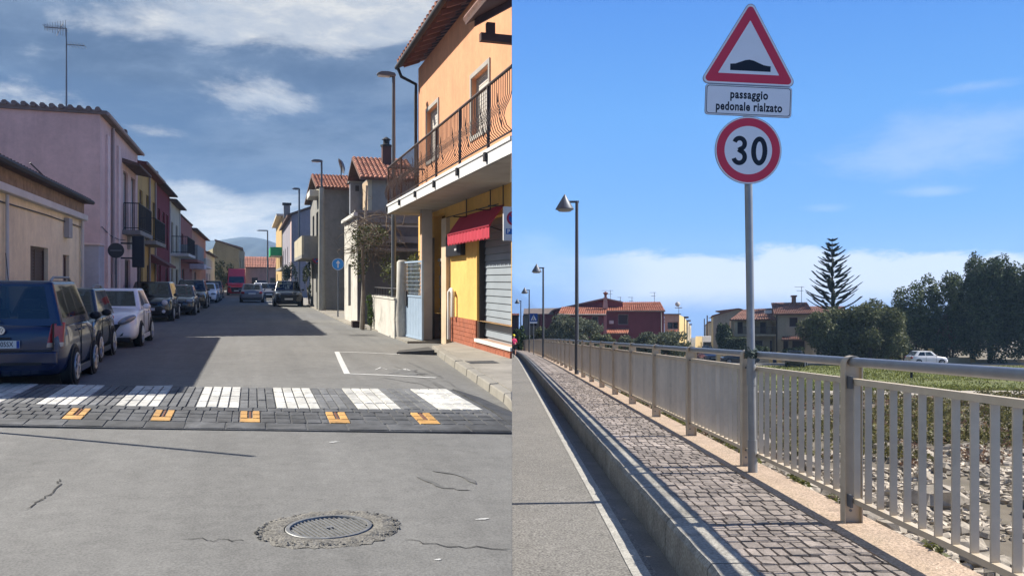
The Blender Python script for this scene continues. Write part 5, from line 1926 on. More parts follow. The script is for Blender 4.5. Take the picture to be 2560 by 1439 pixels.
# shop awning
aw = thing('shop_awning', 'red fabric shop awning with a scalloped valance over the roller shutter', 'awning', ob)
AWN = mat('red_awning_cloth', (.42, .028, .052), .75, var=.10, scale=3)
a0, a1 = fa(1151), fa(1262)
zw = hw(1200, 529, UO)
pj = .30
uf = UO - pj
zf = hw(1195, 568, uf)
zv = hw(1195, 601, uf)
P_ = lambda a, z, n: (UO - n, oB - a, z)
MB(L).hexa([P_(a0, zw - .02, .02), P_(a1, zw - .02, .02), P_(a1, zf - .02, pj), P_(a0, zf - .02, pj), P_(a0, zw, .02), P_(a1, zw, .02), P_(a1, zf, pj), P_(a0, zf, pj)]).build('canopy', AWN, aw, clip='street')
mb = MB(L)
nsc = 26
for k in range(nsc):
    x0, x1 = a0 + (a1 - a0) * k / nsc, a0 + (a1 - a0) * (k + 1) / nsc
    xm = (x0 + x1) / 2
    wv = .012 * (-1) ** k
    mb.extrude([P_(x0, zf - .02, pj + wv), P_(x1, zf - .02, pj - wv), P_(x1, zv + .04, pj - wv), P_(xm, zv - .01, pj), P_(x0, zv + .04, pj + wv)], (.008, 0, 0))
mb.build('valance', AWN, aw, clip='street')
MB(L).extrude([P_(a0 + .01, zw - .03, .03), P_(a0 + .01, zf - .03, pj), P_(a0 + .01, zv + .05, pj), P_(a0 + .01, zw - .35, .03)], (0, -.012, 0)).build('end_cheek', mat('dark_red_cloth', (.20, .012, .03), .8), aw)
for a in (a0 + .05, a1 - .1):
    MB(L).tube([P_(a, zw - .5, .03), P_(a, zf - .03, pj - .02)], .015, 6).build('arm', IRONW, aw, clip='street')
MB(L).tube([P_(a0, zf - .01, pj), P_(a1, zf - .01, pj)], .022, 8).build('front_bar', AWN, aw, clip='street')
# black sign box under it
sg = thing('shop_sign', 'small black shop sign box on the yellow wall under the awning corner', 'sign', L((UO - .02, vU(1145, UO), 2.4)))
za, zc_ = hw(1145, 640, UO), hw(1145, 588, UO)
MB(L).wbox(opl, fa(1126), fa(1164), za, zc_, .01, .12).build('box', mat('black_sign_board', (.016, .017, .022), .5), sg, bevel=.01)
xq = fa(1149)
for k, ln in enumerate((.05, .03, .04, .03)):
    MB(L).wbox(opl, xq + .05 * k - .02, xq + .05 * k + ln - .02, za + .12, za + .17, .12, .124).build('lettering', mat('sign_white', (.62, .62, .62), .5, var=0), sg)
# no parking panel hung at right angles to the wall
npv = 14.15
npu0 = uV(1259, npv)
npz0, npz1 = wH(npu0, npv, 601), wH(npu0, npv, 516)
npw = .92
npk = thing('no_stopping_sign', 'white panel with red ringed no stopping symbol and blue square beside the red awning', 'sign', L((npu0, npv, npz0)))
MB(L).box((npu0, npv, npz0), (npu0 + npw, npv + .05, npz1)).build('board', mat('sign_board_white', (.55, .54, .52), .6), npk, clip='street')
cxu, czz = uV(1284, npv), wH(npu0, npv, 545)
rr = (npz1 - npz0) * .215


def ring_face(fr, cu, v, cz, r0, r1, y_off, m, name, parent, base, seg=32, clip=None, th=.003):
    mb = MB(fr)
    vv, ff = [], []
    for k in range(seg):
        a = 2 * math.pi * k / seg
        for r_ in (r0, r1):
            vv.append((cu + r_ * math.cos(a), v - y_off, cz + r_ * math.sin(a)))
    for k in range(seg):
        j = (k + 1) % seg
        ff.append((2 * k, 2 * k + 1, 2 * j + 1, 2 * j))
    mb.add(vv, ff)
    return mb.build(name, m, parent, base=base, clip=clip)


SRED = mat('sign_red', (.36, .02, .045), .5, var=0)
SBLUE = mat('sign_blue', (.012, .09, .32), .5, var=0)
bb = Vector(npk['_base'])
ring_face(L, cxu, npv, czz, rr * .7, rr, .004, SRED, 'red_ring', npk, bb, clip='street')
ring_face(L, cxu, npv, czz, .0, rr * .7, .004, SBLUE, 'blue_disc', npk, bb, clip='street')
MB(L).extrude([(cxu - rr * .55, npv - .008, czz + rr * .4), (cxu - rr * .4, npv - .008, czz + rr * .55), (cxu + rr * .55, npv - .008, czz - rr * .4), (cxu + rr * .4, npv - .008, czz - rr * .55)], (0, .003, 0)).build('red_bar', SRED, npk, clip='street')
q0, q1 = wH(npu0, npv, 585), wH(npu0, npv, 571)
MB(L).box((uV(1265, npv), npv - .004, q0), (uV(1282, npv), npv - .001, q1)).build('blue_square', SBLUE, npk, clip='street')
vs_, fs_ = text_mesh('P', (q1 - q0) * 1.0, .004)
MB(L).add([(uV(1271, npv) + x, npv - .008, (q0 + q1) / 2 + y) for x, y in vs_], fs_).build('lettering', mat('sign_white', (.62, .62, .62)), npk, clip='street')
# balcony
bf = 3.6
bv1 = vU(968, bf)
bv0 = bf * cT / sT + .02
SLABW = mat('balcony_white_edge', (.62, .60, .57), .8, var=.08, stain=.25, stain_col=(.36, .33, .31), stscale=2)
bal = MB(L).extrude([(bf, bv1, zS0), (bf, bv0, zS0), (UO - .003, oA, zS0), (UO - .003, bv1, zS0)], (0, 0, zS1 - zS0)).build('balcony', SLABW, oh)
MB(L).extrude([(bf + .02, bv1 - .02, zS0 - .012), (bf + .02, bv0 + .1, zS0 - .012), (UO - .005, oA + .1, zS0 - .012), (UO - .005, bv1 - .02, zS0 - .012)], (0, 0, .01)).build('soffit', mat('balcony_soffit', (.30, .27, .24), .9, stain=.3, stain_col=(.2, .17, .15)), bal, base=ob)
MB(L).box((bf - .02, bv0 + .02, zS1 - .045), (bf + .01, bv1, zS1 + .012)).build('slab_lip', SLABW, bal, base=ob)
zr_ = hw(1100, 310, bf)
zr2 = zr_
rail = MB(L)
rail.tube([(bf + .03, bv0 + .05, zr_), (bf + .03, bv1 - .03, zr_)], .026, 8)
rail.tube([(bf + .03, bv0 + .05, zS1 + .10), (bf + .03, bv1 - .03, zS1 + .10)], .016, 6)
rail.tube([(bf + .03, bv1 - .03, zr_), (UO, bv1 - .03, zr_)], .026, 8)
rail.tube([(bf + .03, bv1 - .03, zS1 + .10), (UO, bv1 - .03, zS1 + .10)], .016, 6)
rl = rail.build('railing', IRONB, bal, base=ob)
for px in (970, 1003, 1043, 1091, 1150, 1221):
    vv_ = vU(px, bf + .03) if px > 970 else bv1 - .03
    MB(L).box((bf + .005, vv_ - .022, zS0 + .02), (bf + .05, vv_ + .022, zr_)).build('railing_post', IRONB, bal, base=ob)
    MB(L).box((bf - .05, vv_ - .05, zS0 + .06), (bf + .004, vv_ + .05, zS0 + .2)).build('post_bracket', IRONW, bal, base=ob)
mb = MB(L)
hh = zr_ - zS1 - .10
nb_ = int((bv1 - bv0) / .115)
prof = [(0, 1.0), (0, .62), (-.03, .5), (-.10, .34), (-.125, .22), (-.08, .08), (0, 0)]
for k in range(nb_):
    vv_ = bv0 + .08 + (bv1 - bv0 - .12) * k / nb_
    mb.tube([(bf + .03 + a, vv_, zS1 + .10 + hh * b) for a, b in prof], .0075, 4, False)
for k in range(11):
    uu = bf + .03 + (UO - bf) * k / 11
    mb.tube([(uu, bv1 - .03 + (-a), zS1 + .10 + hh * b) for a, b in prof], .0075, 4, False)
mb.build('baluster_bars', IRONB, bal, base=ob, kind='stuff')
# scrolls between the bars
mb = MB(L)
for vv_ in [bv0 + .6 + k * 1.02 for k in range(12)]:
    pth = [(bf + .0, vv_ + .28 * (t / 14) - .1, zS1 + .22 + hh * .6 * (t / 14) + .04 * math.sin(t * 1.1)) for t in range(15)]
    mb.tube(pth, .010, 4, False)
mb.build('scrollwork', IRONB, bal, base=ob, kind='stuff')
# clothes drier brackets under the slab
mb = MB(L)
for px in (1166, 1226, 1258):
    a = vU(px, UO - .05)
    mb.tube([(UO - .05, a, zS0), (UO - .05, a, zS0 - .42), (UO - .35, a, zS0 - .42)], .014, 5)
mb.tube([(UO - .08, vU(1120, UO), zS0 - .30), (UO - .08, vU(1255, UO), zS0 - .36)], .012, 5)
mb.build('pipe_hook', IRONW, oh)
# main roof: eave boards, rafters, gutter, downpipe
ge = UO - .52
gvv = oB + .35
zg_ = wH(ge, vU(1009, ge), 152)
rs_ = .36
xcut = lambda u, v: min(u, v * sT / cT - .03)
near_e = ge * cT / sT + .03
rf = MB(L)
ru1 = uBk + .1
rf.extrude([(ge, gvv, zg_), (ge, near_e, zg_), (UO + .2, (UO + .2) * cT / sT, zg_ + rs_ * (UO + .2 - ge)), (gvv * sT / cT - .02, gvv, zg_ + rs_ * (gvv * sT / cT - ge))], (0, 0, .09))
roof = rf.build('roof', mat('eave_boards', (.12, .055, .04), .8, var=.3, scale=6), oh)
tr = MB(L)
ntile = 34
for k in range(ntile):
    vv_ = near_e + (gvv - near_e) * (k + .5) / ntile
    tr.tube([(ge - .04, vv_, zg_ + .10), (min(ge + 2.6, vv_ * sT / cT - .05), vv_, zg_ + .10 + rs_ * (min(ge + 2.6, vv_ * sT / cT - .05) - ge))], .12, 6)
tr.build('roof_tiles', TILE, roof, base=ob, clip='street')
nr = 20
for k in range(nr):
    vv_ = near_e + .1 + (gvv - near_e - .15) * k / nr
    MB(L).hexa([(ge + .06, vv_, zg_ - .12), (UO + .0, vv_, zg_ - .12 + rs_ * .5), (UO + .0, vv_ + .09, zg_ - .12 + rs_ * .5), (ge + .06, vv_ + .09, zg_ - .12),
                (ge + .06, vv_, zg_ - .004), (UO + .0, vv_, zg_ - .004 + rs_ * .5), (UO + .0, vv_ + .09, zg_ - .004 + rs_ * .5), (ge + .06, vv_ + .09, zg_ - .004)]).build('rafter', mat('rafter_wood', (.20, .085, .06), .8, var=.2), roof, base=ob)
MB(L).tube([(ge - .05, near_e, zg_ + .0), (ge - .05, gvv + .02, zg_ + .0)], .075, 8).build('gutter', IRONW, roof, base=ob, smooth=1)
MB(L).tube([(ge - .05, gvv - .15, zg_ - .05), (ge + .05, gvv - .17, zg_ - .3), (UO - .06, oB + .05, zg_ - .52), (UO - .07, oB + .05, zg_ - .9), (UO - .07, oB + .05, zS1)], .048, 8).build('downpipe', IRONW, oh, smooth=1)
# little timber framed tile canopy over the near end of the balcony
cpv0, cpv1 = 12.4, 13.75
cz = wH(3.05, cpv1, 58)
cn = thing('tiled_canopy', 'small tiled timber canopy jutting over the near end of the balcony', 'canopy', L((3.6, cpv1, cz)))
cb = Vector(cn['_base'])
cu0 = uV(1163, cpv1)
k_s = .62
P_ = lambda u, v, z: (u, v, cz + (u - cu0) * k_s + z)
BEAM = mat('dark_beam_wood', (.075, .035, .028), .8, var=.25, scale=5)
MB(L).hexa([P_(cu0, cpv0 - 1, 0), P_(4.6, cpv0 - 1, 0), P_(4.6, cpv1, 0), P_(cu0, cpv1, 0), P_(cu0, cpv0 - 1, .06), P_(4.6, cpv0 - 1, .06), P_(4.6, cpv1, .06), P_(cu0, cpv1, .06)]).build('boarding', BEAM, cn, clip='street')
for k in range(9):
    u = cu0 + .10 + k * .17
    MB(L).tube([P_(u - .05, cpv1 + .06, .09), P_(u - .05, cpv0, .09)], .075, 7).build('roof_tile', mat('old_canopy_tile', (.20, .11, .085), .9, var=.4, scale=5), cn, clip='street')
zbm = wH(3.4, cpv1 - .25, 90)
MB(L).box((uV(1200, cpv1 - .25), cpv1 - .33, zbm - .07), (4.6, cpv1 - .2, zbm + .06)).build('beam', BEAM, cn, clip='street')
MB(L).box((uV(1216, cpv1 - .25), cpv1 - .3, zbm + .06), (uV(1216, cpv1 - .25) + .14, cpv1 - .2, zbm + .25)).build('bracket', BEAM, cn, clip='street')
MB(L).hexa([P_(cu0 + .15, cpv1 - .16, -.12), P_(4.6, cpv1 - .16, -.12), P_(4.6, cpv1 - .04, -.12), P_(cu0 + .15, cpv1 - .04, -.12), P_(cu0 + .15, cpv1 - .16, -.004), P_(4.6, cpv1 - .16, -.004), P_(4.6, cpv1 - .04, -.004), P_(cu0 + .15, cpv1 - .04, -.004)]).build('barge_board', BEAM, cn, clip='street')

# ------------------------------------------------------------------ street lamps and signs
LG = 'street lamps along the east pavement'
lu, lv = Lg(984, 838, .02)
lu = 3.82; lv = vU(984, lu)
street_lamp(lu, lv, wH(lu, lv, 190), uV(984, lv) - uV(942, lv) , 'tall slim grey street lamp in front of the blue gate and balcony', LG)
mu2, mv2 = 3.42, vU(804, 3.42)
street_lamp(mu2, mv2, wH(mu2, mv2, 404), uV(804, mv2) - uV(778, mv2), 'street lamp on a thick concrete mast at the corner of the grey house', LG, thick=(wH(mu2, mv2, 470), .19), r1=.06)
l3u, l3v = 3.2, vU(748, 3.2)
street_lamp(l3u, l3v, wH(l3u, l3v, 473), uV(748, l3v) - uV(731, l3v), 'street lamp behind the dark front facing car, by the lilac house', LG, r0=.08, r1=.06)
l4u, l4v = 3.0, vU(669, 3.0)
l4u, l4v = uV(669, 100), 100
street_lamp(l4u, l4v, wH(l4u, l4v, 577), 1.2, 'farthest street lamp, beside the ochre house with the green cloth', LG, r0=.1, r1=.07)


def round_sign(name, label, px, py, rpx, u, face, back=False, pole_top=None, arrow=False, slash=False, group=None):
    v = vU(px, u)
    uu = uV(px, v)
    z = wH(uu, v, py)
    r_ = rpx * (uu * sT + v * cT) / F
    root = thing(name, label, 'sign', L((uu, v, 0)), group)
    b = Vector(root['_base'])
    MB(L).tube([(uu, v + .04, -.05), (uu, v + .04, z + r_ * .8)], .03, 8).build('pole', GALV, root, smooth=1)
    mb = MB(L)
    seg = 28
    mb.extrude([(uu + r_ * math.cos(2 * math.pi * k / seg), v - .012, z + r_ * math.sin(2 * math.pi * k / seg)) for k in range(seg)], (0, .014, 0))
    d = mb.build('disc', face, root)
    if arrow:
        W = mat('sign_white', (.62, .62, .62), .5, var=0)
        a = r_
        pts_ = [(-.09, -.62), (.09, -.62), (.09, .12), (.34, .12), (0, .66), (-.34, .12), (-.09, .12)]
        MB(L).extrude([(uu + x * a, v - .016, z + y * a) for x, y in pts_], (0, .003, 0)).build('arrow', W, d, base=b)
        ring_face(L, uu, v, z, r_ * .93, r_ * .99, .014, W, 'white_rim', d, b)
    if slash:
        ring_face(L, uu, v, z, r_ * .76, r_, .014, SRED, 'red_ring', d, b)
        for sg_ in (1, -1):
            MB(L).extrude([(uu - r_ * .6, v - .018, z + sg_ * r_ * .46), (uu - r_ * .46, v - .018, z + sg_ * r_ * .6), (uu + r_ * .6, v - .018, z - sg_ * r_ * .46), (uu + r_ * .46, v - .018, z - sg_ * r_ * .6)], (0, .003, 0)).build('red_bar', SRED, d, base=b)
    if back:
        MB(L).box((uu - r_ * .7, v - .03, z - .02), (uu + r_ * .7, v - .012, z + .02)).build('bracket', GALV, d, base=b)
    return root


SIGNBACK = mat('sign_back_dark', (.035, .037, .042), .6, var=.1)
round_sign('road_sign', 'dark back of a round road sign on a thin pole before the pink house', 290, 626, 19, -4.1, SIGNBACK, back=True)
round_sign('direction_sign', 'round blue sign with a white upward arrow on a grey pole', 845, 660, 15, 3.47, mat('sign_sky_blue', (.03, .22, .55), .5, var=0), arrow=True)
round_sign('no_stopping_sign', 'small round dark blue and red no stopping sign beside the concrete mast', 793, 647, 11.5, 3.3, SBLUE, slash=True)
# small white plate above it
v_ = vU(788, 3.28)
# dark projecting shop sign on the pink house
v_ = vU(346, -3.95)
ps = thing('projecting_sign', 'large dark projecting shop sign box hung from the pink house front', 'sign', L((-4.2, v_, 3)))
za, zc_ = wH(-4.0, v_, 668), wH(-4.0, v_, 590)
MB(L).box((uV(331, v_), v_ - .12, za), (uV(361, v_), v_ + .12, zc_)).build('box', mat('dark_sign_box', (.012, .014, .022), .5, var=.1), ps, bevel=.02)
MB(L).box((UF - .05, v_ - .03, zc_ - .3), (uV(331, v_), v_ + .03, zc_ - .24)).build('arm', IRONW, ps)
MB(L).box((UF - .05, v_ - .03, za + .3), (uV(331, v_), v_ + .03, za + .36)).build('arm', IRONW, ps)
sp = thing('bollard_pole', 'plain dark post on the west pavement in front of the pink house sign', 'post', L((-4.05, vU(346, -4.05), 0)))
MB(L).tube([(uV(346, v_ - .4), v_ - .4, 0), (uV(346, v_ - .4), v_ - .4, za)], .045, 8).build('shaft', IRONW, sp)
# red box sign by the third lamp
v_ = 60
rb_ = thing('red_hanging_sign', 'small bright red hanging sign beside the lamp at the lilac house', 'sign', L((uV(744, v_), v_, 3)))
MB(L).box((uV(737, v_), v_ - .06, wH(3.2, v_, 636)), (uV(752, v_), v_ + .06, wH(3.2, v_, 620))).build('board', mat('bright_red_board', (.50, .02, .03), .6, var=.1), rb_, bevel=.02)
MB(L).box((uV(752, v_), v_ - .02, wH(3.2, v_, 627)), (US + .02, v_ + .02, wH(3.2, v_, 625))).build('arm', IRONW, rb_)
# planter by the arrow sign
pv_ = vU(822, 4.0)
plt = thing('grey_planter', 'grey concrete planter with dark plants in front of the grey house end wall', 'planter', L((4.0, pv_, 0)))
MB(L).box((uV(811, pv_), pv_ - .4, -.02), (uV(850, pv_), pv_ + .3, wH(4, pv_, 757))).build('box', GREYW, plt, bevel=.02)
leaf_cloud(MB(L), [((uV(822, pv_), pv_, wH(4, pv_, 752)), (.32, .3, .3)), ((uV(838, pv_), pv_, wH(4, pv_, 754)), (.35, .3, .25))], 500, .06).build('plants', leaf_mat('dark_leaf', (.03, .04, .018)), plt)
# lone pole casting the long thin shadow across the foreground, just out of view on the west side
a = Lg(0, 1083)
dirp = Vector((2.32, -1.78)).normalized()
foot = Vector(a) - dirp * 1.0
tip = Vector(Lg(607, 1146))
hgt = (tip - foot).length * math.tan(math.radians(40.9))
sp = thing('west_kerb_post', 'slim steel post at the west edge of the crossing', 'post', L((foot.x, foot.y, 0)))
MB(L).tube([(foot.x, foot.y, -.05), (foot.x, foot.y, hgt)], .028, 8).build('shaft', GALV, sp)

# ------------------------------------------------------------------ parked and driving cars
NAVY = paint('navy_paint', (.004, .014, .055), .25)
DKGREEN = paint('dark_green_grey_paint', (.022, .03, .034), .22)
WHITEP = paint('white_paint', (.80, .80, .82), .25)
BLACKP = paint('black_paint', (.010, .012, .016), .2)
REDP = paint('red_paint', (.30, .012, .02), .25)
SILV = paint('grey_silver_paint', (.16, .16, .18), .3, .3)
DKBLUE = paint('dark_blue_paint', (.012, .016, .026), .22)
VANRED = paint('van_red_paint', (.56, .006, .024), .3)
TOW, AWAY = (0, -1), (0, 1)
PG = 'cars parked along the west kerb'


def at_u(px, py, w=0.0):
    return Lg(px, py, w)


# blue people carrier seen from behind
ub, vb = Lg(160, 962)
W_ = 1.76 * .9
uc = uV(165, vb - .55) - W_ / 2 + .02
car(L, (uc, vb + .80, 0), AWAY, 'mpv', NAVY, 'parked_people_carrier', 'dark blue people carrier seen from behind, first in the row of parked cars', 'car', PG, plate='CF 805SX', rear_detail=True, rails=True, stretch=.74, size=.9)


def place(pxr, pyr, length, width, toward=True, side='right'):
    """nearest right-hand ground contact of a car, returns its centre"""
    u, v = Lg(pxr, pyr)
    return (u - width * .45 + .05, v + length * .45 - .7, 0)


car(L, place(243, 905, 3.25, 1.76), TOW, 'wagon', DKGREEN, 'parked_estate_car', 'dark grey estate car with silver roof rails parked between the blue and white cars', 'car', PG, rails=True, stretch=.74, size=.9)
car(L, place(347, 866, 3.95, 1.72), TOW, 'hatch', WHITEP, 'parked_hatchback', 'white hatchback parked facing the camera with swept headlights and black grille', 'car', PG, lamps='swept', grille='fish', stretch=.92, size=.9)
car(L, place(430, 802, 4.1, 1.78), TOW, 'small', BLACKP, 'parked_crossover', 'black compact car with round headlights and pale lower trim behind the white hatchback', 'car', PG, lamps='round', grille='low', dark_low=True, size=.9)
x, y, _ = place(443, 797, 4.0, 1.7)
car(L, (x + .1, y + 4.2, 0), TOW, 'hatch', REDP, 'parked_red_car', 'red hatchback mostly hidden behind the black car with round headlights', 'car', PG, size=.9)
car(L, place(486, 787, 4.2, 1.74), TOW, 'sedan', DKBLUE, 'parked_saloon', 'dark blue saloon facing the camera, seen beyond the red hatchback', 'car', PG, size=.9)
car(L, place(514, 771, 4.35, 1.82), TOW, 'suv', BLACKP, 'parked_off_roader', 'tall black off roader parked behind the dark blue saloon', 'car', PG, rails=True, size=.9)
car(L, place(541, 757, 3.95, 1.72), TOW, 'hatch', WHITEP, 'parked_small_white_car', 'small white car parked far down the row beyond the black off roader', 'car', PG, size=.9)
car(L, place(549, 752, 3.95, 1.72), TOW, 'sedan', SILV, 'parked_silver_car', 'silver car parked behind the small white car far down the row', 'car', PG, size=.9)
car(L, place(556, 745, 4.1, 1.78), TOW, 'small', BLACKP, 'parked_far_black_car', 'farthest black car in the west row, left of the red van', 'car', PG, size=.9)
# traffic in the middle of the street
gc = Lg(630, 757)
car(L, (gc[0], gc[1] + 2.0, 0), AWAY, 'sedan', SILV, 'driving_saloon', 'grey silver saloon driving away in the middle of the street', 'car', size=.9)
sc_ = Lg(722, 767)
car(L, (sc_[0], sc_[1] + 2.0, 0), TOW, 'suv', DKBLUE, 'front_facing_off_roader', 'dark off roader facing the camera on the right side of the street', 'car', grille='wide', size=.9)
car(L, (Lg(646, 742)[0] + .2, 78, 0), AWAY, 'hatch', WHITEP, 'far_white_car', 'white car far ahead, seen over the grey saloon roof', 'car', size=.9)
car(L, (Lg(668, 748)[0] + .1, 70, 0), TOW, 'hatch', SILV, 'far_silver_car', 'pale silver car parked on the right behind the dark off roader', 'car', size=.9)
rv = Lg(591, 738)
car(L, (rv[0], rv[1] + 2.4, 0), TOW, 'van', VANRED, 'red_delivery_van', 'bright red delivery van coming towards the camera far down the street', 'van', grille='wide', dark_low=True, size=.9)
car(L, (rv[0] + 2.6, rv[1] + 14, 0), TOW, 'suv', DKBLUE, 'far_dark_car', 'dark car beyond the red van near the bend', 'car', size=.9)
# bushes far down the street
tree(L, (-3.9, 118, 0), 'roadside_tree', 'dark small tree at the far end of the west pavement by the red van', 'tree', blob_crown(3.2, 3.2, .8, 4.2, 12, 3), 1500, .14, leaf_mat('dark_leaf', (.03, .04, .018)), 1.4, .1)
tree(L, (US - .3, 76, 0), 'balcony_shrub', 'dark climbing shrub in front of the ochre house', 'shrub', blob_crown(1.6, 2.0, .3, 3.4, 8, 5), 900, .1, leaf_mat('dark_leaf', (.03, .04, .018)), .8, .06)
tree(L, (US + .0, 55, 0), 'wall_shrub', 'dark ivy like shrub under the grey balcony beside the off roader', 'shrub', blob_crown(1.0, 4.0, .2, 3.0, 8, 6), 900, .09, leaf_mat('dark_leaf', (.03, .04, .018)), .8, .06)

# ------------------------------------------------------------------ mountains far behind the town
mt = MB(None)
ridge = [(330, 655), (400, 640), (470, 622), (515, 600), (545, 601), (575, 596), (605, 592), (640, 594), (668, 600), (700, 612), (760, 640), (840, 668), (950, 690)]
D0 = 1350.0
pts_, fcs = [], []
px_ = [330 + 5 * k for k in range(125)]
nr_ = 8
for i in range(nr_):
    f_ = i / (nr_ - 1)
    for px in px_:
        for (a, b), (c, d) in zip(ridge, ridge[1:]):
            if a <= px <= c:
                yy = b + (d - b) * (px - a) / (c - a)
                break
        else:
            yy = ridge[-1][1]
        D = D0 - 420 * (1 - f_)
        X = (px - 1280) / F * D0
        zt = (Y0 - yy) / F * D0
        n1 = noise.fractal((px * .02, f_ * 2.2, 1.7), 1.0, 2.0, 4) * 10 * (.3 + (1 - f_))
        pts_.append((X * (D / D0) ** .5, D, 28 + (zt - 28) * f_ ** .8 + n1 * (0.12 if f_ == 1 else 1)))
k = len(px_)
for i in range(nr_ - 1):
    for j in range(k - 1):
        fcs.append((i * k + j, i * k + j + 1, (i + 1) * k + j + 1, (i + 1) * k + j))
back_ = [(p[0] * 1.1, p[1] + 250, -20) for p in pts_[-k:]]
o_ = len(pts_)
pts_ += back_
for j in range(k - 1):
    fcs.append((o_ - k + j, o_ - k + j + 1, o_ + j + 1, o_ + j))
structure(mt.add(pts_, fcs).build('mountain', mat('mountain_maquis', (.030, .044, .046), .95, var=.4, scale=.013), smooth=1.2))

# ================================================================== THE BRIDGE
CUR = BRIDGE
GF = -1.75                 # level of the plain, relative to the bridge pavement


def drop(y):
    return -.00008 * max(0, y - 30) ** 2


def rail_x(y):
    return 2.5 - .00025 * max(0, y - 55) ** 2


def BR(p):
    """bridge frame: follows its gentle bend and crest"""
    x, y, z = p
    return RB((x + rail_x(y) - 2.5, y, z + drop(y)))


# ------------------------------------------------------------------ terrain with the stream bed
def terrain_z(x, y):
    # distance from the stream line
    t = min(1, max(0, (y - 13.0 - .06 * (x - 10)) / 30.0))
    bed = -3.15
    z = bed + (GF - bed) * (t ** .72)
    if y > 44:
        z = GF
    z += .10 * noise.noise((x * .35, y * .35, 0)) * (1 - .7 * t) + .05 * noise.noise((x * 1.3, y * 1.3, 4)) * (1 - t)
    if y < 30 and x > 9.2 + (y - 15.6) * .9 and y < 17.2:
        z -= .22
    return z


g = MB(RB)
xs_ = [-.2, 1.2, 2.7] + [2.7 + 1.1 * k for k in range(1, 34)] + [42, 48, 56, 66, 80]
ys_ = [2 + .75 * k for k in range(58)] + [46, 48, 51, 55, 60, 66, 74, 84, 95]
pts_ = [(x, y, terrain_z(x, y)) for y in ys_ for x in xs_]
nx = len(xs_)
fcs = [(i * nx + j, i * nx + j + 1, (i + 1) * nx + j + 1, (i + 1) * nx + j) for i in range(len(ys_) - 1) for j in range(nx - 1)]
tm = mat('river_bank_earth', (.17, .145, .11), .95, var=.3, scale=.8, bump=.5, bscale=30, stain=.6, stain_col=(.10, .095, .05), stscale=.5)
structure(g.add(pts_, fcs).build('river_bank', tm, smooth=1.2, clip='bridge'))
# the far plain out to the horizon: grass, lane and dry ground
g = MB(RB)
g.add([(-.3, 95, GF), (600, 95, GF), (900, 1300, GF - .1), (10, 1300, GF - .1)], [(0, 1, 2, 3)])
g.add([(80, 0, GF - .1), (600, 0, GF - .1), (600, 95, GF), (80, 95, GF)], [(0, 1, 2, 3)])
structure(g.build('plain', mat('dry_plain', (.19, .16, .11), .95, var=.3, scale=.15), clip='bridge'))
grass_m = mat('meadow_green', (.12, .135, .035), .95, var=.4, scale=.25, bump=.4, bscale=25, stain=.5, stain_col=(.17, .14, .06), stscale=.22)
g = MB(RB)
gp_ = []
for k in range(40):
    a = 14 + k * 1.4
    gp_.append((a, 46.0 + 1.2 * noise.noise((a * .3, 0, 2))))
poly = [(x, y, GF + .03) for x, y in gp_] + [(66, 84, GF + .03), (40, 86, GF + .03), (30, 86, GF + .03), (19, 84, GF + .03)]
structure(g.poly(poly).build('meadow', grass_m))
g = MB(RB)
g.poly([(8, 43.2, GF + .02), (70, 44.2, GF + .02), (70, 47.2, GF + .035), (14, 46.6, GF + .035)])
structure(g.build('gravel_track', mat('pale_gravel', (.36, .32, .26), .95, var=.2, scale=2, speck=.3, sscale=30)))
g = MB(RB)
g.poly([(12, 86.5, GF + .04), (80, 88.0, GF + .04), (80, 94, GF + .04), (12, 93, GF + .04)])
structure(g.build('lane', mat('village_asphalt', (.19, .18, .165), .9, var=.15, scale=.6)))
# side street between the houses, running away
vs0 = [(rx(1722, 96), 96), (rx(1790, 96), 96), (rx(1762, 330), 330), (rx(1738, 330), 330)]
g = MB(RB)
g.poly([(x, y, GF + .05) for x, y in vs0])
structure(g.build('side_street', mat('village_asphalt', (.19, .18, .165))))
# standing water in the stream bed
g = MB(RB)
wz = -3.22
wp_ = []
for k in range(18):
    a = 2 * math.pi * k / 18
    wp_.append((11.4 + 2.3 * math.cos(a) * (1 + .15 * math.sin(3 * a)), 15.6 + 1.5 * math.sin(a) * (1 + .1 * math.cos(2 * a)), wz))
structure(g.poly(wp_).build('stream_water', mat('stream_water', (.03, .04, .045), .08, var=.2, scale=1, spec=.6)))

# ------------------------------------------------------------------ bridge deck
RASP = mat('bridge_asphalt', (.205, .195, .175), .9, var=.10, scale=.5, bump=.5, bscale=160, speck=.5, sscale=60, mottle=.12, stain=.15, stain_col=(.15, .14, .13), stscale=.5)
YS = [1.0, 2.5, 4, 5, 6, 7, 8, 10, 12, 14, 17, 20, 25, 30, 35, 40, 45, 50, 55, 60, 65, 70, 75, 80, 85, 90, 95, 100, 105, 110, 118, 126, 135]


def strip(x0, x1, z, m, name, parent=None, y0=1.0, y1=135.0, solid=0.0, clip='bridge', wob=0.0):
    ys = [y for y in YS if y0 <= y <= y1]
    mb = MB(BR)
    for a, b in zip(ys, ys[1:]):
        w0 = wob * noise.noise((a * .7, x0, 0)); w1 = wob * noise.noise((b * .7, x0, 0))
        if solid:
            mb.hexa([(x0, a, z - solid), (x1, a, z - solid), (x1, b, z - solid), (x0, b, z - solid), (x0, a, z), (x1, a, z), (x1, b, z), (x0, b, z)])
        else:
            mb.add([(x0 + w0, a, z), (x1 + w0, a, z), (x1 + w1, b, z), (x0 + w1, b, z)], [(0, 1, 2, 3)])
    return mb.build(name, m, parent, base=Vector((0, 0, 0)) if parent else None, clip=clip, weld=True)


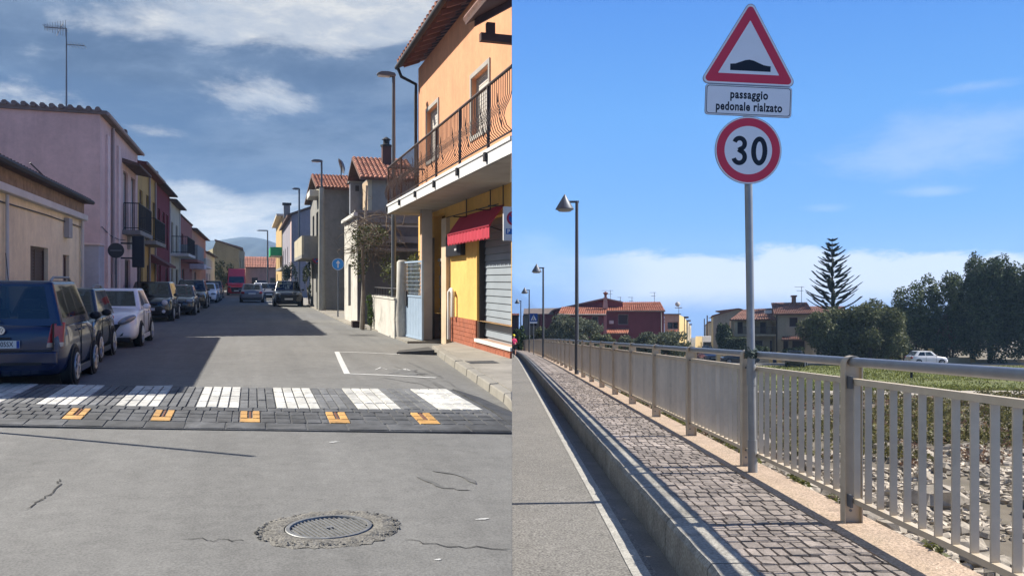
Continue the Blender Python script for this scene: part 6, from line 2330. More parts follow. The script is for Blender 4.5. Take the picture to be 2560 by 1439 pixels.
broad = structure(strip(-1.8, 1.03, -.27, RASP, 'bridge_road'))
strip(.86, .985, -.266, mat('edge_line_paint', (.40, .385, .34), .85, var=.15, scale=6, speck=.3, sscale=60, stain=.45, stain_col=(.22, .21, .19), stscale=2.5), 'edge_line', broad, wob=.012)
structure(strip(1.03, 1.2, -.274, mat('gutter_concrete', (.19, .18, .165), .92, var=.2, scale=2, speck=.2, sscale=70), 'gutter'))
deck = structure(strip(1.0, 2.67, -.30, mat('deck_concrete', (.30, .27, .23), .9, stain=.4), 'bridge_deck', solid=.5))
# kerb stones
KST = mat('bridge_kerb_concrete', (.30, .285, .25), .92, var=.2, scale=3, bump=.9, bscale=50, speck=.3, sscale=50, stain=.4, stain_col=(.16, .15, .13), stscale=4, objrand=.10, mottle=.15)
kerb_o = None
y = 1.2
k = 0
while y < 118:
    ln = 1.25 if y < 40 else 5.0
    r_ = random.Random(k)
    mb = MB(BR)
    ns = 6 if y < 16 else 2
    for q in range(ns):
        a, b = y + .010 + (ln - .02) * q / ns, y + .010 + (ln - .02) * (q + 1) / ns
        ja = .012 * noise.noise((a * 2.3, 0, 1)) if ns > 2 else 0
        jb = .012 * noise.noise((b * 2.3, 0, 1)) if ns > 2 else 0
        za = .006 * noise.noise((a * 3.1, 5, 1)); zb_ = .006 * noise.noise((b * 3.1, 5, 1))
        P1 = [(1.175 + ja, a, -.30), (1.185 + ja, a, -.03 + za), (1.21 + ja, a, .004 + za), (1.425, a, .012), (1.425, a, -.30)]
        P2 = [(1.175 + jb, b, -.30), (1.185 + jb, b, -.03 + zb_), (1.21 + jb, b, .004 + zb_), (1.425, b, .012), (1.425, b, -.30)]
        fs = [(i, (i + 1) % 5, 5 + (i + 1) % 5, 5 + i) for i in range(5)]
        if q == 0: fs.append((0, 1, 2, 3, 4))
        if q == ns - 1: fs.append((5, 6, 7, 8, 9))
        mb.add(P1 + P2, fs)
    if kerb_o is None:
        kerb_o = structure(mb.build('kerb', KST, weld=True, base=Vector((0, 0, 0))))
    else:
        mb.build('kerb_stone', KST, kerb_o, base=Vector((0, 0, 0)), weld=True, clip='bridge')
    y += ln
    k += 1
# edge beam under the railing
EDGE = mat('sandy_edge_concrete', (.44, .335, .245), .93, var=.2, scale=2.2, bump=.9, bscale=70, speck=.35, sscale=55, stain=.5, stain_col=(.24, .195, .14), stscale=2.2)
structure(strip(2.28, 2.68, .004, EDGE, 'edge_beam', solid=.30))
structure(strip(1.42, 2.285, -.0155, mat('paving_joint_sand', (.15, .13, .108), .95, var=.3, scale=4), 'pavement_bed'))

# ------------------------------------------------------------------ stone setts
SETT = mat('brown_sett', (.28, .24, .212), .85, var=.22, scale=6, mottle=.2, objrand=.14, bump=.6, bscale=70, island=.35, stain=.35, stain_col=(.30, .27, .24), stscale=5, speck=.2, sscale=60)
setts = structure(strip(1.42, 2.283, -.015, mat('paving_joint_sand', (.10, .085, .07)), 'stone_pavement', y0=1, y1=8))
far_mb = MB(BR)
y = 2.4
row = 0
n_ind = 0
r_ = random.Random(77)
while y < 62:
    dy = .17 * r_.uniform(.88, 1.12) if y < 30 else .42
    x = 1.43
    while x < 2.275:
        w_ = min(r_.uniform(.075, .125), 2.278 - x) if y < 30 else .28
        w_ = min(w_, 2.278 - x)
        if w_ > .03:
            t0_ = r_.uniform(-.003, .004)
            t1, t2, t3, t4 = [t0_ + r_.uniform(-.0035, .0035) for _ in range(4)]
            g_ = .0022
            sk = r_.uniform(-.012, .012)
            x0, x1, a, b = x + g_, x + w_ - g_, y + g_ * 2.6 + sk, y + dy - g_ * 2.6 + sk
            q = .006
            mb = MB(BR)
            mb.hexa([(x0, a, -.03), (x1, a, -.03), (x1, b, -.03), (x0, b, -.03), (x0 + q, a + q, t1), (x1 - q, a + q, t2), (x1 - q, b - q, t3), (x0 + q, b - q, t4)])
            if n_ind < 295 and y > 4.2:
                mb.build('sett', SETT, setts, base=Vector((0, 0, 0)))
                n_ind += 1
            else:
                far_mb.add(mb.v, mb.f)
        x += w_
    y += dy
far_mb.build('distant_setts', SETT, setts, base=Vector((0, 0, 0)), kind='stuff')
strip(1.42, 2.283, -.003, SETT, 'paving_sheet', setts, y0=60)

# ------------------------------------------------------------------ railing
RP = mat('railing_beige_paint', (.58, .49, .365), .5, var=.08, scale=2, spec=.4, stain=.3, stain_col=(.34, .27, .19), stscale=3, mottle=.08, objrand=.07)
TUBE = mat('galvanised_handrail', (.32, .33, .345), .42, var=.12, scale=6, metal=.5)
PS, Y_0 = 2.62, 6.07
rail = thing('bridge_railing', 'long beige railing with flat bars, arched posts and a steel tube handrail along the bridge', 'railing', BR((2.5, Y_0, 0)))
rb = Vector(rail['_base'])


def along(x, z, y0, y1):
    ys = [y0] + [y for y in YS if y0 < y < y1] + [y1]
    return [(x, y, z) for y in ys]


MB(BR).tube(along(2.5, 1.16, .8, 112), .034, 10).build('handrail', TUBE, rail, smooth=1)
n_post = 40
first_slat = None
n_slat = 0
far_sl = MB(BR)
for k in range(-2, n_post):
    y = Y_0 + PS * k
    # post: flat web with a bent strip round it
    mb = MB(BR)
    ox0, ox1, zt = 2.435, 2.565, 1.205
    arc = [(2.5 + .065 * math.cos(math.pi * q / 10), zt - .065 + .065 * math.sin(math.pi * q / 10)) for q in range(11)]
    out = [(2.565, 0)] + arc + [(2.435, 0)]
    inn = [(2.5 + (x - 2.5) * .88, z if i in (0, len(out) - 1) else z - .008 * (z > 1)) for i, (x, z) in enumerate(out)]
    hw_ = .042
    n = len(out)
    vv = [(x, y - hw_, z) for x, z in out] + [(x, y + hw_, z) for x, z in out] + [(x, y - hw_, z) for x, z in inn] + [(x, y + hw_, z) for x, z in inn]
    ff = []
    for i in range(n - 1):
        ff += [(i, i + 1, n + i + 1, n + i), (2 * n + i, 2 * n + i + 1, 3 * n + i + 1, 3 * n + i), (i, i + 1, 2 * n + i + 1, 2 * n + i), (n + i, n + i + 1, 3 * n + i + 1, 3 * n + i)]
    mb.add(vv, ff)
    mb.extrude([(x, y - .004, z) for x, z in inn], (0, .008, 0))
    mb.build('post', RP, rail)
    # bars of the bay beyond this post
    a, b = y + hw_ + .004, y + PS - hw_ - .004
    mid = MB(BR)
    mid.hexa([(2.478, a, 1.0), (2.522, a, 1.0), (2.522, b, 1.0), (2.478, b, 1.0), (2.478, a, 1.042), (2.522, a, 1.042), (2.522, b, 1.042), (2.478, b, 1.042)])
    mid.build('top_rail', RP, rail)
    mid = MB(BR)
    mid.hexa([(2.475, a, .155), (2.525, a, .155), (2.525, b, .155), (2.475, b, .155), (2.475, a, .192), (2.525, a, .192), (2.525, b, .192), (2.475, b, .192)])
    mid.build('bottom_rail', RP, rail)
    ns = 14
    for q in range(ns):
        yy = y + PS * (q + .5) / ns
        if yy < 3.2: continue
        mb = MB(BR)
        mb.box((2.477, yy - .006, .193), (2.523, yy + .006, .999))
        if n_slat < 299:
            mb.build('slat', RP, rail)
            n_slat += 1
        else:
            far_sl.add(mb.v, mb.f)
far_sl.build('distant_slats', RP, rail, kind='stuff')
# bolts on the nearer posts
for k in range(0, 7):
    y = Y_0 + PS * k
    for z in (.10, .174, 1.02):
        MB(BR).lathe([(.011, 0), (.011, .008), (.004, .010)], (2.47, y - .06 - .0, z), 'y', 6).build('bolt', GALV, rail)
# rail clips at the nearest post
for z in (1.02, .175):
    MB(BR).box((2.452, Y_0 - .10, z - .05), (2.472, Y_0 - .03, z + .04)).build('rail_clip', GALV, rail, bevel=.004)

# ------------------------------------------------------------------ sign post
sx, sy = rx(1882, 8.29) - (rail_x(8.29) - 2.5), 8.29
zp = rz(440, sy)
GPOLE = mat('sign_pole_zinc', (.30, .31, .32), .45, var=.15, scale=5, metal=.45, stain=.2, stain_col=(.2, .2, .2), stscale=6)
spo = thing('sign_post', 'grey steel pole with a speed bump warning triangle, text plate and round 30 limit sign', 'traffic sign', BR((sx, sy, 0)))
sb = Vector(spo['_base'])
lean = -.016


def px_at(z):
    return sx + lean * z * .95


MB(BR).tube([(px_at(-.02), sy, -.02), (px_at(2), sy, 2), (px_at(4.5), sy, 4.5)], .038, 16).build('pole', GPOLE, spo, smooth=1)
MB(BR).tube([(px_at(-.02), sy, -.02), (px_at(.32), sy, .32)], .046, 16).build('pole_socket', GPOLE, spo, smooth=.8)
MB(BR).tube([(px_at(.86), sy, .86), (px_at(1.06), sy, 1.06)], .045, 16).build('pole_sleeve', GPOLE, spo, smooth=.8)
mb = MB(BR)
r_ = random.Random(4)
for k in range(9):
    z0 = 1.13 + r_.uniform(0, .1)
    pth = []
    for q in range(13):
        a = 2 * math.pi * q / 12 + k
        rr = .047 + r_.uniform(0, .018)
        pth.append((px_at(1.17) + rr * math.cos(a), sy + rr * math.sin(a), z0 + .03 * math.sin(a * 2 + k)))
    mb.tube(pth, .006, 4, False)
mb.build('twisted_wire', mat('binding_wire', (.07, .10, .09), .6), spo)
# face plane of the signs
fy = sy - .052
roll = math.radians(1.9)
yaw = math.radians(2.5)
SCL = sy / F


def FP(px, py, off=0.0):
    """a point on the sign plane, given as picture offsets from the plane centre"""
    a, b = (px - 1869) * SCL, -(py - 240) * SCL
    a2, b2 = a * math.cos(roll) + b * math.sin(roll), -a * math.sin(roll) + b * math.cos(roll)
    c = rz(240, sy)
    xx = rx(1869, sy)
    return (xx + a2 * math.cos(yaw) - off * math.sin(yaw) * -1, fy + a2 * math.sin(yaw) - off * math.cos(yaw), c + b2)


def unroll(px, py):
    return px, py


def rounded(pts, r, n=6):
    out = []
    m = len(pts)
    for i in range(m):
        p, a, b = Vector(pts[i]), Vector(pts[i - 1]), Vector(pts[(i + 1) % m])
        d1, d2 = (a - p).normalized(), (b - p).normalized()
        ang = d1.angle(d2) / 2
        t = r / math.tan(ang)
        c = p + (d1 + d2).normalized() * (r / math.sin(ang))
        s, e = p + d1 * t, p + d2 * t
        a0 = math.atan2(s.y - c.y, s.x - c.x)
        a1 = math.atan2(e.y - c.y, e.x - c.x)
        while a1 - a0 > math.pi: a1 -= 2 * math.pi
        while a1 - a0 < -math.pi: a1 += 2 * math.pi
        for k in range(n + 1):
            t_ = a0 + (a1 - a0) * k / n
            out.append((c.x + r * math.cos(t_), c.y + r * math.sin(t_)))
    return out


SWHITE = mat('sign_face_white', (.84, .84, .85), .45, var=.04, scale=3)
SREDF = mat('sign_face_red', (.66, .045, .085), .45, var=.05, scale=3)
SGREY = mat('sign_back_aluminium', (.30, .31, .33), .5, var=.1, metal=.4)
# (sign outlines are in the sign's own level axes)
Tri = [(1866, 2), (1990, 217), (1742, 217)]


def plate(outline, name, parent, m, o0, o1):
    front = [FP(x, y, o1) for x, y in outline]
    bk = [FP(x, y, o0) for x, y in outline]
    n = len(front)
    mb = MB(RB)
    mb.add(bk + front, [tuple(range(n - 1, -1, -1)), tuple(range(n, 2 * n))] + [(i, (i + 1) % n, n + (i + 1) % n, n + i) for i in range(n)])
    return mb.build(name, m, parent, base=sb)


def ringp(o, i, name, parent, m, off):
    mb = MB(RB)
    n = len(o)
    mb.add([FP(x, y, off) for x, y in o] + [FP(x, y, off) for x, y in i], [(k, (k + 1) % n, n + (k + 1) % n, n + k) for k in range(n)])
    return mb.build(name, m, parent, base=sb)


def shrink(tri, d):
    c = Vector((sum(p[0] for p in tri) / 3, sum(p[1] for p in tri) / 3))
    a = Vector(tri[0])
    inr = abs((Vector(tri[1]) - Vector(tri[2])).length) * .2887
    k = (inr - d) / inr
    return [tuple(c + (Vector(p) - c) * k) for p in tri]


tri = plate(rounded(Tri, 13), 'warning_triangle', spo, SGREY, -.012, .0)
plate(rounded(shrink(Tri, 1.5), 12), 'face', tri, SWHITE, .0002, .0008)
ringp(rounded(shrink(Tri, 5.5), 9), rounded(shrink(Tri, 27), 1.2), 'red_border', tri, SREDF, .0013)
hump = [(1819, 182), (1819, 166), (1832, 165), (1845, 160), (1857, 155.5), (1867, 154), (1878, 156), (1890, 161), (1903, 166), (1912, 167.5), (1921, 168), (1921, 182)]
hump = [(x, y) for x, y in hump]
plate(hump, 'hump_symbol', tri, INK, .0009, .0014)
PanO = [(1759, 218), (1977, 218), (1977, 294), (1759, 294)]
pan = plate(rounded(PanO, 8), 'text_plate', spo, SGREY, -.012, .0)
inset = lambda P_, d: [(P_[0][0] + d, P_[0][1] + d), (P_[1][0] - d, P_[1][1] + d), (P_[2][0] - d, P_[2][1] - d), (P_[3][0] + d, P_[3][1] - d)]
plate(rounded(inset(PanO, 1.2), 7), 'face', pan, SWHITE, .0002, .0008)
ringp(rounded(inset(PanO, 3.0), 7), rounded(inset(PanO, 4.6), 6), 'black_border', pan, INK, .0013)


def sign_text(s, cx, cy, size, parent, bold, sxx, sp, width=None):
    vs, fs = text_mesh(s, size, bold, sxx, sp)
    w = max(v[0] for v in vs) - min(v[0] for v in vs)
    k = width / w if width else 1
    mb = MB(RB)
    mb.add([FP(cx + x * k, cy - y, .0014) for x, y in vs], fs)
    return mb.build('lettering', INK, parent, base=sb)


sign_text('passaggio', 1869, 242, 29, pan, 1.0, .8, 1.12, 95)
sign_text('pedonale', 1829, 272, 29, pan, 1.0, .8, 1.1, 86)
sign_text('rialzato', 1917, 272, 29, pan, 1.0, .8, 1.1, 72)
dc, dr = (1871.5, 378.5), 84
circ = lambda r: [(dc[0] + r * math.cos(2 * math.pi * k / 48), dc[1] - r * math.sin(2 * math.pi * k / 48)) for k in range(48)]
dsc = plate(circ(dr), 'speed_limit_disc', spo, SGREY, -.012, .0)
plate(circ(dr - 1), 'face', dsc, SWHITE, .0002, .0008)
ringp(circ(dr - 4), circ(dr - 24), 'red_border', dsc, SREDF, .0013)


def digit(strokes, w, name, parent):
    """a numeral made from one thick rounded stroke"""
    mb = MB(RB)
    n = len(strokes)
    Lp, Rp = [], []
    for i, p in enumerate(strokes):
        a, b = Vector(strokes[max(i - 1, 0)]), Vector(strokes[min(i + 1, n - 1)])
        d = (b - a).normalized()
        nn = Vector((-d.y, d.x)) * w / 2
        Lp.append((p[0] + nn.x, p[1] + nn.y)); Rp.append((p[0] - nn.x, p[1] - nn.y))
    mb.add([FP(*p, .0014) for p in Lp] + [FP(*p, .0014) for p in Rp], [(i, i + 1, n + i + 1, n + i) for i in range(n - 1)])
    return mb.build(name, INK, parent, base=sb)


def arc(cx, cy, rx_, ry_, a0, a1, n=14):
    return [(cx + rx_ * math.cos(math.radians(a0 + (a1 - a0) * k / n)), cy - ry_ * math.sin(math.radians(a0 + (a1 - a0) * k / n))) for k in range(n + 1)]


x3 = 1849
mb = MB(RB)
three = arc(x3, 363, 13, 13.5, 165, -75, 14) + [(x3 - 2, 379.5)]
three2 = [(x3 - 3, 377.5)] + arc(x3, 396, 14, 15, 75, -165, 16)
digit(three, 11.5, 'numeral', dsc)
digit(three2, 11.5, 'numeral', dsc)
x0 = 1899
oo = arc(x0, 379.5, 20.5, 36, 0, 360, 36)
ii = arc(x0, 379.5, 8.0, 23.5, 0, 360, 36)
ringp(oo[:-1], ii[:-1], 'numeral', dsc, INK, .0014)
# clamps behind the plates
for py in (120, 255, 345, 420):
    a = FP(1869, py, -.013)
    MB(RB).box((a[0] - .07, a[1] + .0, a[2] - .02), (a[0] + .07, a[1] + .03, a[2] + .02)).build('clamp', GALV, spo)

# ------------------------------------------------------------------ bridge lamps with cone shades
LAMPM = mat('dark_lamp_metal', (.095, .10, .11), .5, var=.12, metal=.3)
BASE_LABELS = ['nearest bridge lamp with a cone shade on a tall dark pole', 'second bridge lamp with a cone shade, left of the blue crossing sign',
               'third bridge lamp, rising just behind the blue crossing sign', 'farthest and smallest cone shaded bridge lamp']
for k, (px, y) in enumerate([(1442, 29.2), (1358, 53.6), (1323, 78.0), (1302, 102.4)]):
    x = rx(px, y) - (rail_x(y) - 2.5)
    top = [rz(502, y), rz(668, y), rz(724, y), rz(751, y)][k] - drop(y)
    root = thing('bridge_lamp', BASE_LABELS[k], 'street lamp', BR((x, y, 0)), 'cone shaded lamps along the bridge')
    MB(BR).tube([(x, y, -.1), (x, y, 1.4), (x, y, top)], [.075, .07, .055], 10).build('pole', LAMPM, root, smooth=1)
    MB(BR).box((x - .30, y - .03, top - .07), (x + .07, y + .03, top)).build('arm', LAMPM, root)
    cx = x - .42
    MB(BR).lathe([(.30, top - .30), (.315, top - .30), (.315, top - .27), (.02, top + .22), (.0, top + .22)], (cx, y, 0), 'z', 18).build('cone_shade', mat('lamp_shade_metal', (.13, .14, .16), .45, var=.1, metal=.3), root, smooth=.7)
    MB(BR).lathe([(.27, top - .305), (.22, top - .36), (.02, top - .38)], (cx, y, 0), 'z', 14).build('diffuser', mat('lamp_diffuser_grey', (.38, .39, .38), .3), root, smooth=.8)

# blue crossing sign farther along
y = 63.0
x = rx(1334, y)
cs = thing('crossing_sign', 'square blue pedestrian crossing sign with a small white plate below', 'traffic sign', RB((x, y, drop(y))))
cb_ = Vector(cs['_base'])
z0, z1, zq = rz(808, y), rz(783, y), rz(803, y)
MB(RB).tube([(x, y, drop(y)), (x, y, z1)], .03, 6).build('pole', GALV, cs)
h = (rx(1344.5, y) - rx(1325, y)) / 2
MB(RB).box((x - h, y - .06, zq), (x + h, y - .03, z1)).build('blue_board', mat('sign_deep_blue', (.01, .07, .28), .5, var=0), cs)
s_ = h * .72
zc_ = (zq + z1) / 2
MB(RB).extrude([(x - s_, y - .075, zc_ - s_), (x + s_, y - .075, zc_ - s_), (x, y - .075, zc_ + s_)], (0, .012, 0)).build('white_triangle', SWHITE, cs)
mb = MB(RB)
mb.tube([(x + .02, y - .09, zc_ + .08), (x, y - .09, zc_ - .05), (x + .08, y - .09, zc_ - .2)], .025, 5)
mb.tube([(x, y - .09, zc_ - .05), (x - .09, y - .09, zc_ - .2)], .025, 5)
mb.ball((x + .02, y - .09, zc_ + .14), (.035, .02, .035), 8, 5)
mb.build('walking_figure', INK, cs)
MB(RB).box((x - h * .95, y - .06, z0), (x + h * .95, y - .03, zq - .02)).build('white_plate', SWHITE, cs)

# ------------------------------------------------------------------ houses across the plain
WINE = stucco('wine_stucco', (.19, .045, .055), .2, (.14, .035, .04))
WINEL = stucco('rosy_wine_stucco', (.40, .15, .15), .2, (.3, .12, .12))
BEIGER = stucco('beige_render', (.42, .36, .26), .25, (.3, .26, .2))
SAND = stucco('sand_render', (.46, .39, .27), .25, (.33, .28, .2))
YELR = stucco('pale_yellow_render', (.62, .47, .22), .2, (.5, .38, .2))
TILER = mat('clay_roof_tile', (.40, .155, .09), .85, var=.3, scale=1.5, island=.3, stain=.3, stain_col=(.46, .34, .26), stscale=1.5)
TILEO = mat('old_clay_roof_tile', (.20, .10, .075), .9, var=.35, scale=2, island=.35, stain=.4, stain_col=(.13, .10, .085), stscale=1.2)
D = 104.0
X_ = lambda px, d=D: rx(px, d)
Z_ = lambda py, d=D: rz(py, d)


def bhouse(name, label, pts, z1, m, holes=None, group='houses beyond the river meadow', z0=None, reveal=.2, kinds='shutter', sm=None, fm=None):
    z0 = GF - .3 if z0 is None else z0
    cx, cy = sum(p[0] for p in pts) / len(pts), sum(p[1] for p in pts) / len(pts)
    root = thing(name, label, 'house', RB((cx, cy, GF)), group)
    holes = holes or {}
    walls(MB(RB), pts, z0, z1, {i: [a[:4] for a in hs] for i, hs in holes.items()}, reveal).build('wall', m, root)
    for i, hs in holes.items():
        pl = plane_of(pts, i)
        for a in hs:
            opening(root, RB, pl, *a[:4], a[4] if len(a) > 4 else kinds, sm or mat('brown_roller', (.055, .028, .028), .6), fm or mat('window_frame_pale', (.36, .30, .28), .6), None, reveal)
    return root


def add_walls(root, pts, z0, z1, m, holes=None, name='wall'):
    holes = holes or {}
    walls(MB(RB), pts, z0, z1, {i: [a[:4] for a in hs] for i, hs in holes.items()}, .2).build(name, m, root)
    for i, hs in holes.items():
        for a in hs:
            opening(root, RB, plane_of(pts, i), *a[:4], a[4] if len(a) > 4 else 'shutter', mat('brown_roller', (.055, .028, .028)), mat('window_frame_pale', (.36, .30, .28)), None, .2)


def quad(a, b, d0, c, e, d1):
    """plan from picture columns: front edge a-b at d0, back edge c-e at d1"""
    return [(X_(a, d0), d0), (X_(b, d0), d0), (X_(e, d1), d1), (X_(c, d1), d1)]


def rect(x0, x1, y0, y1):
    return [(x0, y0), (x1, y0), (x1, y1), (x0, y1)]


# wine red house
x0, x1 = X_(1517), X_(1659)
wz = Z_(777)
ox = x0
win = (X_(1545) - x0, X_(1571) - x0, Z_(811), Z_(785))
wine = bhouse('wine_red_house', 'large wine red house with orange tile roofs and a fluted chimney behind the olive bushes', rect(x0, x1, D, D + 9), wz, WINE, {0: [win]})
wb = Vector(wine['_base'])
tile_roof(wine, RB, (x0 - .1, D - .5, wz), (X_(1661), D - .5, wz), (x0 + .7, D + 3.6, Z_(756, D + 3.6)), (X_(1664), D + 3.6, Z_(755, D + 3.6)), 26, TILER, rows=10)
MB(RB).tube([(x0, D - .55, wz), (X_(1661), D - .55, wz)], .07, 6).build('gutter', mat('gutter_pale', (.40, .35, .32), .6), wine)
# right corner strip and side, their sunlight put into a rosier colour
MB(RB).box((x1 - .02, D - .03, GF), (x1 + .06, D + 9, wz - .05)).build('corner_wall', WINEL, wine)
MB(RB).tube([(X_(1653), D - .1, GF), (X_(1653), D - .1, wz - .1)], .06, 6).build('downpipe', mat('gutter_pale', (.40, .35, .32)), wine)
# left projecting wing
lx0, lx1 = X_(1397, 101), X_(1512, 101)
lz = Z_(786, 101)
add_walls(wine, rect(lx0, lx1, 101, 107), GF - .3, lz, WINE, {0: [(X_(1480, 101) - lx0, X_(1496, 101) - lx0, Z_(815, 101), Z_(790, 101)), (X_(1420, 101) - lx0, X_(1440, 101) - lx0, Z_(815, 101), Z_(792, 101))]})
tile_roof(wine, RB, (lx0 - .2, 100.6, lz - .02), (lx1 + .1, 100.6, lz - .02), (lx0 + .5, 104, Z_(768, 104)), (lx1 + .6, 104, Z_(771, 104)), 22, TILER, rows=9)
MB(RB).tube([(lx0 - .2, 100.5, lz), (lx1 + .1, 100.5, lz)], .07, 6).build('gutter', mat('gutter_pale', (.40, .35, .32)), wine)
MB(RB).tube([(X_(1398, 100.7), 100.7, GF), (X_(1398, 100.7), 100.7, lz)], .06, 6).build('downpipe', mat('gutter_pale', (.40, .35, .32)), wine)
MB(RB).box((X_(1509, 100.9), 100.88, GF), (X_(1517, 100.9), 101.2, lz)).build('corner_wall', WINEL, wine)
# big gable behind
gy = 105.0
gpts = [(X_(1390, gy), gy, Z_(775, gy)), (X_(1512, gy), gy, Z_(748, gy)), (X_(1556, gy), gy, Z_(757, gy)), (X_(1556, gy), gy, Z_(800, gy)), (X_(1390, gy), gy, Z_(800, gy))]
MB(RB).extrude(gpts, (0, 7, 0)).build('gable', WINE, wine)
for A, B in (((1385, 775), (1512, 747)), ((1512, 747), (1556, 757))):
    MB(RB).hexa([(X_(A[0], gy), gy - .4, Z_(A[1], gy)), (X_(B[0], gy), gy - .4, Z_(B[1], gy)), (X_(B[0], gy), gy + 7, Z_(B[1], gy)), (X_(A[0], gy), gy + 7, Z_(A[1], gy)),
                 (X_(A[0], gy), gy - .4, Z_(A[1] - 3, gy)), (X_(B[0], gy), gy - .4, Z_(B[1] - 3, gy)), (X_(B[0], gy), gy + 7, Z_(B[1] - 3, gy)), (X_(A[0], gy), gy + 7, Z_(A[1] - 3, gy))]).build('verge_roof', mat('pale_verge', (.33, .22, .19), .85), wine)
# chimney
cy = 102.8
MB(RB).hexa([(X_(1508, cy), cy, Z_(770, cy)), (X_(1520, cy), cy, Z_(770, cy)), (X_(1520, cy), cy + .8, Z_(770, cy)), (X_(1508, cy), cy + .8, Z_(770, cy)),
             (X_(1511, cy), cy, Z_(742, cy)), (X_(1518, cy), cy, Z_(742, cy)), (X_(1518, cy), cy + .5, Z_(742, cy)), (X_(1511, cy), cy + .5, Z_(742, cy))]).build('chimney', mat('rosy_chimney', (.45, .28, .25), .85), wine)
c_x, c_z = X_(1514.5, cy), Z_(742, cy)
MB(RB).lathe([(.14, c_z), (.16, c_z + .25), (.30, c_z + .45), (.34, c_z + .5), (.1, c_z + .62), (.05, c_z + .68)], (c_x, cy + .25, 0), 'z', 8).build('chimney_pot', mat('dark_red_pot', (.16, .06, .05), .8), wine)
# small porch roof and air conditioner
pz = Z_(833, 102)
tile_roof(wine, RB, (X_(1511, 102), 102, pz), (X_(1569, 102), 102, pz), (X_(1518, 103.9), 103.9, Z_(822, 103.9)), (X_(1574, 103.9), 103.9, Z_(821, 103.9)), 13, TILER, rows=5, name='porch_roof')
MB(RB).box((X_(1522), D - .45, Z_(809)), (X_(1533), D - .02, Z_(801))).build('air_conditioner', mat('air_conditioner_white', (.55, .54, .52), .5), wine, bevel=.02)
# lower wing on the far left with its grey roof
add_walls(wine, rect(X_(1351), X_(1398), D, D + 6), GF - .3, Z_(786), WINE)
bg = bhouse('grey_roofed_house', 'beige house with a flat grey brown roof behind the blue crossing sign', rect(X_(1310, 108), X_(1395, 108), 108, 116), Z_(785, 108), BEIGER, {0: [(.6, 1.7, Z_(815, 108), Z_(795, 108))]})
MB(RB).hexa([(X_(1308, 107.6), 107.6, Z_(786, 107.6)), (X_(1400, 107.6), 107.6, Z_(786, 107.6)), (X_(1412, 114), 114, Z_(771, 114)), (X_(1310, 114), 114, Z_(773, 114)),
             (X_(1308, 107.6), 107.6, Z_(784, 107.6)), (X_(1400, 107.6), 107.6, Z_(784, 107.6)), (X_(1412, 114), 114, Z_(769, 114)), (X_(1310, 114), 114, Z_(771, 114))]).build('roof', mat('grey_brown_roof', (.15, .12, .105), .9, var=.2, scale=2), bg)
fl_ = bhouse('far_left_house', 'small house with a red tiled eave and dark window at the picture seam', rect(.12, X_(1297, 112), 112, 118), Z_(789, 112), stucco('rosy_stucco', (.42, .24, .2)), {0: [(.25, .95, Z_(810, 112), Z_(792, 112))]})
tile_roof(fl_, RB, (.1, 111.5, Z_(789, 112)), (X_(1298, 112), 111.5, Z_(789, 112)), (.1, 114, Z_(784, 114)), (X_(1298, 114), 114, Z_(784, 114)), 7, TILER, rows=4)
# beige and yellow row between the wine house and the side street
bx = bhouse('beige_row_house', 'beige house with a yellow sunlit side wall at the corner of the side street', quad(1661, 1697, 110, 1661, 1709, 122), Z_(786, 110), BEIGER, {0: [(.4, 1.9, Z_(822, 110), Z_(804, 110), 'glass')], 1: [(2, 3.2, Z_(830, 110), Z_(800, 110)), (6, 7.2, Z_(830, 110), Z_(800, 110))]})
MB(RB).hexa([(X_(1697, 110) - .1, 110.02, GF), (X_(1697, 110) + .06, 110, GF), (X_(1709, 122) + .06, 122, GF), (X_(1709, 122) - .1, 122, GF), (X_(1697, 110) - .1, 110.02, Z_(788, 110)), (X_(1697, 110) + .06, 110, Z_(788, 110)), (X_(1709, 122) + .06, 122, Z_(788, 110)), (X_(1709, 122) - .1, 122, Z_(788, 110))]).build('sunlit_wall', YELR, bx)  # sunlight on this side wall put into a yellower colour
MB(RB).box((X_(1660, 110), 109.6, Z_(786, 110)), (X_(1701, 110), 122.3, Z_(784, 110))).build('roof', mat('grey_brown_roof', (.15, .12, .105)), bx)
tile_roof(bx, RB, (X_(1668, 109), 109, Z_(831, 109)), (X_(1696, 109), 109, Z_(831, 109)), (X_(1668, 110), 110, Z_(825, 110)), (X_(1696, 110), 110, Z_(825, 110)), 8, TILER, rows=3, name='porch_roof')
for i, (a, b, d0, top, m_) in enumerate([(1702, 1712, 124, 795, YELR), (1711, 1719, 150, 803, BEIGER), (1718, 1724, 190, 812, SAND)]):
    h_ = bhouse('side_street_house', ['yellow house standing behind the beige corner house on the side street', 'beige house farther along the side street on its left', 'last sand coloured house on the left of the side street'][i], quad(a, b, d0, a, b + 4, d0 + 20), Z_(top, d0), m_, {1: [(3, 4.5, GF + 3.2, GF + 4.8), (9, 10.5, GF + 3.2, GF + 4.8)]})
    MB(RB).box((X_(a, d0) - .3, d0 - .3, Z_(top, d0)), (X_(b, d0) + .5, d0 + 20, Z_(top, d0) + .25)).build('roof', TILEO, h_)
for i, (a, b, d0, top) in enumerate([(1772, 1784, 150, 806), (1766, 1776, 200, 812)]):
    h_ = bhouse('side_street_house', ['grey house on the right of the side street', 'far grey house on the right of the side street'][i], quad(a, b, d0, a - 3, b, d0 + 25), Z_(top, d0), SAND)
    MB(RB).extrude([(x_, y_, Z_(top, d0)) for x_, y_ in quad(a - 1, b + 1, d0 - .3, a - 4, b, d0 + 25)], (0, 0, .25)).build('roof', TILEO, h_)
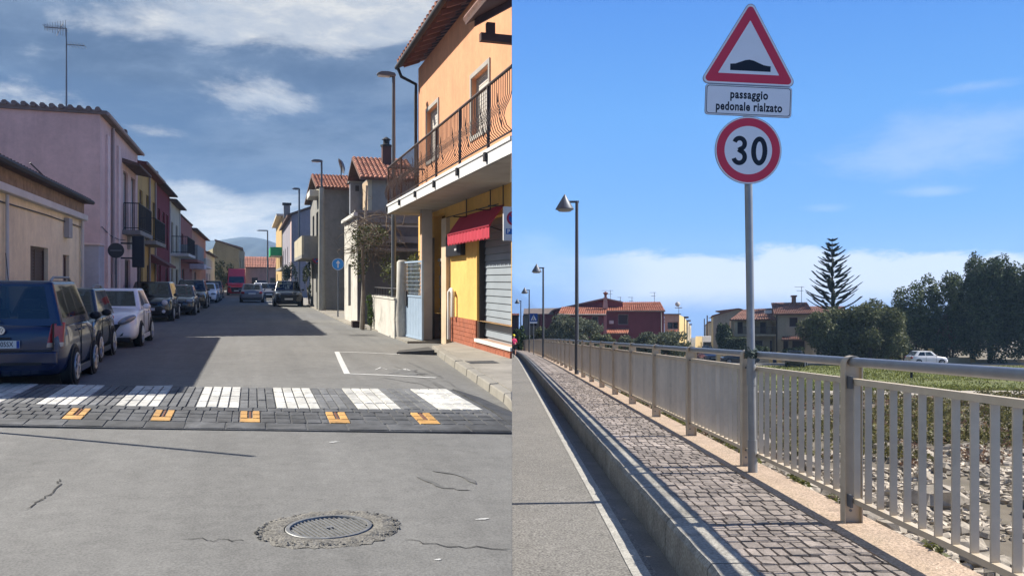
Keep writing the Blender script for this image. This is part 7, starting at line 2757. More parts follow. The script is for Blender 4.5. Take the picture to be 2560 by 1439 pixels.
# grey green gabled house right of the street
dA = 112.0
ga = bhouse('grey_gabled_house', 'pale grey gabled house on the right of the side street', quad(1783, 1868, dA, 1778, 1868, dA + 12), Z_(790, dA), stucco('grey_green_render', (.34, .33, .27), .2), {0: [(.4, 1.2, Z_(830, dA), Z_(818, dA))]})
ap = X_(1845, dA)
MB(RB).extrude([(X_(1783, dA), dA, Z_(790.2, dA)), (X_(1868, dA), dA, Z_(790.2, dA)), (X_(1868, dA), dA, Z_(778, dA)), (ap, dA, Z_(772, dA))], (2.2, 12, 0)).build('gable', stucco('grey_green_render', (.34, .33, .27)), ga)
MB(RB).hexa([(X_(1778, dA), dA - .4, Z_(791, dA)), (ap, dA - .4, Z_(773, dA)), (ap + 2.6, dA + 12, Z_(773, dA)), (X_(1776, dA + 12), dA + 12, Z_(791, dA)), (X_(1778, dA), dA - .4, Z_(788, dA)), (ap, dA - .4, Z_(770, dA)), (ap + 2.6, dA + 12, Z_(770, dA)), (X_(1776, dA + 12), dA + 12, Z_(788, dA))]).build('roof', TILEO, ga)
MB(RB).hexa([(ap, dA - .4, Z_(773, dA)), (X_(1871, dA), dA - .4, Z_(780, dA)), (X_(1871, dA), dA + 12, Z_(780, dA)), (ap, dA + 12, Z_(773, dA)), (ap, dA - .4, Z_(770, dA)), (X_(1871, dA), dA - .4, Z_(777, dA)), (X_(1871, dA), dA + 12, Z_(777, dA)), (ap, dA + 12, Z_(770, dA))]).build('roof', TILEO, ga)
# cream house with balcony
dB = 98.0
bx0, bx1, bx2 = X_(1828, dB), X_(1941, dB), X_(2032, dB - 1.5)
cr_ = bhouse('cream_house', 'cream two storey house with brown tile roof, long balcony and dark shuttered window', rect(X_(1941, dB - 1.5), bx2, dB - 1.5, dB + 8), Z_(785, dB - 1.5), SAND,
             {0: [(X_(1973, dB) - X_(1941, dB), X_(1995, dB) - X_(1941, dB), Z_(817, dB), Z_(793, dB)), (X_(1958, dB) - X_(1941, dB), X_(1972, dB) - X_(1941, dB), GF + .1, Z_(850, dB)), (X_(1980, dB) - X_(1941, dB), X_(2012, dB) - X_(1941, dB), Z_(875, dB), Z_(850, dB))]})
crb = Vector(cr_['_base'])
add_walls(cr_, quad(1828, 1941, dB, 1824, 1941, dB + 8), GF - .3, Z_(800, dB), SAND, {0: [(X_(1842, dB) - bx0, X_(1858, dB) - bx0, Z_(834, dB), Z_(797, dB) - .3), (X_(1900, dB) - bx0, X_(1917, dB) - bx0, Z_(834, dB), Z_(804, dB)), (X_(1888, dB) - bx0, X_(1908, dB) - bx0, Z_(868, dB), Z_(850, dB)), (X_(1925, dB) - bx0, X_(1939, dB) - bx0, GF + .1, Z_(850, dB))]})
zb_ = Z_(835, dB - 1.4)
bs = MB(RB).box((bx0, dB - 1.4, zb_ - .2), (bx1 - .02, dB - .003, zb_)).build('balcony', SAND, cr_)
bar_rail(bs, crb, (bx0 + .05, dB - 1.35), (bx1 - .1, dB - 1.35), zb_, Z_(817, dB - 1.35), 34, mat('brown_wood_rail', (.08, .05, .04), .7), fr=RB, r=.03)
MB(RB).box((bx0, dB - 1.4, zb_), (bx0 + .35, dB - 1.1, Z_(800, dB))).build('balcony_pillar', SAND, cr_)
tile_roof(cr_, RB, (X_(1824, dB - 1.9), dB - 1.9, Z_(799, dB - 1.9)), (X_(1942, dB - 1.9), dB - 1.9, Z_(798, dB - 1.9)), (X_(1858, dB + 3), dB + 3, Z_(775, dB + 3)), (X_(1938, dB + 3), dB + 3, Z_(771, dB + 3)), 18, TILEO, rows=8)
tile_roof(cr_, RB, (X_(1934, dB - 2.1), dB - 2.1, Z_(785, dB - 2.1)), (X_(2036, dB - 2.1), dB - 2.1, Z_(783, dB - 2.1)), (X_(1928, dB + 3.2), dB + 3.2, Z_(757, dB + 3.2)), (X_(2017, dB + 3.2), dB + 3.2, Z_(756, dB + 3.2)), 22, TILEO, rows=9)
tile_roof(cr_, RB, (X_(1953, dB - 3.0), dB - 3.0, Z_(849, dB - 3)), (X_(2020, dB - 3.0), dB - 3.0, Z_(849, dB - 3)), (X_(1955, dB - 1.5), dB - 1.52, Z_(841, dB - 1.5)), (X_(2020, dB - 1.5), dB - 1.52, Z_(841, dB - 1.5)), 12, TILEO, rows=4, name='porch_roof')
cc = MB(RB).box((X_(1981, dB + 3), dB + 2.7, Z_(765, dB + 3)), (X_(1988, dB + 3), dB + 3.3, Z_(742, dB + 3))).build('chimney', mat('chimney_brick_brown', (.22, .13, .10), .9), cr_)
MB(RB).box((X_(1979, dB + 3), dB + 2.6, Z_(742, dB + 3)), (X_(1990, dB + 3), dB + 3.4, Z_(738, dB + 3))).build('chimney_cap', TILEO, cc, base=crb)
MB(RB).box((X_(1912, dB - 1), dB - 1.2, Z_(783, dB - 1)), (X_(1928, dB - 1), dB - .7, Z_(775, dB - 1))).build('air_conditioner', mat('air_conditioner_white', (.55, .54, .52)), cr_)
MB(RB).tube([(X_(1942, dB - 1.6), dB - 1.6, GF), (X_(1942, dB - 1.6), dB - 1.6, Z_(787, dB - 1.6))], .07, 6).build('downpipe', DARKW, cr_)
# more roofs behind the trees
rb1 = bhouse('red_roofed_house', 'dark red tiled house half hidden behind the araucaria', rect(X_(2020, 112), X_(2115, 112), 112, 120), Z_(785, 112), SAND)
tile_roof(rb1, RB, (X_(2018, 111.5), 111.5, Z_(785, 111.5)), (X_(2118, 111.5), 111.5, Z_(785, 111.5)), (X_(2025, 116), 116, Z_(766, 116)), (X_(2110, 116), 116, Z_(766, 116)), 20, TILEO, rows=6)
oc = bhouse('ochre_house', 'olive ochre house with a red roof and three chimneys behind the trees', rect(X_(2185, 110), X_(2275, 110), 110, 120), Z_(772, 110), stucco('ochre_olive', (.33, .24, .12), .2), {0: [(3, 4, GF + 3, GF + 4.4)]})
ocb = Vector(oc['_base'])
MB(RB).hexa([(X_(2178, 109.5), 109.5, Z_(783, 109.5)), (X_(2226, 109.5), 109.5, Z_(770, 109.5)), (X_(2226, 120), 120, Z_(768, 110)), (X_(2178, 120), 120, Z_(783, 110)), (X_(2178, 109.5), 109.5, Z_(780, 109.5)), (X_(2226, 109.5), 109.5, Z_(767, 109.5)), (X_(2226, 120), 120, Z_(765, 110)), (X_(2178, 120), 120, Z_(780, 110))]).build('roof', TILER, oc)
MB(RB).box((X_(2226, 110), 109.6, Z_(772, 110)), (X_(2280, 110), 120, Z_(769, 110))).build('roof', TILEO, oc)
for px in (2201, 2217, 2246):
    c_ = MB(RB).box((X_(px - 2.5, 112), 112, Z_(775, 112)), (X_(px + 2.5, 112), 112.6, Z_(765, 112))).build('chimney', TILEO, oc)
# low garden wall, gate pillars along the lane
gw_ = thing('garden_wall', 'low cream garden wall with doorways in front of the cream house', 'wall', RB((X_(1900, 94.5), 94.5, GF)))
for a, b, top in ((1790, 1805, 886), (1812, 1925, 893), (1947, 2010, 893), (2010, 2240, 897)):
    MB(RB).box((X_(a, 94.5), 94.4, GF - .2), (X_(b, 94.5), 94.65, Z_(top, 94.5))).build('wall_panel', SAND, gw_)
for px in (1797, 1812, 1926, 1946):
    MB(RB).box((X_(px, 94.5) - .2, 94.3, GF - .2), (X_(px, 94.5) + .2, 94.75, Z_(880, 94.5))).build('pillar', YELR, gw_)
MB(RB).box((X_(1927, 94.5) + .2, 94.45, GF), (X_(1945, 94.5) - .2, 94.52, Z_(886, 94.5))).build('gate', mat('dark_blue_gate', (.05, .06, .10), .6), gw_)
ew = thing('east_garden_wall', 'low sand coloured garden wall with two pale gate pillars before the dark trees', 'wall', RB((X_(2380, 94.5), 94.5, GF)))
MB(RB).box((X_(2332, 94.5), 94.4, GF - .2), (X_(2427, 94.5), 94.65, Z_(893, 94.5))).build('wall_panel', SAND, ew)
MB(RB).box((X_(2437, 94.5), 94.4, GF - .2), (X_(2640, 94.5), 94.65, Z_(898, 94.5))).build('wall_panel', SAND, ew)
for px in (2328, 2432):
    MB(RB).box((X_(px, 94.3) - .22, 94.1, GF - .2), (X_(px, 94.3) + .22, 94.6, Z_(870, 94.3))).build('pillar', YELR, ew)

# aerials on the roofs
def roof_aerial(px, py0, py1, d, label, w=1.0):
    x_ = X_(px, d)
    t = thing('roof_aerial', label, 'aerial', RB((x_, d, Z_(py1, d))), 'television aerials on the roofs')
    MB(RB).tube([(x_, d, Z_(py1, d) - .3), (x_, d, Z_(py0, d))], .03, 5).build('mast', ALU, t)
    mb = MB(RB)
    for z_, l_ in ((Z_(py0, d) - .05, w), (Z_(py0, d) - .5, w * .7)):
        mb.tube([(x_ - l_, d, z_), (x_ + l_ * .3, d, z_)], .02, 4)
        for k in range(5):
            q = x_ - l_ + l_ * 1.3 * k / 4
            mb.tube([(q, d - .25, z_ - .06), (q, d + .25, z_ + .06)], .012, 4)
    mb.build('elements', ALU, t)


roof_aerial(1526, 725, 752, 106, 'aerial rising beside the fluted chimney of the wine red house', 1.1)
roof_aerial(1551, 742, 756, 109, 'small aerial behind the peak of the wine red roof', .4)
roof_aerial(1580, 742, 756, 109, 'short aerial over the middle of the orange tile roof', .5)
roof_aerial(1636, 730, 756, 109, 'tall aerial over the right part of the orange tile roof', .6)
roof_aerial(2004, 716, 756, 101, 'tall aerial on the brown roof of the cream house', .8)
sd = thing('white_satellite_dish', 'white satellite dish with aerial bars on the beige corner house', 'satellite dish', RB((X_(1696, 113), 113, Z_(785, 113))))
MB(RB).tube([(X_(1697, 113), 113, Z_(786, 113)), (X_(1697, 113), 113, Z_(758, 113))], .03, 5).build('mast', ALU, sd)
MB(RB).lathe([(.02, -.04), (.3, .04), (.34, .1), (.3, .08), (.02, .0)], (X_(1694, 113), 112.9, Z_(760, 113)), 'y', 14).build('reflector', WHITET, sd, smooth=1)
MB(RB).box((X_(1687, 113), 112.9, Z_(770, 113)), (X_(1705, 113), 113.05, Z_(768, 113))).build('bars', WHITET, sd)
# two telegraph poles in the side street
for px, d, top, lb in ((1768, 140, 788, 'tall dark telegraph pole in the side street, right one'), (1761, 165, 796, 'thin telegraph pole farther up the side street, left one')):
    t = thing('telegraph_pole', lb, 'pole', RB((X_(px, d), d, GF)))
    MB(RB).tube([(X_(px, d), d, GF), (X_(px, d), d, Z_(top, d))], [.14, .09], 6).build('shaft', DARKW, t)

# ------------------------------------------------------------------ cars across the meadow
C1 = 'cars standing in the side street'
car(RB, (X_(1764, 128), 128, GF), (0.02, -1), 'van', WHITEP, 'white_van', 'white van parked in the side street by the right hand houses', 'van', C1)
car(RB, (X_(1766, 112), 112, GF), (0.02, -1), 'suv', BLACKP, 'dark_street_car', 'dark car in the side street below the white van', 'car', C1)
car(RB, (X_(1771, 99), 99, GF), (0.05, -1), 'hatch', SILV, 'silver_street_car', 'silver car at the mouth of the side street, nearest of the three', 'car', C1)
car(RB, (X_(1846, 91), 90.5, GF), (-1, .15), 'hatch', DKBLUE, 'blue_lane_car', 'dark blue car on the lane before the garden wall, behind the sign pole', 'car')
car(RB, (X_(1991, 83), 83, GF), (.45, 1), 'small', BLACKP, 'dark_lane_car', 'black car parked at the edge of the meadow, seen from behind', 'car')
car(RB, (X_(2316, 88.5), 88.5, GF), (1, .05), 'hatch', WHITEP, 'white_lane_car', 'white hatchback seen from the side before the dark trees', 'car')
# thin stake in the meadow
stk = thing('meadow_stake', 'thin stake with a small dark box standing in the green meadow', 'stake', RB((X_(2280, 58), 58, GF)))
MB(RB).tube([(X_(2281, 58), 58, GF), (X_(2281, 58), 58, Z_(928, 58))], .025, 5).build('shaft', GALV, stk)
MB(RB).box((X_(2276, 58), 57.95, Z_(944, 58)), (X_(2281, 58), 58.05, Z_(930, 58))).build('box', BLACKTRIM, stk)
brd = thing('leaning_board', 'pale board leaning beside the white hatchback', 'board', RB((X_(2270, 86), 86, GF)))
MB(RB).hexa([(X_(2262, 86), 86, Z_(893, 86)), (X_(2264, 86), 86, Z_(893, 86)), (X_(2264, 86.1), 86.1, Z_(893, 86)), (X_(2262, 86.1), 86.1, Z_(893, 86)), (X_(2280, 86), 86, GF), (X_(2283, 86), 86, GF), (X_(2283, 86.1), 86.1, GF), (X_(2280, 86.1), 86.1, GF)]).build('plank', WHITET, brd)

# ------------------------------------------------------------------ trees and shrubs across the river
OLV = leaf_mat('grey_olive_leaf', (.12, .135, .085), .45)
DKG = leaf_mat('dark_evergreen_leaf', (.066, .092, .046), .5)
EUC = leaf_mat('eucalyptus_leaf', (.10, .13, .055), .55)
BUS = leaf_mat('bush_leaf', (.115, .13, .062), .5)


def ptree(px0, px1, py0, py1, d, name, label, cat, n, size, lm, seed, blobs=16, group=None, trunk=None, zb=None, depth=None, crown_name='crown'):
    """tree whose crown fills the given picture box at distance d"""
    x0, x1 = X_(px0, d), X_(px1, d)
    zt, zl = Z_(py0, d), Z_(py1, d)
    base = ((x0 + x1) / 2, d, GF)
    w = x1 - x0
    c = blob_crown(w, depth or min(w, 7), max(zl - GF, .15), zt - GF, int(blobs * 1.5), seed)
    n = int(n * 1.7)
    size *= 1.15
    return tree(RB, base, name, label, cat, c, n, size, lm, trunk if trunk else max(.4, (zl - GF) + .35 * (zt - zl)), max(.05, w * .022), 6, group=group, crown_name=crown_name)


BG = 'olive bushes behind the bridge railing'
ptree(1362, 1500, 787, 880, 92, 'olive_bush', 'large grey green olive bush in front of the wine red house', 'bush', 6500, .13, OLV, 21, 22, BG)
ptree(1300, 1372, 818, 880, 94, 'olive_bush', 'dark bush below the blue crossing sign', 'bush', 2500, .13, BUS, 22, 10, BG)
ptree(1280, 1318, 815, 880, 98, 'olive_bush', 'green bush at the far end of the bridge by the picture seam', 'bush', 1500, .13, leaf_mat('fresh_leaf', (.06, .10, .035)), 23, 8, BG)
ptree(1480, 1570, 828, 895, 88, 'olive_bush', 'low bush under the small porch roof of the wine red house', 'bush', 3200, .12, BUS, 24, 12, BG)
ptree(1550, 1640, 836, 900, 86, 'olive_bush', 'low pale bush in the middle of the row before the wine house', 'bush', 3000, .12, OLV, 25, 12, BG)
ptree(1595, 1720, 825, 905, 82, 'olive_bush', 'rounded olive bush at the right end before the side street', 'bush', 5200, .12, OLV, 26, 18, BG)
ptree(1788, 1834, 808, 882, 96, 'conical_shrub', 'dark green dome shaped clipped shrub beside the grey gabled house', 'shrub', 2600, .12, DKG, 27, 12)
hx = thing('clipped_hedge', 'dark clipped box hedge in front of the cream house balcony', 'hedge', RB((X_(1833, 95.5), 95.5, GF)))
mb = MB(RB)
r_ = random.Random(3)
for _ in range(2600):
    p = Vector((r_.uniform(X_(1802, 95.5), X_(1866, 95.5)), r_.uniform(95.0, 96.0), r_.uniform(GF + .2, Z_(844, 95.5))))
    f_ = r_.choice((0, 1, 2))
    if f_ == 0: p.z = Z_(844, 95.5) + r_.uniform(-.1, .05)
    elif f_ == 1: p.y = 95.0 + r_.uniform(-.06, .06)
    a = Vector((r_.gauss(0, 1), r_.gauss(0, 1), r_.gauss(0, 1))).normalized()
    b = a.orthogonal().normalized()
    s_ = .09
    mb.add([p - a * s_, p + b * s_ * .5, p + a * s_, p - b * s_ * .5], [(0, 1, 2, 3)])
mb.build('foliage', DKG, hx)
MB(RB).box((X_(1804, 95.5), 95.15, GF), (X_(1864, 95.5), 95.9, Z_(846, 95.5))).build('inner_branches', mat('hedge_inner', (.02, .026, .014), .95), hx)
ptree(1868, 1925, 858, 900, 95.4, 'round_shrub', 'small round dark shrub in front of the cream house porch', 'shrub', 1500, .11, DKG, 28, 9)
ptree(1950, 2025, 866, 905, 95.4, 'round_shrub', 'low dark shrub under the porch roof of the cream house', 'shrub', 1500, .11, DKG, 29, 9)
ptree(1998, 2135, 762, 905, 90, 'broad_tree', 'broad dark evergreen tree to the right of the cream house', 'tree', 9000, .15, BUS, 30, 26)
ptree(2090, 2262, 752, 908, 89, 'broad_tree', 'wide dark tree below the araucaria, left of the white hatchback', 'tree', 11000, .15, BUS, 31, 30)
ptree(2236, 2345, 690, 880, 98, 'eucalyptus_tree', 'airy eucalyptus with gaps of sky in front of the ochre house', 'tree', 6500, .15, EUC, 32, 20)
ptree(2325, 2425, 678, 885, 97, 'eucalyptus_tree', 'taller eucalyptus with yellow green leaves next to the dead palm skirt', 'tree', 7000, .15, EUC, 33, 20)
ptree(2405, 2540, 632, 912, 93, 'tall_dark_tree', 'tall dark evergreen mass with the highest crown on the right', 'tree', 15000, .16, DKG, 34, 36)
ptree(2500, 2680, 640, 915, 92, 'tall_dark_tree', 'tall dark tree cut by the right edge of the picture', 'tree', 14000, .16, DKG, 35, 34)
ptree(2310, 2450, 790, 912, 95.6, 'dark_understorey_bush', 'dark understorey bush behind the low wall and gate pillars', 'bush', 7000, .14, DKG, 36, 18)
ptree(2232, 2292, 860, 905, 94, 'lane_bush', 'grey green bush beside the white hatchback', 'bush', 1800, .12, BUS, 37, 9)
# palm with a skirt of dead fronds
pd = 95.2
pm_ = thing('palm_tree', 'palm tree with a thick brown skirt of dead fronds in front of the eucalyptus', 'palm', RB((X_(2362, pd), pd, GF)))
px_, ptop = X_(2362, pd), Z_(785, pd)
MB(RB).tube([(px_, pd, GF), (px_, pd, ptop)], [.35, .28], 8).build('trunk', mat('bark', (.09, .07, .055)), pm_)
sk_ = MB(RB)
fr_ = MB(RB)
r_ = random.Random(8)
for k in range(170):
    a = r_.uniform(0, 2 * math.pi)
    z0 = ptop - r_.uniform(0, 2.2)
    ln = r_.uniform(1.2, 2.1)
    out = r_.uniform(.3, 1.25)
    p0_ = Vector((px_ + .2 * math.cos(a), pd + .2 * math.sin(a), z0))
    p1_ = p0_ + Vector((math.cos(a) * out, math.sin(a) * out, -ln))
    sd_ = Vector((-math.sin(a), math.cos(a), 0)) * .09
    sk_.add([p0_ - sd_ * .4, p0_ + sd_ * .4, p1_ + sd_, p1_ - sd_], [(0, 1, 2, 3)])
for k in range(60):
    a = r_.uniform(0, 2 * math.pi)
    el_ = r_.uniform(-.2, 1.2)
    ln = r_.uniform(1.3, 2.2)
    for q in range(6):
        t = q / 6
        c = Vector((px_ + math.cos(a) * ln * t * math.cos(el_), pd + math.sin(a) * ln * t * math.cos(el_), ptop + ln * t * math.sin(el_) - t * t * .8))
        for s in (-1, 1):
            e = c + Vector((-math.sin(a) * s * .45 + math.cos(a) * .25, math.cos(a) * s * .45 + math.sin(a) * .25, -.15))
            fr_.add([c, c + Vector((math.cos(a) * .09, math.sin(a) * .09, 0)), e], [(0, 1, 2)])
sk_.build('dead_skirt', leaf_mat('dead_frond', (.12, .075, .055), .4), pm_)
fr_.build('fronds', leaf_mat('palm_leaf', (.07, .10, .04)), pm_)

# Norfolk pine
nd = 100.0
nx_, nz0, nz1 = X_(2083, nd), GF, Z_(600, nd)
npn = thing('norfolk_pine', 'tall araucaria with tiers of upswept branches standing out against the sky', 'tree', RB((nx_, nd, nz0)))
MB(RB).tube([(nx_, nd, nz0), (X_(2081, nd), nd, nz0 + (nz1 - nz0) * .6), (X_(2080, nd), nd, nz1)], [.22, .14, .03], 8).build('trunk', mat('bark', (.09, .07, .055)), npn)
nb = MB(RB)
r_ = random.Random(12)
ztier = Z_(775, nd)
n_t = 14
for t in range(n_t):
    f_ = t / (n_t - 1)
    zc_ = ztier + (nz1 - .12 - ztier) * f_ ** 1.0
    ln = 2.95 * (1 - f_) ** .78 + .50
    nbr = 7
    for k in range(nbr):
        a = 2 * math.pi * (k + .5 * (t % 2)) / nbr + r_.uniform(-.2, .2)
        if abs(math.cos(a)) < .25 and r_.random() < .4: continue
        l_ = ln * r_.uniform(.62, 1.08)
        lf_ = r_.uniform(.30, .50)
        d = Vector((math.cos(a), math.sin(a), 0))
        pth = []
        for q in range(8):
            s = q / 7
            pth.append(Vector((nx_ - .12 * f_, nd, zc_ + r_.uniform(-.0, .0))) + d * l_ * s + Vector((0, 0, l_ * (.05 * s + lf_ * s * s))))
        nb.tube([tuple(p) for p in pth], [.04, .035, .03, .028, .025, .02, .018, .012], 4, False)
        # rope like branchlets pointing up and forward
        m_ = int(l_ * 15)
        for q in range(m_):
            s = .22 + .78 * q / m_
            i = min(6, int(s * 7))
            c = pth[i].lerp(pth[i + 1], s * 7 - i)
            for w_ in (-1, 1):
                sd_ = Vector((-d.y, d.x, 0)) * w_
                L_ = .50 * (1.12 - .75 * abs(s - .5)) * r_.uniform(.7, 1.1)
                tip = c + (sd_ * .55 + d * .75 + Vector((0, 0, .55))).normalized() * L_
                wd = .068
                nb.add([c - d * wd, c + d * wd, tip], [(0, 1, 2)])
                nb.add([c - Vector((0, 0, wd)), c + Vector((0, 0, wd)), tip], [(0, 1, 2)])
nb.build('crown', leaf_mat('araucaria_leaf', (.036, .052, .034), .3, .1), npn)

# ------------------------------------------------------------------ river bank: grass, weeds, rubble
def on_bank(x, y):
    return terrain_z(x, y)


r_ = random.Random(41)
gm = MB(RB)
for _ in range(42000):
    x = r_.uniform(12, 62); y = 46.8 + 38 * r_.random() ** 1.6
    if noise.noise((x * .18, y * .12, 3)) < -.12 and r_.random() < .7: continue
    h_ = r_.uniform(.05, .16)
    a = r_.uniform(0, 3.14)
    w_ = .055
    gm.add([(x - w_ * math.cos(a), y - w_ * math.sin(a), GF + .02), (x + w_ * math.cos(a), y + w_ * math.sin(a), GF + .02), (x + r_.uniform(-.08, .08), y + r_.uniform(-.08, .08), GF + h_ + .03)], [(0, 1, 2)])
gm.build('grass', leaf_mat('meadow_blade', (.165, .18, .045), .4, .35), kind='stuff')
wm = MB(RB)
for _ in range(2200):
    y = r_.uniform(25, 43.5); x = r_.uniform(3.2, 34)
    t = (y - 25) / 18
    if noise.noise((x * .25, y * .25, 9)) < -.22: continue
    z = on_bank(x, y)
    s_ = r_.uniform(.16, .42)
    leaf_cloud(wm, [((x, y, z + s_ * .5), (s_ * 1.2, s_ * 1.2, s_ * .7))], 46, .075)
wm.build('weeds', leaf_mat('bank_weed', (.15, .14, .05), .5), kind='stuff')
wd2 = MB(RB)
for _ in range(420):
    y = r_.uniform(24, 42); x = r_.uniform(3.2, 34)
    z = on_bank(x, y)
    s_ = r_.uniform(.15, .35)
    leaf_cloud(wd2, [((x, y, z + s_ * .5), (s_ * 1.3, s_ * 1.3, s_ * .6))], 36, .07)
wd2.build('dry_weeds', leaf_mat('dry_weed', (.20, .125, .085), .45), kind='stuff')
ROCK = mat('river_rock', (.43, .375, .30), .9, mottle=.25, var=.25, scale=3, bump=.7, bscale=30, island=.45, stain=.45, stain_col=(.12, .11, .09), stscale=1.6)
rk = MB(RB)
nbig = 0
rock_root = thing('rock_pile', 'bank of broken pale rocks and rubble sloping down to the stream below the railing', 'rocks', RB((8, 20, on_bank(8, 20))))
rkb = Vector(rock_root['_base'])
for k in range(8500):
    y = 12.0 + 15 * r_.random() ** .9
    x = r_.uniform(3.0, 6 + y * .75)
    big = k < 230
    s_ = (r_.uniform(.18, .42) if k > 24 else r_.uniform(.5, .8)) if big else r_.uniform(.05, .17)
    if noise.noise((x * .55, y * .55, 21)) < -.25 and not big: continue
    if (x - 11.4) ** 2 / 5 + (y - 15.6) ** 2 / 2.2 < 1: continue
    z = on_bank(x, y)
    rot = Matrix.Rotation(r_.uniform(0, 6), 3, 'Z') @ Matrix.Rotation(r_.uniform(-.5, .5), 3, 'X')
    c = (x, y, z + s_ * .12)
    rr_ = (s_ * r_.uniform(.8, 1.5), s_ * r_.uniform(.7, 1.2), s_ * r_.uniform(.4, .75))
    if big:
        MB(RB).ball(c, rr_, 7, 4, rot, .22).build('rock', ROCK, rock_root)
    else:
        rk.ball(c, rr_, 5, 3, rot, .25)
rk.build('rubble', ROCK, rock_root, kind='stuff')
# weeds in the gap at the edge of the deck
em = MB(BR)
for _ in range(26):
    y = r_.uniform(5, 14)
    leaf_cloud(em, [((2.71, y, .0), (.035, .10, .05))], 22, .028)
em.build('edge_weeds', leaf_mat('edge_weed', (.13, .14, .04)), kind='stuff')

# ------------------------------------------------------------------ person at the far end of the pavement
py_ = 66.0
pxx = rx(1284, 66)
pz_ = drop(py_) - .27
per_ = thing('person', 'person in a yellow helmet and pink top riding away along the bridge road', 'person', RB((pxx, py_, pz_)))
pe = [(0, 0, .95), (0, .03, 1.15), (0, .08, 1.35), (0, .10, 1.47), (0, .12, 1.56), (0, .13, 1.66),
      (.17, .07, 1.38), (.24, .16, 1.15), (.20, .38, 1.02), (-.17, .07, 1.38), (-.24, .16, 1.15), (-.20, .38, 1.02),
      (.10, .02, .90), (.13, .28, .62), (.12, .10, .22), (.12, .22, .16), (-.10, .02, .90), (-.13, .20, .75), (-.12, .12, .38), (-.12, .24, .34)]
ed = [(0, 1), (1, 2), (2, 3), (3, 4), (4, 5), (2, 6), (6, 7), (7, 8), (2, 9), (9, 10), (10, 11), (0, 12), (12, 13), (13, 14), (14, 15), (0, 16), (16, 17), (17, 18), (18, 19)]
rad = [.15, .15, .17, .07, .08, .09, .07, .055, .04, .07, .055, .04, .10, .08, .055, .04, .10, .08, .055, .04]
ROTP = frame_rot(RB, 0, 1)


def skin_mesh(name, verts, edges, rads, m, parent, root_i=0, sub=1):
    me = bpy.data.meshes.new(name)
    me.from_pydata(verts, edges, [])
    o = bpy.data.objects.new(name, me)
    CUR.objects.link(o)
    md = o.modifiers.new('skin', 'SKIN')
    for v, r_ in zip(me.skin_vertices[0].data, rads):
        v.radius = (r_, r_)
    me.skin_vertices[0].data[root_i].use_root = True
    s = o.modifiers.new('sub', 'SUBSURF')
    s.levels = s.render_levels = sub
    me.materials.append(m)
    o.parent = parent
    return o


per_['_local'] = 1
skin_mesh('body', pe, ed, rad, mat('skin_tone', (.40, .22, .16), .6), per_)
skin_mesh('pink_top', pe[:4] + [pe[6], pe[7], pe[9], pe[10]], [(0, 1), (1, 2), (2, 3), (2, 4), (4, 5), (2, 6), (6, 7)], [.175, .18, .195, .075, .09, .07, .09, .07], mat('neon_pink_cloth', (.75, .05, .16), .7), per_)
skin_mesh('dark_shorts', [pe[0], pe[12], pe[13], pe[16], pe[17]], [(0, 1), (1, 2), (0, 3), (3, 4)], [.17, .12, .095, .12, .095], mat('dark_cloth', (.02, .02, .03), .8), per_)
MB().ball((0, .13, 1.72), (.125, .16, .10), 12, 7).build('helmet', mat('yellow_helmet', (.70, .60, .02), .35), per_, smooth=1)
bk = thing('bicycle', 'bicycle ridden by the person in the yellow helmet', 'bicycle', RB((pxx, py_ + .02, pz_)))
bk['_local'] = 1
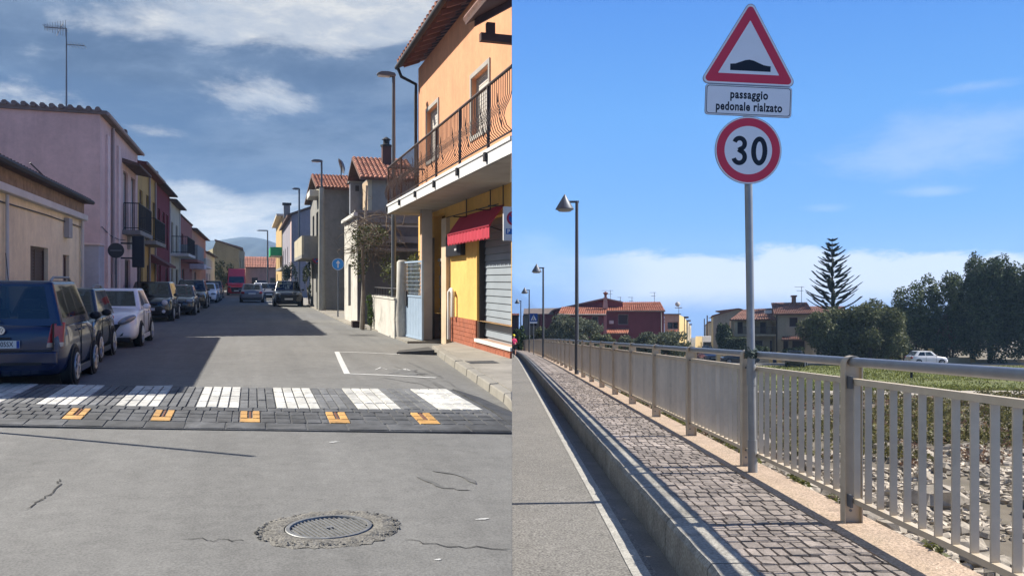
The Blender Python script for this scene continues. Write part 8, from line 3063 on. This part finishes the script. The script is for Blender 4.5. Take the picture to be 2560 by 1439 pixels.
for yy in (-.52, .52):
    mb = MB()
    n_ = 24
    mb.tube([(0, yy + .33 * math.cos(2 * math.pi * k / n_), .34 + .33 * math.sin(2 * math.pi * k / n_)) for k in range(n_ + 1)], .018, 6, False)
    w_ = mb.build('wheel', RUBBER, bk)
    mb = MB()
    for k in range(10):
        a = 2 * math.pi * k / 10
        mb.tube([(0, yy, .34), (0, yy + .32 * math.cos(a), .34 + .32 * math.sin(a))], .004, 3)
    mb.build('spokes', GALV, w_)
mb = MB()
mb.tube([(0, -.52, .34), (0, -.05, .30), (0, -.15, .86)], .016, 6)
mb.tube([(0, -.05, .30), (0, .38, .80), (0, -.12, .78), (0, -.52, .34)], .016, 6)
mb.tube([(0, .52, .34), (0, .38, .80), (0, .36, .98)], .016, 6)
mb.build('frame', BLACKTRIM, bk)
MB().tube([(-.24, .38, 1.0), (0, .36, .99), (.24, .38, 1.0)], .016, 6).build('handlebar', BLACKTRIM, bk)
MB().ball((0, -.16, .89), (.07, .13, .035), 8, 5).build('saddle', BLACKTRIM, bk)

# ------------------------------------------------------------------ air between here and the mountains
CUR = STREET
hz = MB().box((-900, -40, -62), (1000, 1720, 128))
hm = bpy.data.materials.new('pale_air')
hm.use_nodes = True
ht = NT(hm.node_tree)
ht.n.clear()
ho = ht.node('ShaderNodeOutputMaterial')
hv_n = ht.node('ShaderNodeVolumePrincipled')
hv_n.inputs['Color'].default_value = (.38, .62, 1.0, 1)
hv_n.inputs['Density'].default_value = .00021
hv_n.inputs['Anisotropy'].default_value = .2
ht.l.new(hv_n.outputs[0], ho.inputs['Volume'])
hz_o = hz.build('haze', hm, kind='stuff')
BRIDGE.objects.link(hz_o)

# nothing of the street reaches past the party line at x = 0
bpy.context.view_layer.update()
for o in list(STREET.objects):
    if o.type != 'MESH' or o.name.startswith(('haze', 'mountain', 'ground')):
        continue
    mw = o.matrix_world
    if max((mw @ Vector(c)).x for c in o.bound_box) < .0006:
        continue
    if o.data.users > 1:
        o.data = o.data.copy()
    bm = bmesh.new()
    bm.from_mesh(o.data)
    inv = mw.inverted()
    bmesh.ops.bisect_plane(bm, geom=bm.verts[:] + bm.edges[:] + bm.faces[:], plane_co=inv @ Vector((.0005, 0, 0)), plane_no=(inv.to_3x3() @ Vector((1, 0, 0))), clear_outer=True)
    bm.to_mesh(o.data)
    bm.free()

# tidy the helper properties away
for o in list(bpy.data.objects):
    for k in ('_base', '_local', '_pl'):
        if k in o:
            del o[k]
